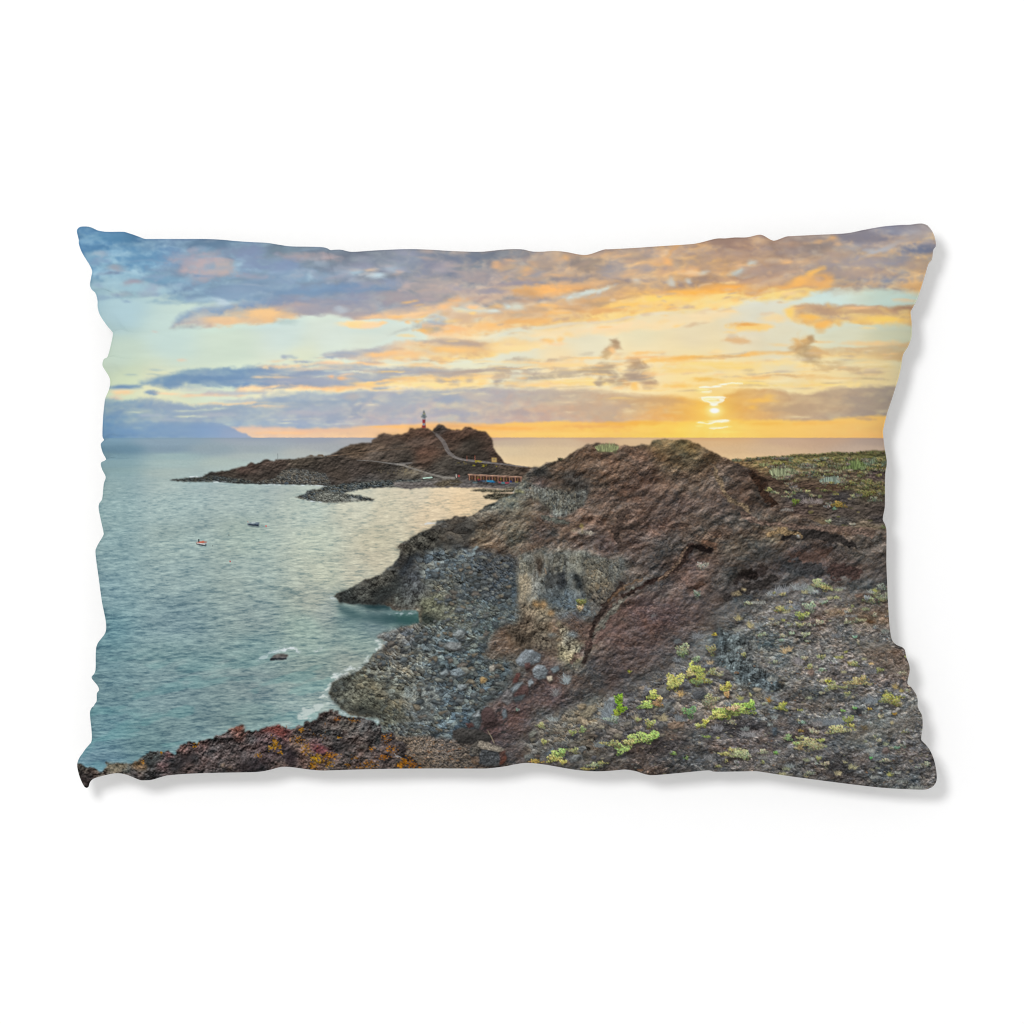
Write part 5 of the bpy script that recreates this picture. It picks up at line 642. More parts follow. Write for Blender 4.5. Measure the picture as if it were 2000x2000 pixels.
    face([(1396, 1215), (1410, 1232), (1440, 1240), (1470, 1250), (1468, 1290), (1500, 1310), (1530, 1335), (1520, 1350), (1480, 1346), (1440, 1336), (1410, 1310), (1396, 1280)], [(1405, 1260, 84, 94, 94), (1430, 1260, 100, 108, 104), (1430, 1290, 96, 106, 104), (1460, 1270, 84, 84, 80), (1450, 1320, 92, 104, 104), (1500, 1330, 84, 96, 98)], 8, 40, 4, 85, .85, .75, 5, 3)
    for p, c_, k in [([(1394, 1200), (1399, 1230), (1398, 1280), (1394, 1290), (1388, 1250)], (44, 42, 42), .55), ([(1414, 1262), (1424, 1256), (1426, 1268), (1418, 1272)], (44, 46, 46), .7), ([(1422, 1302), (1434, 1308), (1428, 1314)], (36, 38, 40), .8), ([(1522, 1326), (1532, 1328), (1530, 1342), (1522, 1344)], (56, 46, 36), .8), ([(1352, 1350), (1372, 1346), (1382, 1358), (1370, 1364), (1358, 1362)], (50, 52, 54), .7), ([(1286, 1340), (1300, 1338), (1308, 1352), (1296, 1358)], (84, 82, 80), .6), ([(1410, 1400), (1440, 1395), (1480, 1405), (1500, 1420), (1450, 1440), (1400, 1440), (1380, 1430)], (52, 50, 52), .5), ([(1270, 1445), (1330, 1440), (1350, 1450), (1300, 1465), (1270, 1462)], (54, 52, 54), .5), ([(1600, 1480), (1660, 1470), (1670, 1510), (1620, 1516)], (44, 46, 48), .55), ([(1330, 1180), (1390, 1150), (1440, 1150), (1400, 1172)], (66, 60, 58), .5), ([(1652, 1386), (1672, 1380), (1690, 1394), (1668, 1400)], (42, 42, 44), .7), ([(1590, 1330), (1640, 1310), (1700, 1310), (1690, 1325)], (56, 54, 54), .4), ([(1560, 1340), (1640, 1352), (1690, 1345), (1640, 1365), (1570, 1362)], (54, 56, 58), .45)]:
        s, q = poly(p, 4, 9, 3); put(s, q * F(k), C(c_) * (1 + F(.6) * grain(s, 2, 6, 16, 8))[..., None])
    # gravelly litter over the right slope: many small stones and tufts, lighter and darker than the soil
    s = win(1150, 1090, 1840, 1550); X, Y = XX[s], YY[s]
    keep = ss(1150, 1215, Y + (X - 1560) * F(-.05)) * ss(-60, 90, X - 1395 + (Y - 1300) * F(.45)) + ss(1410, 1470, Y) * ss(1150, 1250, X)
    keep = np.clip(keep, 0, 1) * m[(slice(s[0].start - sl[0].start, s[0].stop - sl[0].start), slice(s[1].start - sl[1].start, s[1].stop - sl[1].start))]
    for sz, sd, k in ((7, 91, .38), (15, 95, .42), (4.5, 97, .26)):
        h, r, t = stones(X, Y, sz, sd, .62, .2)
        sel = ss(.45, .6, t + F(.25) * fbm(X, Y, 30, 18, 3, sd)) * keep
        base = IMG[s]; put(s, sel * F(k), base * (1 + F(.7) * h)[..., None] * (F(1.0) + (r[..., None] - F(.45)) * np.array([.30, .27, .22], F)))
    rng = np.random.default_rng(21)
    pal = [(164, 158, 138), (150, 150, 134), (142, 146, 122), (150, 140, 122), (120, 122, 116), (168, 158, 136), (104, 84, 72), (62, 60, 62), (48, 48, 50), (132, 118, 96), (112, 120, 122), (134, 132, 108), (150, 112, 84)]
    for i in range(900):
        px = rng.uniform(1230, 1825); py = rng.uniform(1160, 1540)
        if px < 1400 + (1300 - py) * .5 and py < 1420: continue
        r = rng.uniform(.6, 1.7) * (1 if rng.random() < .93 else 2)
        q, k = stroke([(px - r, py + rng.normal(0, .5), r * .7), (px + r, py + rng.normal(0, .5), r * .6)], 1, 1, 4); put(q, k * F(.62), C(pal[rng.integers(13)]) * F(rng.uniform(.8, 1.15)))
    return m
def single():
    rng = np.random.default_rng(77)
    # big single stones
    def stone(p, c_, lit=(0, -1), k=1.0, seed=3):
        s, q = poly(p, 1.2, 7, .9, seed); X, Y = XX[s], YY[s]; p = np.array(p, float); cx, cy = p.mean(0); w, h = np.ptp(p, 0) / 2 + 1
        f = -(Y - cy) / h * F(.22) - (X - cx) / w * F(.10) + F(.35) * grain(s, 2, 7, 22, seed, (.2, .4, .5))
        d, q2 = poly(list(map(tuple, p + [1.5, 2.5])), 1.2, 7, 2.5, seed); put(d, q2 * F(.55), C((40, 38, 38)))
        put(s, q * F(k), C(c_) * (1 + f)[..., None])
    def block(cx, cy, r, c_, sd):
        """an angular stone: dark foot, flank and lit top"""
        n = rng.integers(5, 8); t = np.sort(rng.uniform(0, 6.283, n)) + rng.uniform(0, 1); k = rng.uniform(.75, 1.15, n); rot = rng.uniform(-.5, .3)
        px = np.cos(t) * k * r * 1.15; py = np.sin(t) * k * r * .72; X = cx + px * math.cos(rot) - py * math.sin(rot); Y = cy + px * math.sin(rot) + py * math.cos(rot)
        d, q = poly(list(zip(X + .8, Y + r * .22)), .6, 5, 1.6, sd); put(d, q * F(.65), C((40, 41, 42)))
        s, q = poly(list(zip(X, Y)), .5, 5, .6, sd); g = grain(s, 2, 5, 14, sd, (.14, .25, .2))
        put(s, q * F(.95), C(np.array(c_) * .80) * (1 + F(.5) * g)[..., None])
        a = rng.uniform(-.25, .35); s, q = poly(list(zip(cx + (X - cx) * .92 + a * r * .3, cy + (Y - cy) * .62 - r * .17)), .5, 5, .6, sd); g = grain(s, 2, 5, 14, sd, (.14, .25, .2))
        put(s, q * F(.9), np.clip(C(np.array(c_) * rng.uniform(1.06, 1.28)) * (1 + F(.4) * g)[..., None], 0, 1))

    def inside(px, py, P):
        o = False
        for (x1, y1), (x2, y2) in zip(P, P[1:] + P[:1]):
            if (y1 > py) != (y2 > py) and px < (x2 - x1) * (py - y1) / (y2 - y1) + x1: o = not o
        return o
    field = [(845, 1085), (905, 1078), (960, 1090), (1005, 1100), (1008, 1190), (980, 1220), (950, 1245), (945, 1285), (985, 1300), (985, 1335), (955, 1365), (925, 1415), (860, 1438), (800, 1425), (820, 1340), (740, 1315), (725, 1290), (765, 1245), (830, 1225), (850, 1185), (838, 1130)]
    tone = [(92, 97, 98), (104, 108, 106), (82, 88, 90), (114, 116, 110), (98, 94, 88), (72, 78, 80), (106, 100, 88)]
    todo = []
    for i in range(2600):
        px, py = rng.uniform(700, 1010), rng.uniform(1075, 1440)
        if len(todo) < 430 and inside(px, py, field): todo.append((px, py, rng.uniform(2.6, 5.5) if rng.random() < .72 else rng.uniform(5.5, 10.5), tone[rng.integers(7)]))
    near = [(1040, 1475), (1030, 1440), (1075, 1400), (1140, 1375), (1215, 1345), (1265, 1330), (1330, 1290), (1385, 1280), (1410, 1320), (1480, 1345), (1480, 1375), (1400, 1410), (1300, 1430), (1190, 1490), (1080, 1496)]
    tone2 = [(112, 108, 100), (98, 98, 96), (124, 118, 104), (88, 88, 90), (106, 96, 86), (132, 126, 112)]
    k0 = len(todo)
    for i in range(1500):
        px, py = rng.uniform(1030, 1480), rng.uniform(1280, 1495)
        if len(todo) - k0 < 190 and inside(px, py, near): todo.append((px, py, rng.uniform(1.8, 4.5) if rng.random() < .75 else rng.uniform(4.5, 9), tone2[rng.integers(6)]))
    for i in range(260):
        px, py = rng.uniform(1420, 1815), rng.uniform(1165, 1525)
        if px > 1440 + (1300 - py) * .4: todo.append((px, py, rng.uniform(1.2, 3.4), tone2[rng.integers(6)]))
    todo.sort(key=lambda v: v[1])
    for i, (px, py, r_, c_) in enumerate(todo): block(px, py, r_, c_, i % 50)
    for p, c_ in [([(1008, 1290), (1016, 1276), (1026, 1268), (1042, 1268), (1056, 1278), (1054, 1292), (1040, 1296), (1028, 1302), (1014, 1300)], (116, 122, 126)), ([(1040, 1306), (1050, 1296), (1064, 1298), (1070, 1308), (1066, 1322), (1052, 1326), (1042, 1320)], (122, 128, 132)), ([(1024, 1296), (1036, 1292), (1038, 1304), (1028, 1308)], (78, 62, 60)), ([(1074, 1304), (1090, 1298), (1092, 1306), (1080, 1314)], (116, 124, 128)), ([(1030, 1332), (1038, 1324), (1042, 1332), (1034, 1342)], (124, 130, 134)), ([(996, 1344), (1012, 1330), (1022, 1330), (1014, 1342), (1002, 1352)], (118, 124, 128)), ([(981, 1356), (990, 1344), (1000, 1352), (1004, 1364), (990, 1376), (980, 1368)], (108, 106, 106)), ([(1004, 1356), (1022, 1334), (1034, 1344), (1030, 1356), (1012, 1368)], (80, 64, 62)), ([(1002, 1362), (1026, 1354), (1020, 1366), (1006, 1370)], (72, 76, 78)), ([(1066, 1320), (1078, 1318), (1078, 1328), (1070, 1330)], (168, 158, 142)), ([(1008, 1312), (1016, 1312), (1012, 1330), (1000, 1334)], (92, 66, 62)), ([(938, 1392), (948, 1378), (962, 1382), (968, 1400), (976, 1412), (958, 1420), (946, 1418)], (70, 58, 57)), ([(922, 1398), (936, 1386), (940, 1398), (928, 1400)], (126, 132, 134)), ([(920, 1406), (930, 1400), (938, 1410), (936, 1424), (926, 1418)], (80, 86, 88)), ([(908, 1412), (922, 1410), (926, 1418), (914, 1420)], (78, 60, 58)), ([(980, 1386), (990, 1382), (990, 1400), (982, 1404)], (92, 98, 102)),
                  ([(868, 1258), (880, 1252), (902, 1254), (902, 1266), (880, 1268)], (116, 120, 120)), ([(884, 1238), (896, 1228), (910, 1232), (908, 1244), (894, 1248)], (118, 124, 124)), ([(880, 1308), (900, 1302), (910, 1314), (896, 1320), (882, 1318)], (116, 126, 130)), ([(892, 1336), (910, 1334), (912, 1342), (900, 1346)], (126, 134, 136)), ([(938, 1324), (944, 1320), (953, 1326), (946, 1334), (938, 1332)], (150, 128, 92)), ([(956, 1300), (966, 1298), (966, 1308), (958, 1310)], (150, 146, 136)), ([(860, 1312), (872, 1304), (878, 1316), (866, 1322)], (116, 124, 126)), ([(921, 1076), (932, 1066), (936, 1068), (928, 1078)], (118, 128, 130)), ([(912, 1086), (928, 1076), (930, 1082), (918, 1088)], (110, 120, 122)),
                  ([(920, 1476), (924, 1462), (936, 1452), (960, 1458), (978, 1466), (988, 1474), (984, 1486), (976, 1496), (950, 1496), (928, 1486)], (92, 92, 92)), ([(926, 1460), (936, 1450), (958, 1456), (986, 1470), (980, 1476), (955, 1468), (936, 1468)], (124, 116, 106)), ([(976, 1480), (987, 1472), (990, 1484), (980, 1494), (974, 1494)], (98, 66, 56)), ([(920, 1484), (934, 1482), (936, 1494), (926, 1494)], (112, 94, 78)), ([(884, 1424), (905, 1420), (940, 1426), (962, 1436), (958, 1448), (926, 1452), (896, 1450), (884, 1438)], (62, 60, 58)),
                  ([(1128, 1376), (1134, 1372), (1146, 1374), (1142, 1386), (1130, 1384)], (136, 124, 104)), ([(1132, 1394), (1148, 1380), (1162, 1374), (1166, 1384), (1152, 1398), (1140, 1402)], (134, 126, 108)), ([(1180, 1372), (1192, 1360), (1208, 1358), (1206, 1376), (1196, 1390), (1180, 1398), (1172, 1402)], (118, 122, 122)), ([(1032, 1432), (1040, 1424), (1048, 1428), (1044, 1438), (1034, 1440)], (116, 116, 108)), ([(1024, 1476), (1040, 1470), (1042, 1480), (1026, 1486)], (112, 114, 110)), ([(1112, 1480), (1124, 1470), (1134, 1474), (1126, 1486), (1114, 1490)], (116, 118, 116)), ([(1066, 1472), (1078, 1458), (1084, 1462), (1078, 1478), (1068, 1482)], (104, 112, 114)),
                  ([(1284, 1346), (1292, 1338), (1306, 1344), (1306, 1354), (1294, 1360)], (104, 104, 100)), ([(1350, 1352), (1366, 1346), (1380, 1354), (1374, 1362), (1358, 1364)], (78, 80, 82)), ([(1330, 1358), (1346, 1356), (1350, 1368), (1334, 1372)], (110, 106, 102)), ([(1284, 1386), (1300, 1370), (1312, 1368), (1308, 1380), (1290, 1394)], (102, 104, 102)), ([(1344, 1402), (1356, 1388), (1372, 1388), (1370, 1404), (1356, 1408)], (116, 112, 106)), ([(1302, 1412), (1316, 1406), (1336, 1408), (1334, 1418), (1312, 1424), (1304, 1420)], (122, 106, 92)), ([(1330, 1336), (1344, 1330), (1348, 1344), (1336, 1346)], (102, 104, 104)), ([(1440, 1350), (1454, 1348), (1454, 1354), (1444, 1356)], (140, 138, 136)), ([(1426, 1370), (1440, 1360), (1462, 1358), (1478, 1364), (1462, 1370), (1450, 1376), (1430, 1378)], (116, 114, 108)), ([(1370, 1300), (1384, 1292), (1394, 1298), (1386, 1304)], (110, 114, 118)), ([(1404, 1300), (1420, 1308), (1430, 1322), (1414, 1330), (1402, 1318)], (100, 98, 96)), ([(1576, 1306), (1586, 1304), (1590, 1312), (1582, 1320), (1576, 1316)], (128, 112, 102)), ([(1506, 1420), (1516, 1420), (1516, 1436), (1508, 1436)], (80, 88, 94)), ([(1666, 1160), (1682, 1158), (1686, 1166), (1672, 1168)], (122, 104, 92)), ([(1586, 1300), (1594, 1298), (1594, 1304)], (190, 182, 160)), ([(1558, 1168), (1568, 1166), (1570, 1172), (1560, 1174)], (140, 144, 142)), ([(1552, 1047), (1560, 1045), (1562, 1050), (1554, 1051)], (140, 136, 126)), ([(1722, 1460), (1734, 1458), (1738, 1466), (1730, 1472), (1722, 1470)], (104, 94, 90)), ([(1680, 1418), (1690, 1416), (1694, 1424), (1684, 1426)], (112, 100, 76)), ([(1686, 1212), (1700, 1210), (1712, 1216), (1696, 1218)], (84, 64, 48))]:
        stone(p, c_, seed=int(p[0][0]) % 60)
    # the big broken boulder on the ledge: dark split front, tan weathered top
    for p, c_, k in [([(918, 1482), (922, 1464), (938, 1470), (978, 1474), (984, 1484), (976, 1498), (940, 1500), (926, 1492)], (74, 76, 78), .95), ([(922, 1464), (934, 1452), (944, 1456), (940, 1474), (936, 1484), (920, 1480)], (88, 84, 78), .9), ([(934, 1452), (952, 1456), (974, 1463), (988, 1472), (976, 1477), (950, 1470), (938, 1468)], (138, 130, 118), .92), ([(976, 1477), (988, 1472), (988, 1486), (978, 1497)], (84, 60, 54), .8), ([(919, 1484), (936, 1484), (938, 1496), (926, 1496)], (110, 92, 78), .8)]:
        d, q = poly([(a - 1, b - 8) for a, b in p], .8, 6, .8, 5); put(d, q * F(k), C(c_) * (1 + F(.5) * grain(d, 2, 6, 18, 8))[..., None])
    d, q = stroke([(937, 1462, .8), (959, 1466, 1.0), (976, 1470, .8)], 1, .8, 5); put(d, q * F(.6), C((44, 44, 46)))
    d, q = stroke([(935, 1464, .9), (937, 1478, 1.1), (939, 1490, .8)], 1, .8, 5); put(d, q * F(.6), C((46, 46, 48)))
    s, q = stroke([(953, 1426, .6), (960, 1438, .8), (965, 1450, .8)], 1); put(s, q * F(.8), C((150, 138, 116)))
    for p, c_, k in [([(1640, 1188), (1690, 1196), (1736, 1196), (1736, 1218), (1690, 1216), (1650, 1212)], (116, 94, 72), .5), ([(1604, 1198), (1622, 1186), (1640, 1188), (1652, 1198), (1630, 1202)], (142, 116, 86), .55), ([(1690, 1030), (1736, 1022), (1736, 1032), (1700, 1034)], (160, 146, 120), .55), ([(1670, 1260), (1740, 1255), (1775, 1300), (1770, 1330), (1700, 1300)], (106, 92, 78), .4), ([(1640, 1420), (1720, 1400), (1790, 1400), (1780, 1430), (1700, 1450), (1650, 1450)], (108, 102, 92), .35)]:
        s, q = poly(p, 5, 10, 4); put(s, q * F(k), C(c_) * (1 + F(.5) * grain(s, 2, 5, 14, 19))[..., None])
def fore():
    rng = np.random.default_rng(31)
    # gravel ledge at the bottom
    sl, m = poly([(760, 1432), (790, 1438), (830, 1437), (880, 1443), (930, 1450), (985, 1478), (1000, 1500), (1000, 1552), (740, 1552), (740, 1460)], 3, 12, 2, 5)
    x, y = XX[sl], YY[sl]
    col = cfield(sl, [(790, 1445, 104, 90, 76), (830, 1460, 116, 102, 88), (870, 1460, 104, 94, 86), (820, 1490, 104, 88, 72), (870, 1490, 104, 92, 80), (910, 1480, 92, 82, 72), (950, 1500, 86, 74, 66)], 2, 60)
    h, r, t = stones(x, y, 3.6, 4, .6, .2)
    lum = col.mean(-1, keepdims=True); col = lum + (col - lum) * F(.7)
    put(sl, m, col * (1 + F(.28) * h + F(.6) * grain(sl, 2, 5, 14, 3))[..., None] * (1 + (r[..., None] - F(.5)) * np.array([.26, .20, .12], F)))
    for i in range(110):
        px, py = rng.uniform(790, 925), rng.uniform(1442, 1500); rr = rng.uniform(.8, 2.2)
        q, k = stroke([(px - rr, py, rr * .7), (px + rr, py, rr * .6)], 1, .8, 4); put(q, k * F(.7), C([(150, 120, 92), (128, 120, 112), (60, 56, 54), (140, 104, 78), (92, 88, 86)][rng.integers(5)]))
    single()
    # the near rim of red and black lava
    rim = [(140, 1493), (153, 1493), (161, 1495), (168, 1499), (176, 1498), (186, 1501), (194, 1508), (205, 1503), (209, 1489), (224, 1489), (250, 1491), (265, 1487), (277, 1479.5), (292, 1469), (317, 1468), (323, 1469), (335, 1466), (343, 1471), (350, 1463), (358, 1453.6), (377, 1448.5), (387, 1450.5), (397, 1444), (416, 1441), (424, 1435), (449, 1428), (453, 1420), (472, 1415), (478, 1415), (480, 1427), (493, 1425), (503, 1423.6), (507, 1427.8), (521, 1418.4), (546, 1412), (552, 1418), (567, 1421.6), (590, 1415), (598, 1407), (612, 1408), (616, 1403), (620, 1409), (625, 1391.5), (641, 1386.4), (664, 1386.4), (666, 1396), (687, 1399.8), (708, 1399.8), (726, 1406), (743, 1416), (749, 1429), (766, 1427), (772, 1440), (780, 1444), (795, 1450), (790, 1470), (812, 1485), (826, 1500), (830, 1552), (140, 1552)]
    sl, m = poly(rim, 3.2, 8, .8, 9)
    x, y = XX[sl], YY[sl]
    col = cfield(sl, [(160, 1510, 84, 74, 64), (172, 1520, 60, 52, 50), (200, 1508, 96, 88, 78), (225, 1498, 112, 104, 88), (250, 1498, 104, 98, 86), (270, 1495, 116, 98, 78), (262, 1510, 66, 62, 62), (290, 1480, 62, 66, 64), (310, 1475, 74, 76, 72), (295, 1500, 66, 66, 66), (330, 1475, 112, 78, 78), (318, 1495, 98, 70, 70), (310, 1510, 70, 62, 62), (350, 1480, 66, 60, 60), (365, 1465, 112, 80, 74), (340, 1495, 56, 54, 54), (380, 1480, 62, 56, 56), (370, 1500, 84, 68, 64), (395, 1460, 104, 76, 72), (420, 1450, 72, 66, 66), (410, 1475, 86, 72, 70), (420, 1495, 84, 72, 70), (440, 1440, 88, 74, 72), (450, 1460, 84, 72, 70), (465, 1425, 124, 78, 66), (475, 1430, 108, 70, 60), (490, 1440, 72, 66, 66), (450, 1490, 88, 72, 68), (490, 1470, 86, 72, 70), (480, 1495, 62, 54, 54),
                       (510, 1440, 90, 66, 66), (540, 1420, 112, 64, 60), (555, 1432, 104, 62, 60), (530, 1450, 92, 72, 72), (520, 1470, 86, 68, 68), (500, 1500, 62, 54, 56), (550, 1460, 80, 64, 66), (565, 1480, 62, 52, 54), (550, 1495, 92, 70, 62), (580, 1450, 110, 84, 70), (600, 1470, 106, 78, 64), (620, 1460, 104, 64, 66), (640, 1470, 92, 66, 66), (620, 1490, 112, 84, 66), (650, 1490, 92, 76, 68), (590, 1430, 78, 70, 66), (640, 1420, 74, 68, 64), (610, 1420, 70, 64, 62), (650, 1400, 84, 70, 62), (640, 1395, 78, 68, 64), (680, 1410, 82, 74, 66), (720, 1415, 82, 78, 76), (660, 1440, 74, 70, 68), (640, 1450, 78, 70, 66), (700, 1440, 88, 76, 70), (690, 1460, 84, 74, 70), (740, 1440, 80, 70, 66), (760, 1450, 72, 62, 60), (700, 1480, 98, 80, 72), (740, 1480, 92, 74, 68), (760, 1475, 86, 70, 64), (720, 1500, 88, 74, 66), (790, 1480, 74, 60, 54), (790, 1495, 82, 68, 58), (160, 1480, 84, 74, 64)], 2, 40)
    lum = col.mean(-1, keepdims=True); col = (lum + (col - lum) * F(.58)) * F(.94)
    g = grain(sl, 2.6, 8, 30, 55, (.36, .62, .62))
    h, r, t = stones(x, y, 9, 24, .8, .25)
    hue = fbm(x, y, 16, 14, 3, 8, .6)[..., None] * np.array([.05, -.01, -.03], F)
    put(sl, m, col * (1 + F(.62) * g[..., None] + F(.22) * h[..., None] + hue))
    for p, c_, k, r_ in [([(292, 1478), (310, 1470), (316, 1480), (300, 1500), (282, 1492)], (48, 52, 52), .6, 3), ([(330, 1500), (365, 1474), (385, 1470), (372, 1490), (340, 1508)], (44, 42, 44), .7, 4), ([(562, 1455), (578, 1462), (580, 1486), (572, 1500), (558, 1490)], (48, 40, 42), .7, 4), ([(470, 1488), (500, 1478), (520, 1490), (500, 1506), (460, 1508)], (48, 42, 44), .55, 5), ([(660, 1440), (690, 1445), (684, 1462), (672, 1472), (655, 1458)], (52, 50, 50), .6, 5), ([(774, 1446), (794, 1452), (790, 1470), (780, 1462)], (52, 46, 46), .7, 3), ([(600, 1412), (622, 1412), (630, 1425), (600, 1428)], (50, 48, 48), .5, 4), ([(430, 1446), (450, 1438), (470, 1440), (450, 1450)], (52, 50, 52), .5, 4), ([(150, 1512), (165, 1530), (175, 1540), (172, 1520), (165, 1505)], (48, 42, 42), .6, 3), ([(720, 1425), (742, 1430), (745, 1440), (725, 1440)], (56, 52, 50), .5, 3)]:
        s, q = poly(p, 3, 8, r_); put(s, q * F(k), C(c_) * (1 + F(.6) * grain(s, 2, 6, 16, 8))[..., None])
    for p, c_, k in [([(205, 1506), (210, 1490), (228, 1489), (250, 1491), (248, 1500), (226, 1510)], (126, 116, 96), .6), ([(254, 1496), (276, 1484), (288, 1492), (286, 1505), (268, 1502)], (132, 108, 80), .6), ([(700, 1462), (706, 1452), (718, 1454), (720, 1460), (710, 1462)], (112, 106, 100), .8), ([(465, 1428), (455, 1422), (472, 1416), (478, 1417), (479, 1426)], (136, 82, 66), .5), ([(612, 1460), (622, 1452), (640, 1462), (634, 1472), (620, 1470)], (120, 60, 62), .6), ([(508, 1430), (524, 1420), (546, 1414), (566, 1428), (556, 1440), (530, 1430)], (128, 66, 58), .4), ([(429, 1494), (436, 1490), (440, 1494), (434, 1498)], (172, 142, 112), .9), ([(446, 1496), (452, 1494), (452, 1499)], (150, 128, 96), .8)]:
        s, q = poly(p, 2.5, 8, 2); put(s, q * F(k), C(c_) * (1 + F(.7) * grain(s, 2, 6, 16, 8))[..., None])
    # yellow and orange lichen in clusters
    Y1 = (196, 140, 36)
    for cx, cy, rx, ry, n, c_ in [(316, 1470, 3, 3, 5, Y1), (279, 1487, 3, 5, 7, (190, 132, 48)), (381, 1455, 6, 5, 14, (206, 146, 34)), (507, 1474, 8, 5, 16, Y1), (537, 1448, 7, 9, 34, Y1), (533, 1460, 9, 6, 30, (206, 152, 36)), (545, 1458, 5, 6, 12, Y1), (550, 1470, 4, 3, 8, Y1), (590, 1425, 5, 5, 18, (180, 128, 44)), (582, 1443, 12, 8, 30, (176, 122, 46)), (600, 1463, 10, 14, 40, Y1), (618, 1482, 12, 9, 70, (214, 164, 40)), (612, 1495, 8, 7, 34, (206, 140, 34)), (646, 1475, 14, 7, 44, (200, 132, 42)), (642, 1490, 12, 9, 36, Y1), (660, 1402, 6, 5, 16, (168, 104, 44)), (690, 1406, 14, 5, 16, (166, 112, 44)), (662, 1440, 4, 4, 8, Y1), (728, 1462, 4, 5, 12, (206, 138, 34)), (755, 1442, 12, 9, 26, (178, 118, 48)), (762, 1463, 14, 10, 40, (200, 130, 34)), (748, 1478, 10, 7, 30, (198, 122, 32)), (722, 1492, 14, 8, 40, (196, 128, 36)), (690, 1480, 8, 6, 8, (180, 122, 44)), (792, 1488, 14, 11, 80, (200, 128, 30)), (808, 1494, 10, 6, 30, (190, 116, 34)), (780, 1495, 8, 5, 30, (206, 138, 34)), (680, 1495, 8, 5, 12, (180, 124, 40)), (702, 1499, 8, 3, 12, (176, 120, 40)), (625, 1440, 20, 30, 14, (150, 104, 50)), (560, 1418, 6, 5, 6, (150, 84, 44))]:
        for i in range(n):
            a, b = rng.normal(0, .5, 2); r = rng.uniform(.5, 1.35)
            q, k = stroke([(cx + a * rx, cy + b * ry, r), (cx + a * rx + rng.uniform(-2, 2), cy + b * ry + rng.uniform(-1, 1), r * .7)], 1, 1, 3); put(q, k * F(.64), C(c_) * F(rng.uniform(.65, 1.08)))
    s, q = stroke([(771, 1471, 1), (776, 1477, 1.5), (784, 1478, 1)], 1, 1.5, 3); put(s, q * F(.7), C((170, 168, 168)))

    # ------------------------------------------------ plants
    def bush(cx, cy, rx, ry, c_, n=None, up=.7, d=.75, leaf=1.0):
        """a low plant: many small leaves, lit above and shaded below"""
        n = n or int(14 + rx * ry * 1.5); q, k = stroke([(cx - rx * .6, cy + ry * .75, ry * .35), (cx + rx * .7, cy + ry * .75, ry * .35)], 4, 2, 6); put(q, k * F(.45), C((44, 42, 38)))
        c = np.array(c_, float) * 1.06; pts = []; ph = rng.uniform(0, 6.28)
        for i in range(n):
            t = rng.uniform(0, 6.283); rr = math.sqrt(rng.random()) * (.78 + .34 * math.sin(3 * t + ph) + .2 * math.sin(5 * t + 2 * ph)); pts.append((cx + rr * rx * math.cos(t), cy + rr * ry * math.sin(t)))
        pts.sort(key=lambda p: p[1] + rng.normal(0, ry * .5))
        for px, py in pts:
            f = 1.0 - .28 * (py - cy) / ry + rng.normal(0, .13); l = rng.uniform(.8, 2.6) * leaf; a = rng.normal(0, .9)
            q, k = stroke([(px, py, .7 * leaf), (px + l * math.sin(a), py - l * up, .45 * leaf)], 1.1); dk = .55 if rng.random() < .24 else 1.0
            cc = c * f * dk; gm = cc.mean(); cc = gm + (cc - gm) * .72; put(q, k * F(d), np.clip(C(cc + np.array([rng.normal(0, 10), rng.normal(0, 6), rng.normal(0, 6)])), 0, 1))

    def spikes(cx, cy, rx, ry, c_, n):
        """a clump of upright candle-like stems"""
        q, k = stroke([(cx - rx * .7, cy + ry * .5, ry * .5), (cx + rx * .7, cy + ry * .5, ry * .5)], 5, 2, 6); put(q, k * F(.65), C(np.array(c_) * .62))
        for i in range(n):
            u = rng.uniform(-1, 1); px = cx + u * rx; hgt = ry * (1.5 * math.sqrt(max(.12, 1 - u * u))) * rng.uniform(.55, 1.1); by = cy + ry * math.sqrt(max(.05, 1 - u * u)) * rng.uniform(.1, .95)
            q, k = stroke([(px, by, .8), (px + u * 2 + rng.normal(0, .5), by - hgt, .75)], .9); put(q, k * F(.8), np.clip(C(np.array(c_) * rng.uniform(.62, 1.22)), 0, 1))

    def dry(cx, cy, rx, ry, c_, n=None):
        """a grey twiggy shrub"""
        n = n or int(rx * ry * .5 + 14)
        q, k = stroke([(cx - rx * .5, cy + ry * .2, ry * .5), (cx + rx * .5, cy + ry * .2, ry * .5)], 7, 2, 7); put(q, k * F(.35), C(c_) * F(.85))
        for i in range(n):
            a = rng.uniform(-1.3, 1.3); bx = cx + rng.uniform(-.7, .7) * rx; by = cy + ry * rng.uniform(.0, .9); L = rng.uniform(.4, 1) * ry * 1.4
            q, k = stroke([(bx, by, .55), (bx + math.sin(a) * L, by - math.cos(a) * L, .4)], .8); put(q, k * F(.6), C(np.array(c_) * rng.uniform(.75, 1.3)).clip(0, 1))

    # hill-top clump and the plateau
    spikes(1184.7, 876, 21, 8, (150, 156, 112), 120)
    bush(1093, 897.5, 5, 2.5, (92, 84, 60)); spikes(1436, 899, 8, 3, (118, 120, 96), 22)
    spikes(1667, 908, 24, 10, (116, 132, 84), 150); spikes(1640, 913, 10, 6, (132, 136, 92), 40); spikes(1708, 904, 22, 8, (122, 134, 110), 110); spikes(1695, 915, 16, 5, (120, 132, 92), 60); bush(1716, 916, 14, 5, (112, 104, 46))
    spikes(1527, 923, 26, 10, (150, 156, 122), 150); spikes(1575, 910, 20, 5, (140, 140, 120), 70); spikes(1620, 938, 24, 8, (136, 150, 136), 110); spikes(1490, 908, 10, 3.5, (132, 132, 94), 30)
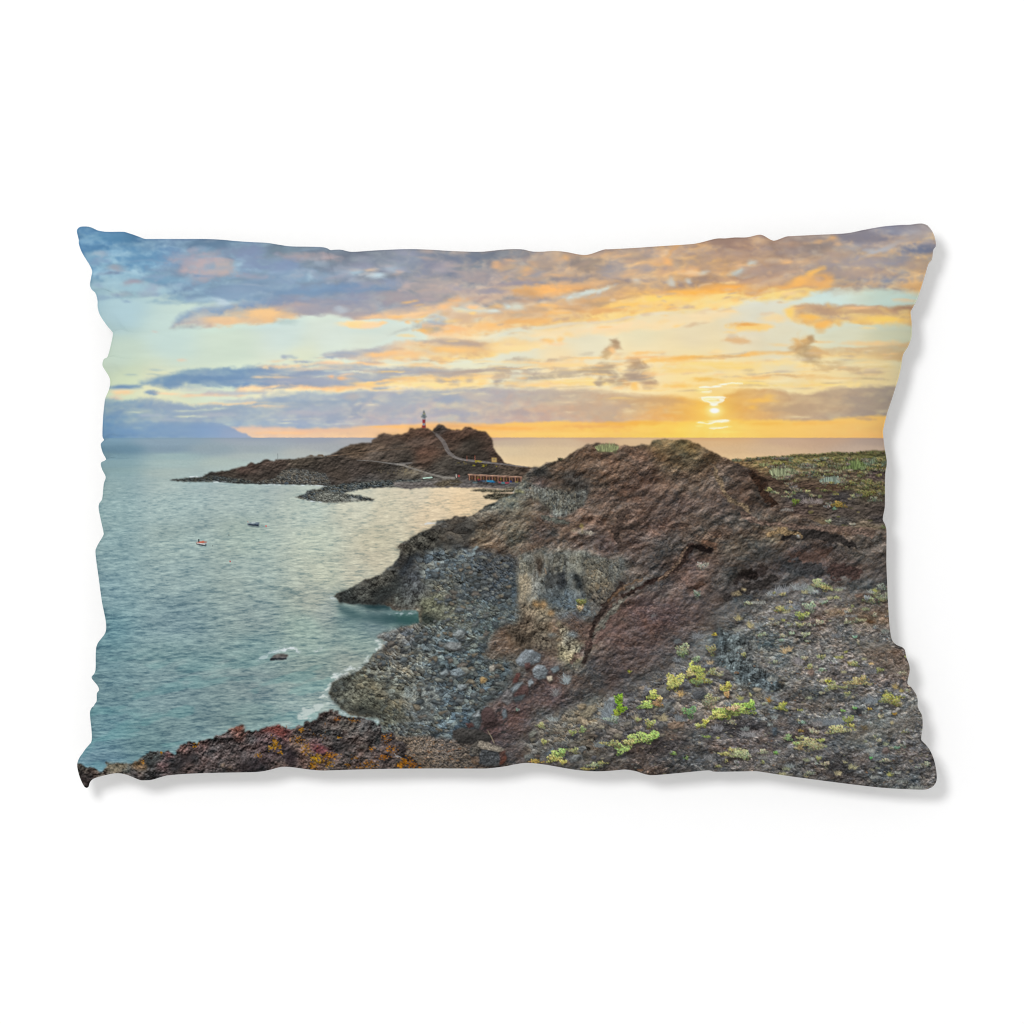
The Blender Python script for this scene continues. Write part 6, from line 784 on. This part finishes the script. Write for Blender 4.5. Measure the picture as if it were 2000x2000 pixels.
    for d in [(1562, 926, 16, 5, (124, 108, 88)), (1585, 930, 14, 5, (110, 104, 84)), (1600, 922, 10, 4, (116, 110, 62)), (1566, 928, 10, 3, (132, 118, 70)), (1600, 934, 8, 4, (128, 116, 84)), (1650, 942, 14, 5, (132, 118, 86)), (1662, 943, 6, 4, (126, 122, 60)), (1650, 931, 10, 3, (124, 112, 86)), (1692, 940, 14, 5, (128, 122, 70)), (1686, 952, 12, 4, (124, 124, 70)), (1710, 950, 14, 5, (116, 110, 66)), (1680, 947, 10, 4, (112, 104, 86)),
              (1692, 964, 17, 7, (126, 124, 60)), (1706, 976, 14, 6, (112, 116, 92)), (1722, 962, 8, 6, (124, 120, 66)), (1666, 970, 10, 4, (128, 128, 92)), (1675, 968, 9, 4, (108, 104, 92)), (1636, 986, 16, 7, (148, 124, 48)), (1615, 985, 8, 5, (116, 108, 92)), (1627, 994, 6, 3, (104, 142, 106)), (1613, 990, 8, 3, (126, 124, 116)), (1551, 980, 9, 7, (100, 120, 40)), (1552, 958, 9, 5, (152, 162, 92)), (1574, 960, 9, 2, (164, 160, 100)), (1533, 962, 6, 2, (160, 156, 104)), (1500, 957, 8, 4, (148, 146, 82)), (1516, 963, 5, 2, (150, 146, 104)), (1617, 1018, 8, 4, (148, 156, 116)), (1662, 1024, 8, 2, (160, 154, 130)), (1724, 1030, 6, 4, (112, 116, 76)), (1558, 1047, 4, 1.6, (140, 140, 130))]: bush(*d)
    for d in [(1585, 978, 28, 7, (132, 122, 118)), (1535, 995, 18, 4, (128, 122, 116)), (1548, 950, 10, 4, (104, 100, 98)), (1640, 935, 10, 3, (140, 132, 116)), (1655, 918, 14, 2, (160, 150, 130))]: dry(*d)
    for px in np.arange(1446, 1734, 3.1):
        if rng.random() < .62: bush(px, float(np.interp(px, [1444, 1490, 1548, 1595, 1632, 1674, 1730], [899, 894, 890, 888, 884.5, 883.5, 882])) + rng.uniform(-.5, 3), rng.uniform(2, 6), rng.uniform(1, 2.4), [(108, 106, 58), (92, 88, 52), (124, 112, 66)][rng.integers(3)], 9)
    for i in range(120):
        px = rng.uniform(1455, 1732); py = 896 + rng.random() ** 1.7 * 80
        if py > 915 and px < 1500: continue
        bush(px, py, rng.uniform(4, 13), rng.uniform(1.6, 4), [(124, 116, 76), (112, 112, 66), (132, 126, 92), (116, 108, 88), (136, 128, 70), (110, 118, 84)][rng.integers(6)])
    # band of shrubs below the dark ridge
    for d in [(1595, 1140, 14, 8, (146, 152, 106)), (1611, 1148, 10, 5, (150, 142, 84)), (1698, 1172, 9, 6, (140, 150, 112)), (1721, 1167, 11, 9, (138, 146, 116)), (1708, 1158, 10, 6, (146, 146, 108)), (1721, 1148, 12, 6, (124, 128, 116)), (1605, 1176, 8, 3, (132, 148, 126)), (1580, 1184, 11, 8, (138, 156, 126)), (1526, 1189, 15, 5, (152, 146, 82)), (1564, 1201, 13, 6, (150, 162, 78)), (1560, 1219, 8, 4, (156, 154, 104)), (1571, 1238, 8, 4, (148, 156, 122)), (1543, 1236, 5, 3, (134, 152, 126)), (1512, 1217, 8, 4, (132, 128, 106)), (1540, 1220, 8, 3, (138, 134, 100)), (1690, 1171, 9, 4, (126, 124, 86)), (1722, 1172, 8, 4, (116, 112, 78)), (1690, 1190, 6, 3, (128, 126, 82)), (1672, 1212, 10, 4, (116, 116, 92)), (1668, 1244, 4, 2.4, (116, 158, 128)), (1524, 1250, 4, 2, (128, 146, 130)), (1528, 1160, 6, 4, (160, 150, 96)), (1460, 1178, 9, 3, (146, 146, 116)), (1490, 1238, 6, 2.5, (140, 150, 122))]: bush(d[0], d[1], d[2] * 1.3, d[3] * 1.3, (d[4][0] * 1.05, d[4][1] * 1.06, d[4][2] * 1.03))
    for d in [(1525, 1150, 18, 8, (132, 134, 136)), (1560, 1145, 20, 9, (128, 132, 132)), (1505, 1158, 12, 6, (134, 138, 138)), (1580, 1150, 12, 8, (138, 146, 136)), (1480, 1175, 18, 5, (140, 140, 134)), (1545, 1185, 22, 6, (120, 126, 130)), (1640, 1148, 16, 3, (120, 122, 120)), (1520, 1205, 20, 6, (118, 118, 118)), (1630, 1240, 12, 6, (112, 114, 116)), (1558, 1288, 10, 10, (128, 124, 124)), (1728, 1232, 8, 6, (120, 126, 120)), (1660, 1202, 16, 4, (130, 130, 128)), (1440, 1228, 14, 4, (130, 132, 124)), (1360, 1240, 14, 8, (116, 118, 120)), (1322, 1285, 10, 7, (112, 116, 118)), (1701, 1366, 18, 9, (116, 122, 126)), (1620, 1408, 40, 10, (116, 122, 126)), (1595, 1412, 12, 8, (128, 124, 122)), (1700, 1310, 20, 7, (112, 112, 112)), (1400, 1420, 12, 8, (122, 122, 124)), (1460, 1432, 20, 8, (132, 130, 130)), (1385, 1478, 14, 7, (122, 122, 122)), (1580, 1462, 20, 6, (120, 118, 116)), (1790, 1538, 20, 5, (140, 142, 136)), (1760, 1525, 14, 4, (118, 122, 118)), (1105, 1325, 7, 12, (136, 144, 146)), (1190, 1392, 9, 26, (122, 130, 134)), (1080, 1402, 12, 6, (142, 148, 146)), (1085, 1350, 6, 10, (120, 118, 118)), (1180, 1452, 26, 8, (116, 122, 122)), (1490, 1478, 12, 4, (124, 124, 118)), (1330, 1400, 16, 9, (112, 116, 118))]: dry(*d)
    for d in [(1530, 1268, 5, 9, (182, 160, 124)), (1541, 1266, 4, 6, (176, 156, 122)), (1462, 1218, 4, 8, (168, 158, 118)), (1440, 1205, 5, 7, (160, 150, 112)), (1385, 1292, 8, 5, (156, 140, 112)), (1328, 1352, 4, 9, (168, 142, 96)), (1295, 1400, 10, 8, (150, 140, 112)), (1748, 1340, 4, 7, (156, 138, 96)), (1760, 1348, 5, 4, (150, 138, 88)), (1700, 1295, 6, 3, (184, 158, 116)), (1660, 1293, 8, 3, (150, 138, 84)), (1500, 1365, 3, 6, (150, 118, 62)), (1240, 1400, 4, 8, (142, 134, 116))]: dry(*d)
    for i in range(150):
        px = rng.uniform(1400, 1815); py = rng.uniform(1150, 1520)
        if px < 1440 + (1300 - py) * .4: continue
        (dry if rng.random() < .5 else bush)(px, py, rng.uniform(3, 12), rng.uniform(2, 6), [(146, 148, 142), (156, 152, 120), (140, 144, 118), (166, 156, 124), (128, 134, 132), (150, 150, 92)][rng.integers(6)])
    # bright succulents and scrub of the near slope
    for cx, cy, rx, ry, c_ in [(1318, 1328, 17, 14, (172, 172, 80)), (1312, 1336, 14, 8, (160, 164, 84)), (1350, 1303, 8, 12, (170, 182, 74)), (1362, 1306, 10, 8, (156, 168, 74)), (1346, 1314, 9, 9, (164, 156, 90)), (1415, 1344, 11, 9, (176, 168, 76)), (1420, 1336, 5, 6, (180, 176, 70)), (1418, 1356, 5, 6, (176, 140, 84)), (1275, 1357, 11, 10, (164, 176, 76)), (1262, 1376, 16, 8, (150, 180, 80)), (1284, 1372, 10, 8, (158, 128, 82)), (1288, 1364, 4, 5, (190, 162, 92)),
                               (1418, 1392, 32, 10, (150, 174, 72)), (1440, 1384, 30, 10, (150, 178, 76)), (1464, 1376, 10, 9, (136, 176, 70)), (1400, 1396, 16, 8, (172, 174, 84)), (1430, 1382, 16, 6, (184, 154, 112)), (1376, 1410, 6, 7, (176, 176, 66)), (1365, 1416, 9, 4, (160, 166, 88)), (1265, 1438, 22, 10, (150, 180, 84)), (1236, 1444, 16, 10, (154, 182, 86)), (1276, 1436, 8, 9, (140, 178, 84)), (1215, 1462, 16, 10, (148, 180, 90)), (1228, 1448, 12, 6, (176, 176, 100)), (1090, 1474, 14, 9, (150, 176, 84)), (1080, 1482, 14, 7, (172, 168, 84)), (1098, 1467, 7, 6, (146, 190, 92)), (1100, 1488, 7, 4, (176, 164, 76)), (1046, 1487, 13, 4, (172, 146, 62)), (1208, 1368, 8, 12, (112, 158, 30)), (1212, 1384, 9, 10, (108, 150, 26)), (1202, 1392, 6, 8, (130, 150, 40)), (1210, 1360, 4, 6, (124, 168, 40))]: bush(cx, cy, rx * 1.15, ry * 1.15, (c_[0] * 1.1, c_[1] * 1.08, c_[2] * 1.05), None, .6, .85, 1.1)
    for d in [(1366, 1325, 16, 10, (142, 146, 62)), (1360, 1332, 10, 6, (112, 128, 78)), (1334, 1266, 11, 9, (142, 148, 112)), (1330, 1276, 9, 6, (112, 126, 92)), (1388, 1268, 8, 9, (130, 128, 86)), (1358, 1287, 7, 6, (122, 138, 106)), (1389, 1311, 8, 7, (140, 144, 92)), (1404, 1316, 6, 5, (144, 140, 108)), (1345, 1389, 13, 9, (104, 142, 88)), (1386, 1364, 12, 8, (144, 142, 98)), (1382, 1374, 12, 8, (124, 120, 96)), (1268, 1412, 9, 7, (150, 152, 82)), (1440, 1472, 22, 9, (162, 164, 112)), (1452, 1476, 12, 6, (150, 158, 118)), (1414, 1472, 10, 3, (166, 154, 88)), (1426, 1464, 5, 4, (172, 162, 96)), (1577, 1450, 20, 8, (164, 152, 100)), (1590, 1458, 16, 8, (140, 136, 100)), (1560, 1460, 8, 5, (150, 134, 90)), (1602, 1445, 7, 3, (160, 166, 84)), (1554, 1452, 5, 3, (138, 158, 96)), (1637, 1424, 22, 7, (172, 168, 110)), (1655, 1405, 10, 7, (134, 142, 72)), (1660, 1416, 8, 3, (160, 154, 76)), (1674, 1331, 20, 7, (170, 154, 98)), (1684, 1324, 8, 5, (164, 144, 92)), (1624, 1340, 12, 8, (140, 140, 92)), (1614, 1330, 5, 3, (180, 176, 62)), (1646, 1342, 8, 3, (128, 132, 86)), (1738, 1362, 18, 6, (152, 150, 62)), (1745, 1371, 12, 6, (146, 142, 72)), (1726, 1368, 9, 5, (128, 132, 82)), (1524, 1380, 10, 7, (158, 160, 72)), (1530, 1374, 4, 4, (172, 170, 64)), (1538, 1440, 6, 6, (132, 164, 104)), (1602, 1282, 8, 4, (142, 144, 96)), (1603, 1308, 6, 2.5, (124, 148, 122)), (1566, 1410, 5, 3, (120, 150, 138)), (1490, 1468, 9, 4, (152, 150, 124)), (1514, 1471, 4, 2, (118, 160, 84)), (1514, 1469, 3, 2, (110, 160, 80)), (1643, 1387, 5, 2, (112, 152, 76)), (1668, 1382, 4, 1.6, (104, 160, 92)), (1717, 1308, 7, 4, (132, 134, 80)), (1750, 1460, 6, 2.4, (108, 142, 118)), (1700, 1480, 2, 1.6, (90, 170, 92)), (1563, 1427, 6, 2, (150, 120, 62)), (1746, 1394, 5, 2, (160, 124, 54)), (1697, 1384, 5, 2, (168, 136, 54)), (1315, 1471, 5, 3, (120, 148, 78)), (1340, 1480, 3, 3, (112, 136, 76)), (1380, 1438, 7, 2, (132, 150, 74)), (1056, 1416, 8, 5, (146, 146, 98)), (1064, 1448, 7, 4, (158, 156, 86)), (1137, 1424, 5, 6, (136, 150, 92)), (1118, 1430, 7, 4, (140, 150, 80)), (1120, 1465, 11, 5, (150, 150, 100)), (1195, 1452, 16, 6, (146, 142, 86)), (1160, 1494, 14, 4, (150, 156, 118)), (1175, 1490, 8, 3, (148, 146, 84)), (1148, 1502, 14, 2.5, (158, 140, 78)), (1196, 1404, 12, 6, (132, 146, 132)), (1245, 1404, 5, 3, (146, 146, 90)), (1135, 1175, 9, 6, (116, 116, 62)), (1132, 1186, 5, 5, (184, 158, 120)), (1394, 1238, 4, 3, (166, 146, 54)), (1228, 1311, 3, 2, (156, 150, 44)), (1360, 1160, 6, 7, (116, 122, 108)), (1010, 1385, 3, 3, (104, 120, 116)), (1370, 1105, 10, 6, (138, 130, 122))]: bush(d[0], d[1], d[2] * 1.3, d[3] * 1.3, (d[4][0] * 1.06, d[4][1] * 1.07, d[4][2] * 1.02))
    # the land is printed crisp
    s = win(140, 862, 1840, 1552); wide = blur(IMG[s], 7.0); IMG[s] = np.clip(IMG[s] + (IMG[s] - wide) * F(.16) * ss(865, 905, YY[s])[..., None], 0.02, 1); soft_ = blur(IMG[s], 1.0); IMG[s] = np.clip(IMG[s] + (IMG[s] - soft_) * F(.42) * ss(865, 905, YY[s])[..., None], 0.02, 1)
    # overall: a trace of print grain
    IMG[:] *= (1 + F(.012) * fbm(XX, YY, 2.2, 2.2, 1, 66) * (YY > 865))[..., None]
# ---------------------------------------------------------------- the scene
import bpy

K = 0.6 / 1680.0                 # metres per print unit: the pillow is 60 cm wide
SEAM_Z = 0.026

TOP = [(154.2, 445.5), (158.3, 443.7), (169.7, 443.5), (177, 445), (183, 447.6), (190.4, 451), (202.8, 453.4), (215.2, 454), (241, 454), (252.5, 457), (269, 462.7), (282, 467.6), (290, 468), (306, 468), (350, 468), (399.5, 468), (430.5, 469.2), (461.6, 472), (492.7, 474), (521.4, 475.4), (542, 478.7), (567, 482.2), (604, 483), (629, 484), (638.4, 486), (645.2, 489.6), (654, 489), (666, 489), (687, 493), (728.4, 490.5), (790.6, 487.8), (832, 488.6), (881, 491.5), (922.8, 493), (943.5, 492.8), (964, 490.7), (985, 488.6), (1005.6, 487.8), (1022, 488.6), (1038.8, 492.3), (1057.4, 492.8), (1082, 491.3), (1105, 493.2), (1129.9, 498), (1144.3, 499), (1156.8, 496.3), (1179.5, 488.6), (1192, 487.8), (1240, 485.3), (1290, 482), (1345, 478.5), (1365.6, 475.6), (1398.8, 467.3), (1417.4, 466.7), (1434, 465), (1458.8, 464.6), (1481.6, 459.8), (1490, 460.9), (1506.4, 470), (1514.7, 470.8), (1535.4, 463.4), (1547.8, 462.3), (1600, 459.6), (1653.2, 456.7), (1686.3, 450.3), (1723.6, 443.7), (1758.8, 440.6), (1777.4, 440), (1792, 438), (1802, 437.9), (1810.6, 440.8)]
RIGHT = [(1810.6, 440.8), (1818.8, 450.7), (1824, 462), (1826.9, 476.6), (1826, 481.8), (1822.4, 486), (1821, 493.2), (1818.8, 506.6), (1813.7, 512.8), (1810.6, 520), (1806.4, 534.6), (1798, 561.5), (1789.9, 585.3), (1778.5, 606), (1777.4, 611), (1779.5, 631.9), (1780, 648.4), (1779, 658.8), (1776.4, 667), (1771.2, 678.5), (1762.5, 693), (1758.8, 716.8), (1753.6, 739.5), (1749.5, 752), (1740.5, 780), (1731.6, 807), (1723.7, 840), (1723.7, 848.3), (1726.4, 873.2), (1730.5, 898), (1730.5, 908.4), (1727.8, 925), (1727, 951.8), (1726.8, 989), (1722.9, 1014), (1727.4, 1025.3), (1730, 1036.7), (1730, 1069.9), (1730, 1103), (1731.6, 1140.2), (1733, 1175), (1736, 1219.7), (1739, 1242.5), (1742, 1251.8), (1749.5, 1260), (1764.6, 1267.7), (1769, 1283.9), (1774.3, 1298.4), (1775.4, 1310.8), (1771.2, 1334.6), (1779.5, 1344), (1787.8, 1356.3), (1790.9, 1366.7), (1791, 1379), (1794, 1387.4), (1799.2, 1396.7), (1800.6, 1406), (1800.6, 1420.5), (1798, 1439), (1798.3, 1445.4), (1802.3, 1450.5), (1809.5, 1457.8), (1816.8, 1469.2), (1823, 1484.7), (1827, 1503.3), (1828.4, 1520), (1826, 1529.2), (1819.9, 1536.5)]
BOTTOM = [(169.3, 1537.7), (171.8, 1536), (174.2, 1528.2), (179, 1522), (188.3, 1517.4), (213.2, 1511), (227.7, 1509), (240, 1510), (252.5, 1513.7), (273.2, 1522), (281.5, 1522.8), (296, 1521.8), (316.7, 1515.8), (327, 1513.3), (368.4, 1510), (430.6, 1508), (501, 1506.4), (525.5, 1502.7), (544.2, 1497.7), (556.6, 1496.3), (573.2, 1497.5), (604.2, 1501.7), (629, 1503.7), (656, 1503), (749, 1500.4), (840, 1499.8), (939.4, 1499.8), (956, 1499.2), (985, 1495.7), (1009.8, 1490.9), (1026.3, 1488.8), (1043, 1489.5), (1067.7, 1492.6), (1105, 1499.2), (1129.9, 1503), (1161, 1505.2), (1192, 1504.2), (1216.6, 1501.9), (1227, 1502.3), (1243.5, 1505.4), (1262, 1511.4), (1276.6, 1512.7), (1316, 1509.5), (1380, 1503.5), (1388.4, 1504), (1396.7, 1506), (1448.4, 1505.6), (1477.4, 1505.2), (1500, 1508.4), (1552, 1516.2), (1624.2, 1525.7), (1686.3, 1533.4), (1727.7, 1537.7), (1769, 1540), (1800.2, 1541.2), (1810.6, 1540.2), (1819.9, 1536.5)]
LEFT = [(154.2, 445.5), (151.1, 450.7), (154.8, 468.3), (155.2, 476.6), (161.4, 493.2), (175.9, 517), (181, 529.4), (179, 542), (177, 556.3), (180, 564.6), (187.3, 571.8), (191.4, 586.3), (192, 600.8), (196.6, 615.3), (209, 634), (219.4, 646.4), (221.9, 651.6), (217.3, 675.4), (211, 697.5), (203.9, 702.3), (201.4, 710.6), (202.8, 716.8), (214.2, 735.4), (216.7, 747.8), (213.2, 763.4), (207, 777.8), (204.5, 794.5), (202.4, 817.3), (201.4, 851.4), (203.9, 857.6), (203.9, 860.7), (199.7, 864.9), (198, 869), (201.8, 883.5), (208.4, 898), (199.7, 903.2), (198, 906.3), (200.7, 916.6), (207.6, 931.6), (203.9, 945.6), (200.7, 974.6), (195, 984), (194, 993.3), (198.7, 1018), (203.2, 1038.8), (202.8, 1046), (190.4, 1067.8), (187.7, 1080.2), (194.5, 1132), (200, 1173), (208.4, 1229.6), (191.4, 1258), (188.3, 1273.5), (187.7, 1306.6), (184.6, 1317), (180, 1323.6), (191.4, 1338.7), (194.5, 1348.5), (190.4, 1354.3), (190, 1367.7), (187.3, 1377), (180, 1383.3), (177, 1393.6), (180, 1424.7), (180.7, 1443.3), (177, 1454.7), (160.4, 1474.3), (154.2, 1484.7), (152, 1495), (155.2, 1511.6), (160.4, 1526), (166, 1536), (169.3, 1537.7)]


def spline(pts, n):
    """n points evenly spaced along a smooth curve through pts"""
    p = np.array(pts, float); d = np.sqrt(np.hypot(*np.diff(p, axis=0).T)); t = np.concatenate([[0], np.cumsum(d)])
    m = np.zeros_like(p)
    m[1:-1] = (p[2:] - p[:-2]) / (t[2:] - t[:-2])[:, None]; m[0] = (p[1] - p[0]) / d[0]; m[-1] = (p[-1] - p[-2]) / d[-1]
    tt = np.linspace(0, t[-1], 6000); i = np.clip(np.searchsorted(t, tt, side='right') - 1, 0, len(d) - 1)
    h = d[i]; s = (tt - t[i]) / h; s = s[:, None]; h = h[:, None]
    q = (2 * s ** 3 - 3 * s ** 2 + 1) * p[i] + (s ** 3 - 2 * s ** 2 + s) * h * m[i] + (3 * s ** 2 - 2 * s ** 3) * p[i + 1] + (s ** 3 - s ** 2) * h * m[i + 1]
    L = np.concatenate([[0], np.cumsum(np.hypot(*np.diff(q, axis=0).T))]); u = np.linspace(0, L[-1], n)
    return np.stack([np.interp(u, L, q[:, 0]), np.interp(u, L, q[:, 1])], 1)


def patch(nu, nv):
    T, B, Lf, R = spline(TOP, nu), spline(BOTTOM, nu), spline(LEFT, nv), spline(RIGHT, nv)
    u = np.linspace(0, 1, nu)[None, :, None]; v = np.linspace(0, 1, nv)[:, None, None]
    P = (1 - v) * T[None] + v * B[None] + (1 - u) * Lf[:, None] + u * R[:, None]
    P -= (1 - u) * (1 - v) * T[0] + u * (1 - v) * T[-1] + (1 - u) * v * B[0] + u * v * B[-1]
    return P, np.broadcast_to(u[..., 0], P.shape[:2]), np.broadcast_to(v[..., 0], P.shape[:2])


def seam_height(X, Y):
    return SEAM_Z + 0.0016 * fbm(X.astype(F), Y.astype(F), 120, 120, 2, 201).astype(float)


def fill(d):
    return 1 - np.exp(-d / 46.0)


def grid_mesh(name, co, mat, col=None):
    nv, nu = co.shape[:2]; me = bpy.data.meshes.new(name)
    me.vertices.add(nu * nv); me.vertices.foreach_set('co', co.reshape(-1).astype(np.float32))
    i = np.arange(nu * nv).reshape(nv, nu)
    q = np.stack([i[:-1, :-1], i[1:, :-1], i[1:, 1:], i[:-1, 1:]], -1).reshape(-1, 4)
    me.loops.add(q.size); me.loops.foreach_set('vertex_index', q.reshape(-1).astype(np.int32))
    me.polygons.add(len(q)); me.polygons.foreach_set('loop_start', np.arange(0, q.size, 4, dtype=np.int32))
    me.polygons.foreach_set('use_smooth', np.ones(len(q), bool))
    me.update(calc_edges=True); me.validate()
    if col is not None: paint(me, col)
    me.materials.append(mat)
    o = bpy.data.objects.new(name, me); bpy.context.scene.collection.objects.link(o)
    return o


def paint(me, col):
    a = me.color_attributes.new('print_ink', 'FLOAT_COLOR', 'POINT')
    c = np.ones((len(me.vertices), 4), np.float32); c[:, :3] = col.reshape(-1, 3)
    a.data.foreach_set('color', c.reshape(-1))


def ink(X, Y):
    """ink colour (linear) of the printed picture, faint pillow-edge shade included, at print position X, Y"""
    fx = np.clip(X - PX0, 0, PW - 1.001); fy = np.clip(Y - PY0, 0, PH - 1.001)
    ix = fx.astype(int); iy = fy.astype(int); tx = (fx - ix)[..., None]; ty = (fy - iy)[..., None]
    c = (PIC[iy, ix] * (1 - tx) + PIC[iy, ix + 1] * tx) * (1 - ty) + (PIC[iy + 1, ix] * (1 - tx) + PIC[iy + 1, ix + 1] * tx) * ty
    return c


def cloth(name, printed):
    m = bpy.data.materials.new(name); m.use_nodes = True; nt = m.node_tree; b = nt.nodes['Principled BSDF']
    b.inputs['Roughness'].default_value = 0.85; b.inputs['Specular IOR Level'].default_value = 0.02
    if printed:
        a = nt.nodes.new('ShaderNodeAttribute'); a.attribute_name = 'print_ink'
        nt.links.new(a.outputs['Color'], b.inputs['Base Color'])
    else:
        b.inputs['Base Color'].default_value = (.72, .71, .69, 1)
    tc = nt.nodes.new('ShaderNodeTexCoord'); w = nt.nodes.new('ShaderNodeTexNoise'); w.inputs['Scale'].default_value = 900; w.inputs['Detail'].default_value = 2
    bp = nt.nodes.new('ShaderNodeBump'); bp.inputs['Strength'].default_value = 0.06; bp.inputs['Distance'].default_value = 0.0004
    nt.links.new(tc.outputs['Object'], w.inputs['Vector']); nt.links.new(w.outputs['Fac'], bp.inputs['Height']); nt.links.new(bp.outputs['Normal'], b.inputs['Normal'])
    return m


def world_xy(P):
    return (P[..., 0] - 1000) * K, (1000 - P[..., 1]) * K


# light levels
KEY, AMB, INK_GAIN = 148.0, 0.765, 0.81

for step in (sky, sea, hill, cliff, fore): step()
pic = np.clip(IMG, 0, 1)
PIC = np.where(pic <= 0.04045, pic / 12.92, ((pic + 0.055) / 1.055) ** 2.4).astype(F) * F(INK_GAIN)
PIC = np.clip(PIC, 0, 0.93)

scene = bpy.context.scene
pillow = bpy.data.objects.new('pillow', None); scene.collection.objects.link(pillow)
pillow['label'] = 'rectangular throw pillow with wavy edges printed with a sunset over a rocky coast and lighthouse'
pillow['category'] = 'pillow'
printed = cloth('printed_cloth', True); plain = cloth('plain_cloth', False)

# front panel: a stuffed sheet of cloth that carries the picture
P, U, V = patch(1240, 820)
X, Y = P[..., 0], P[..., 1]; wx, wy = world_xy(P)
a = np.minimum(U, 1 - U) * 1640; b = np.minimum(V, 1 - V) * 1050
zs = seam_height(X, Y)
dome = (np.sin(np.pi * U) * np.sin(np.pi * V)) ** 0.8
z = zs + 0.0135 * fill(a) * fill(b) + 0.028 * dome + 0.0007 * fbm(X.astype(F), Y.astype(F), 260, 200, 2, 211) * fill(a) * fill(b)
front = grid_mesh('front_panel', np.stack([wx, wy, z], -1), printed, ink(X, Y)); front.parent = pillow

# back panel, resting on the floor
P, U, V = patch(300, 200)
X, Y = P[..., 0], P[..., 1]; wx, wy = world_xy(P)
a = np.minimum(U, 1 - U) * 1640; b = np.minimum(V, 1 - V) * 1050
zs = seam_height(X, Y)
z = zs - 0.012 * fill(a) * fill(b) - 0.022 * (np.sin(np.pi * U) * np.sin(np.pi * V)) ** 0.6
z = 0.0006 + np.maximum(z - 0.0006, 0) * (z > 0.0006)
back = grid_mesh('back_panel', np.stack([wx, wy, z], -1)[:, ::-1], plain); back.parent = pillow

# seam: the rolled edge where the panels meet
loop = np.concatenate([spline(TOP, 1000)[:-1], spline(RIGHT, 700)[:-1], spline(BOTTOM, 1000)[::-1][:-1], spline(LEFT, 700)[::-1][:-1]])
lx, ly = world_xy(loop); lz = seam_height(loop[:, 0], loop[:, 1])
c = np.stack([lx, ly, lz], 1); t = np.roll(c, -1, 0) - np.roll(c, 1, 0); t[:, 2] = 0; t /= np.linalg.norm(t, axis=1)[:, None] + 1e-12
n = np.stack([-t[:, 1], t[:, 0], np.zeros(len(t))], 1); rad = 0.00045; ring = 8
ang = np.linspace(0, 2 * np.pi, ring, endpoint=False)
co = c[:, None] + rad * (np.cos(ang)[None, :, None] * n[:, None] + np.sin(ang)[None, :, None] * np.array([0, 0, 1.0]))
N = len(c); i = np.arange(N)[:, None]; j = np.arange(ring)[None]
q = np.stack([i * ring + j, ((i + 1) % N) * ring + j, ((i + 1) % N) * ring + (j + 1) % ring, i * ring + (j + 1) % ring], -1).reshape(-1, 4)
me = bpy.data.meshes.new('seam'); me.from_pydata(co.reshape(-1, 3).tolist(), [], q.tolist())
me.polygons.foreach_set('use_smooth', np.ones(len(q), bool)); me.update()
paint(me, np.repeat(ink(loop[:, 0], loop[:, 1]), ring, 0)); me.materials.append(printed)
seam = bpy.data.objects.new('seam', me); scene.collection.objects.link(seam); seam.parent = pillow

# the white studio floor
me = bpy.data.meshes.new('floor'); s_ = 2.5
me.from_pydata([(-s_, -s_, 0), (s_, -s_, 0), (s_, s_, 0), (-s_, s_, 0)], [], [(0, 1, 2, 3)])
m = bpy.data.materials.new('white_paper'); m.use_nodes = True; b = m.node_tree.nodes['Principled BSDF']
b.inputs['Base Color'].default_value = (.9, .9, .9, 1); b.inputs['Roughness'].default_value = .9; b.inputs['Specular IOR Level'].default_value = .05
me.materials.append(m); floor = bpy.data.objects.new('floor', me); scene.collection.objects.link(floor)
floor['kind'] = 'structure'; floor['label'] = 'plain white studio floor under the pillow'; floor['category'] = 'floor'

# light: a white tent all round and one soft lamp from the upper left
w = bpy.data.worlds.new('World'); scene.world = w; w.use_nodes = True
w.node_tree.nodes['Background'].inputs['Color'].default_value = (1, 1, 1, 1); w.node_tree.nodes['Background'].inputs['Strength'].default_value = AMB
ld = bpy.data.lights.new('softbox', 'AREA'); ld.shape = 'DISK'; ld.size = 1.6; ld.energy = KEY
lo = bpy.data.objects.new('softbox', ld); scene.collection.objects.link(lo); lo.location = (-1.7, 1.76, 5.2)
d = -lo.location; lo.rotation_euler = d.to_track_quat('-Z', 'Y').to_euler()

# camera, straight above
cd = bpy.data.cameras.new('camera'); cam = bpy.data.objects.new('camera', cd); scene.collection.objects.link(cam)
H = 6.0; cam.location = (0, 0, H); cd.sensor_width = 36; cd.lens = 36 * (H - SEAM_Z) / (2000 * K); cd.clip_end = 50
scene.camera = cam
scene.view_settings.view_transform = 'Standard'; scene.view_settings.look = 'None'; scene.view_settings.exposure = 0; scene.view_settings.gamma = 1; scene.view_settings.use_curve_mapping = False
scene.render.engine = 'CYCLES'; scene.cycles.max_bounces = 6; scene.cycles.filter_width = 1.1; scene.cycles.use_denoising = True; scene.cycles.denoiser = 'OPENIMAGEDENOISE'; scene.cycles.denoising_input_passes = 'RGB_ALBEDO_NORMAL'
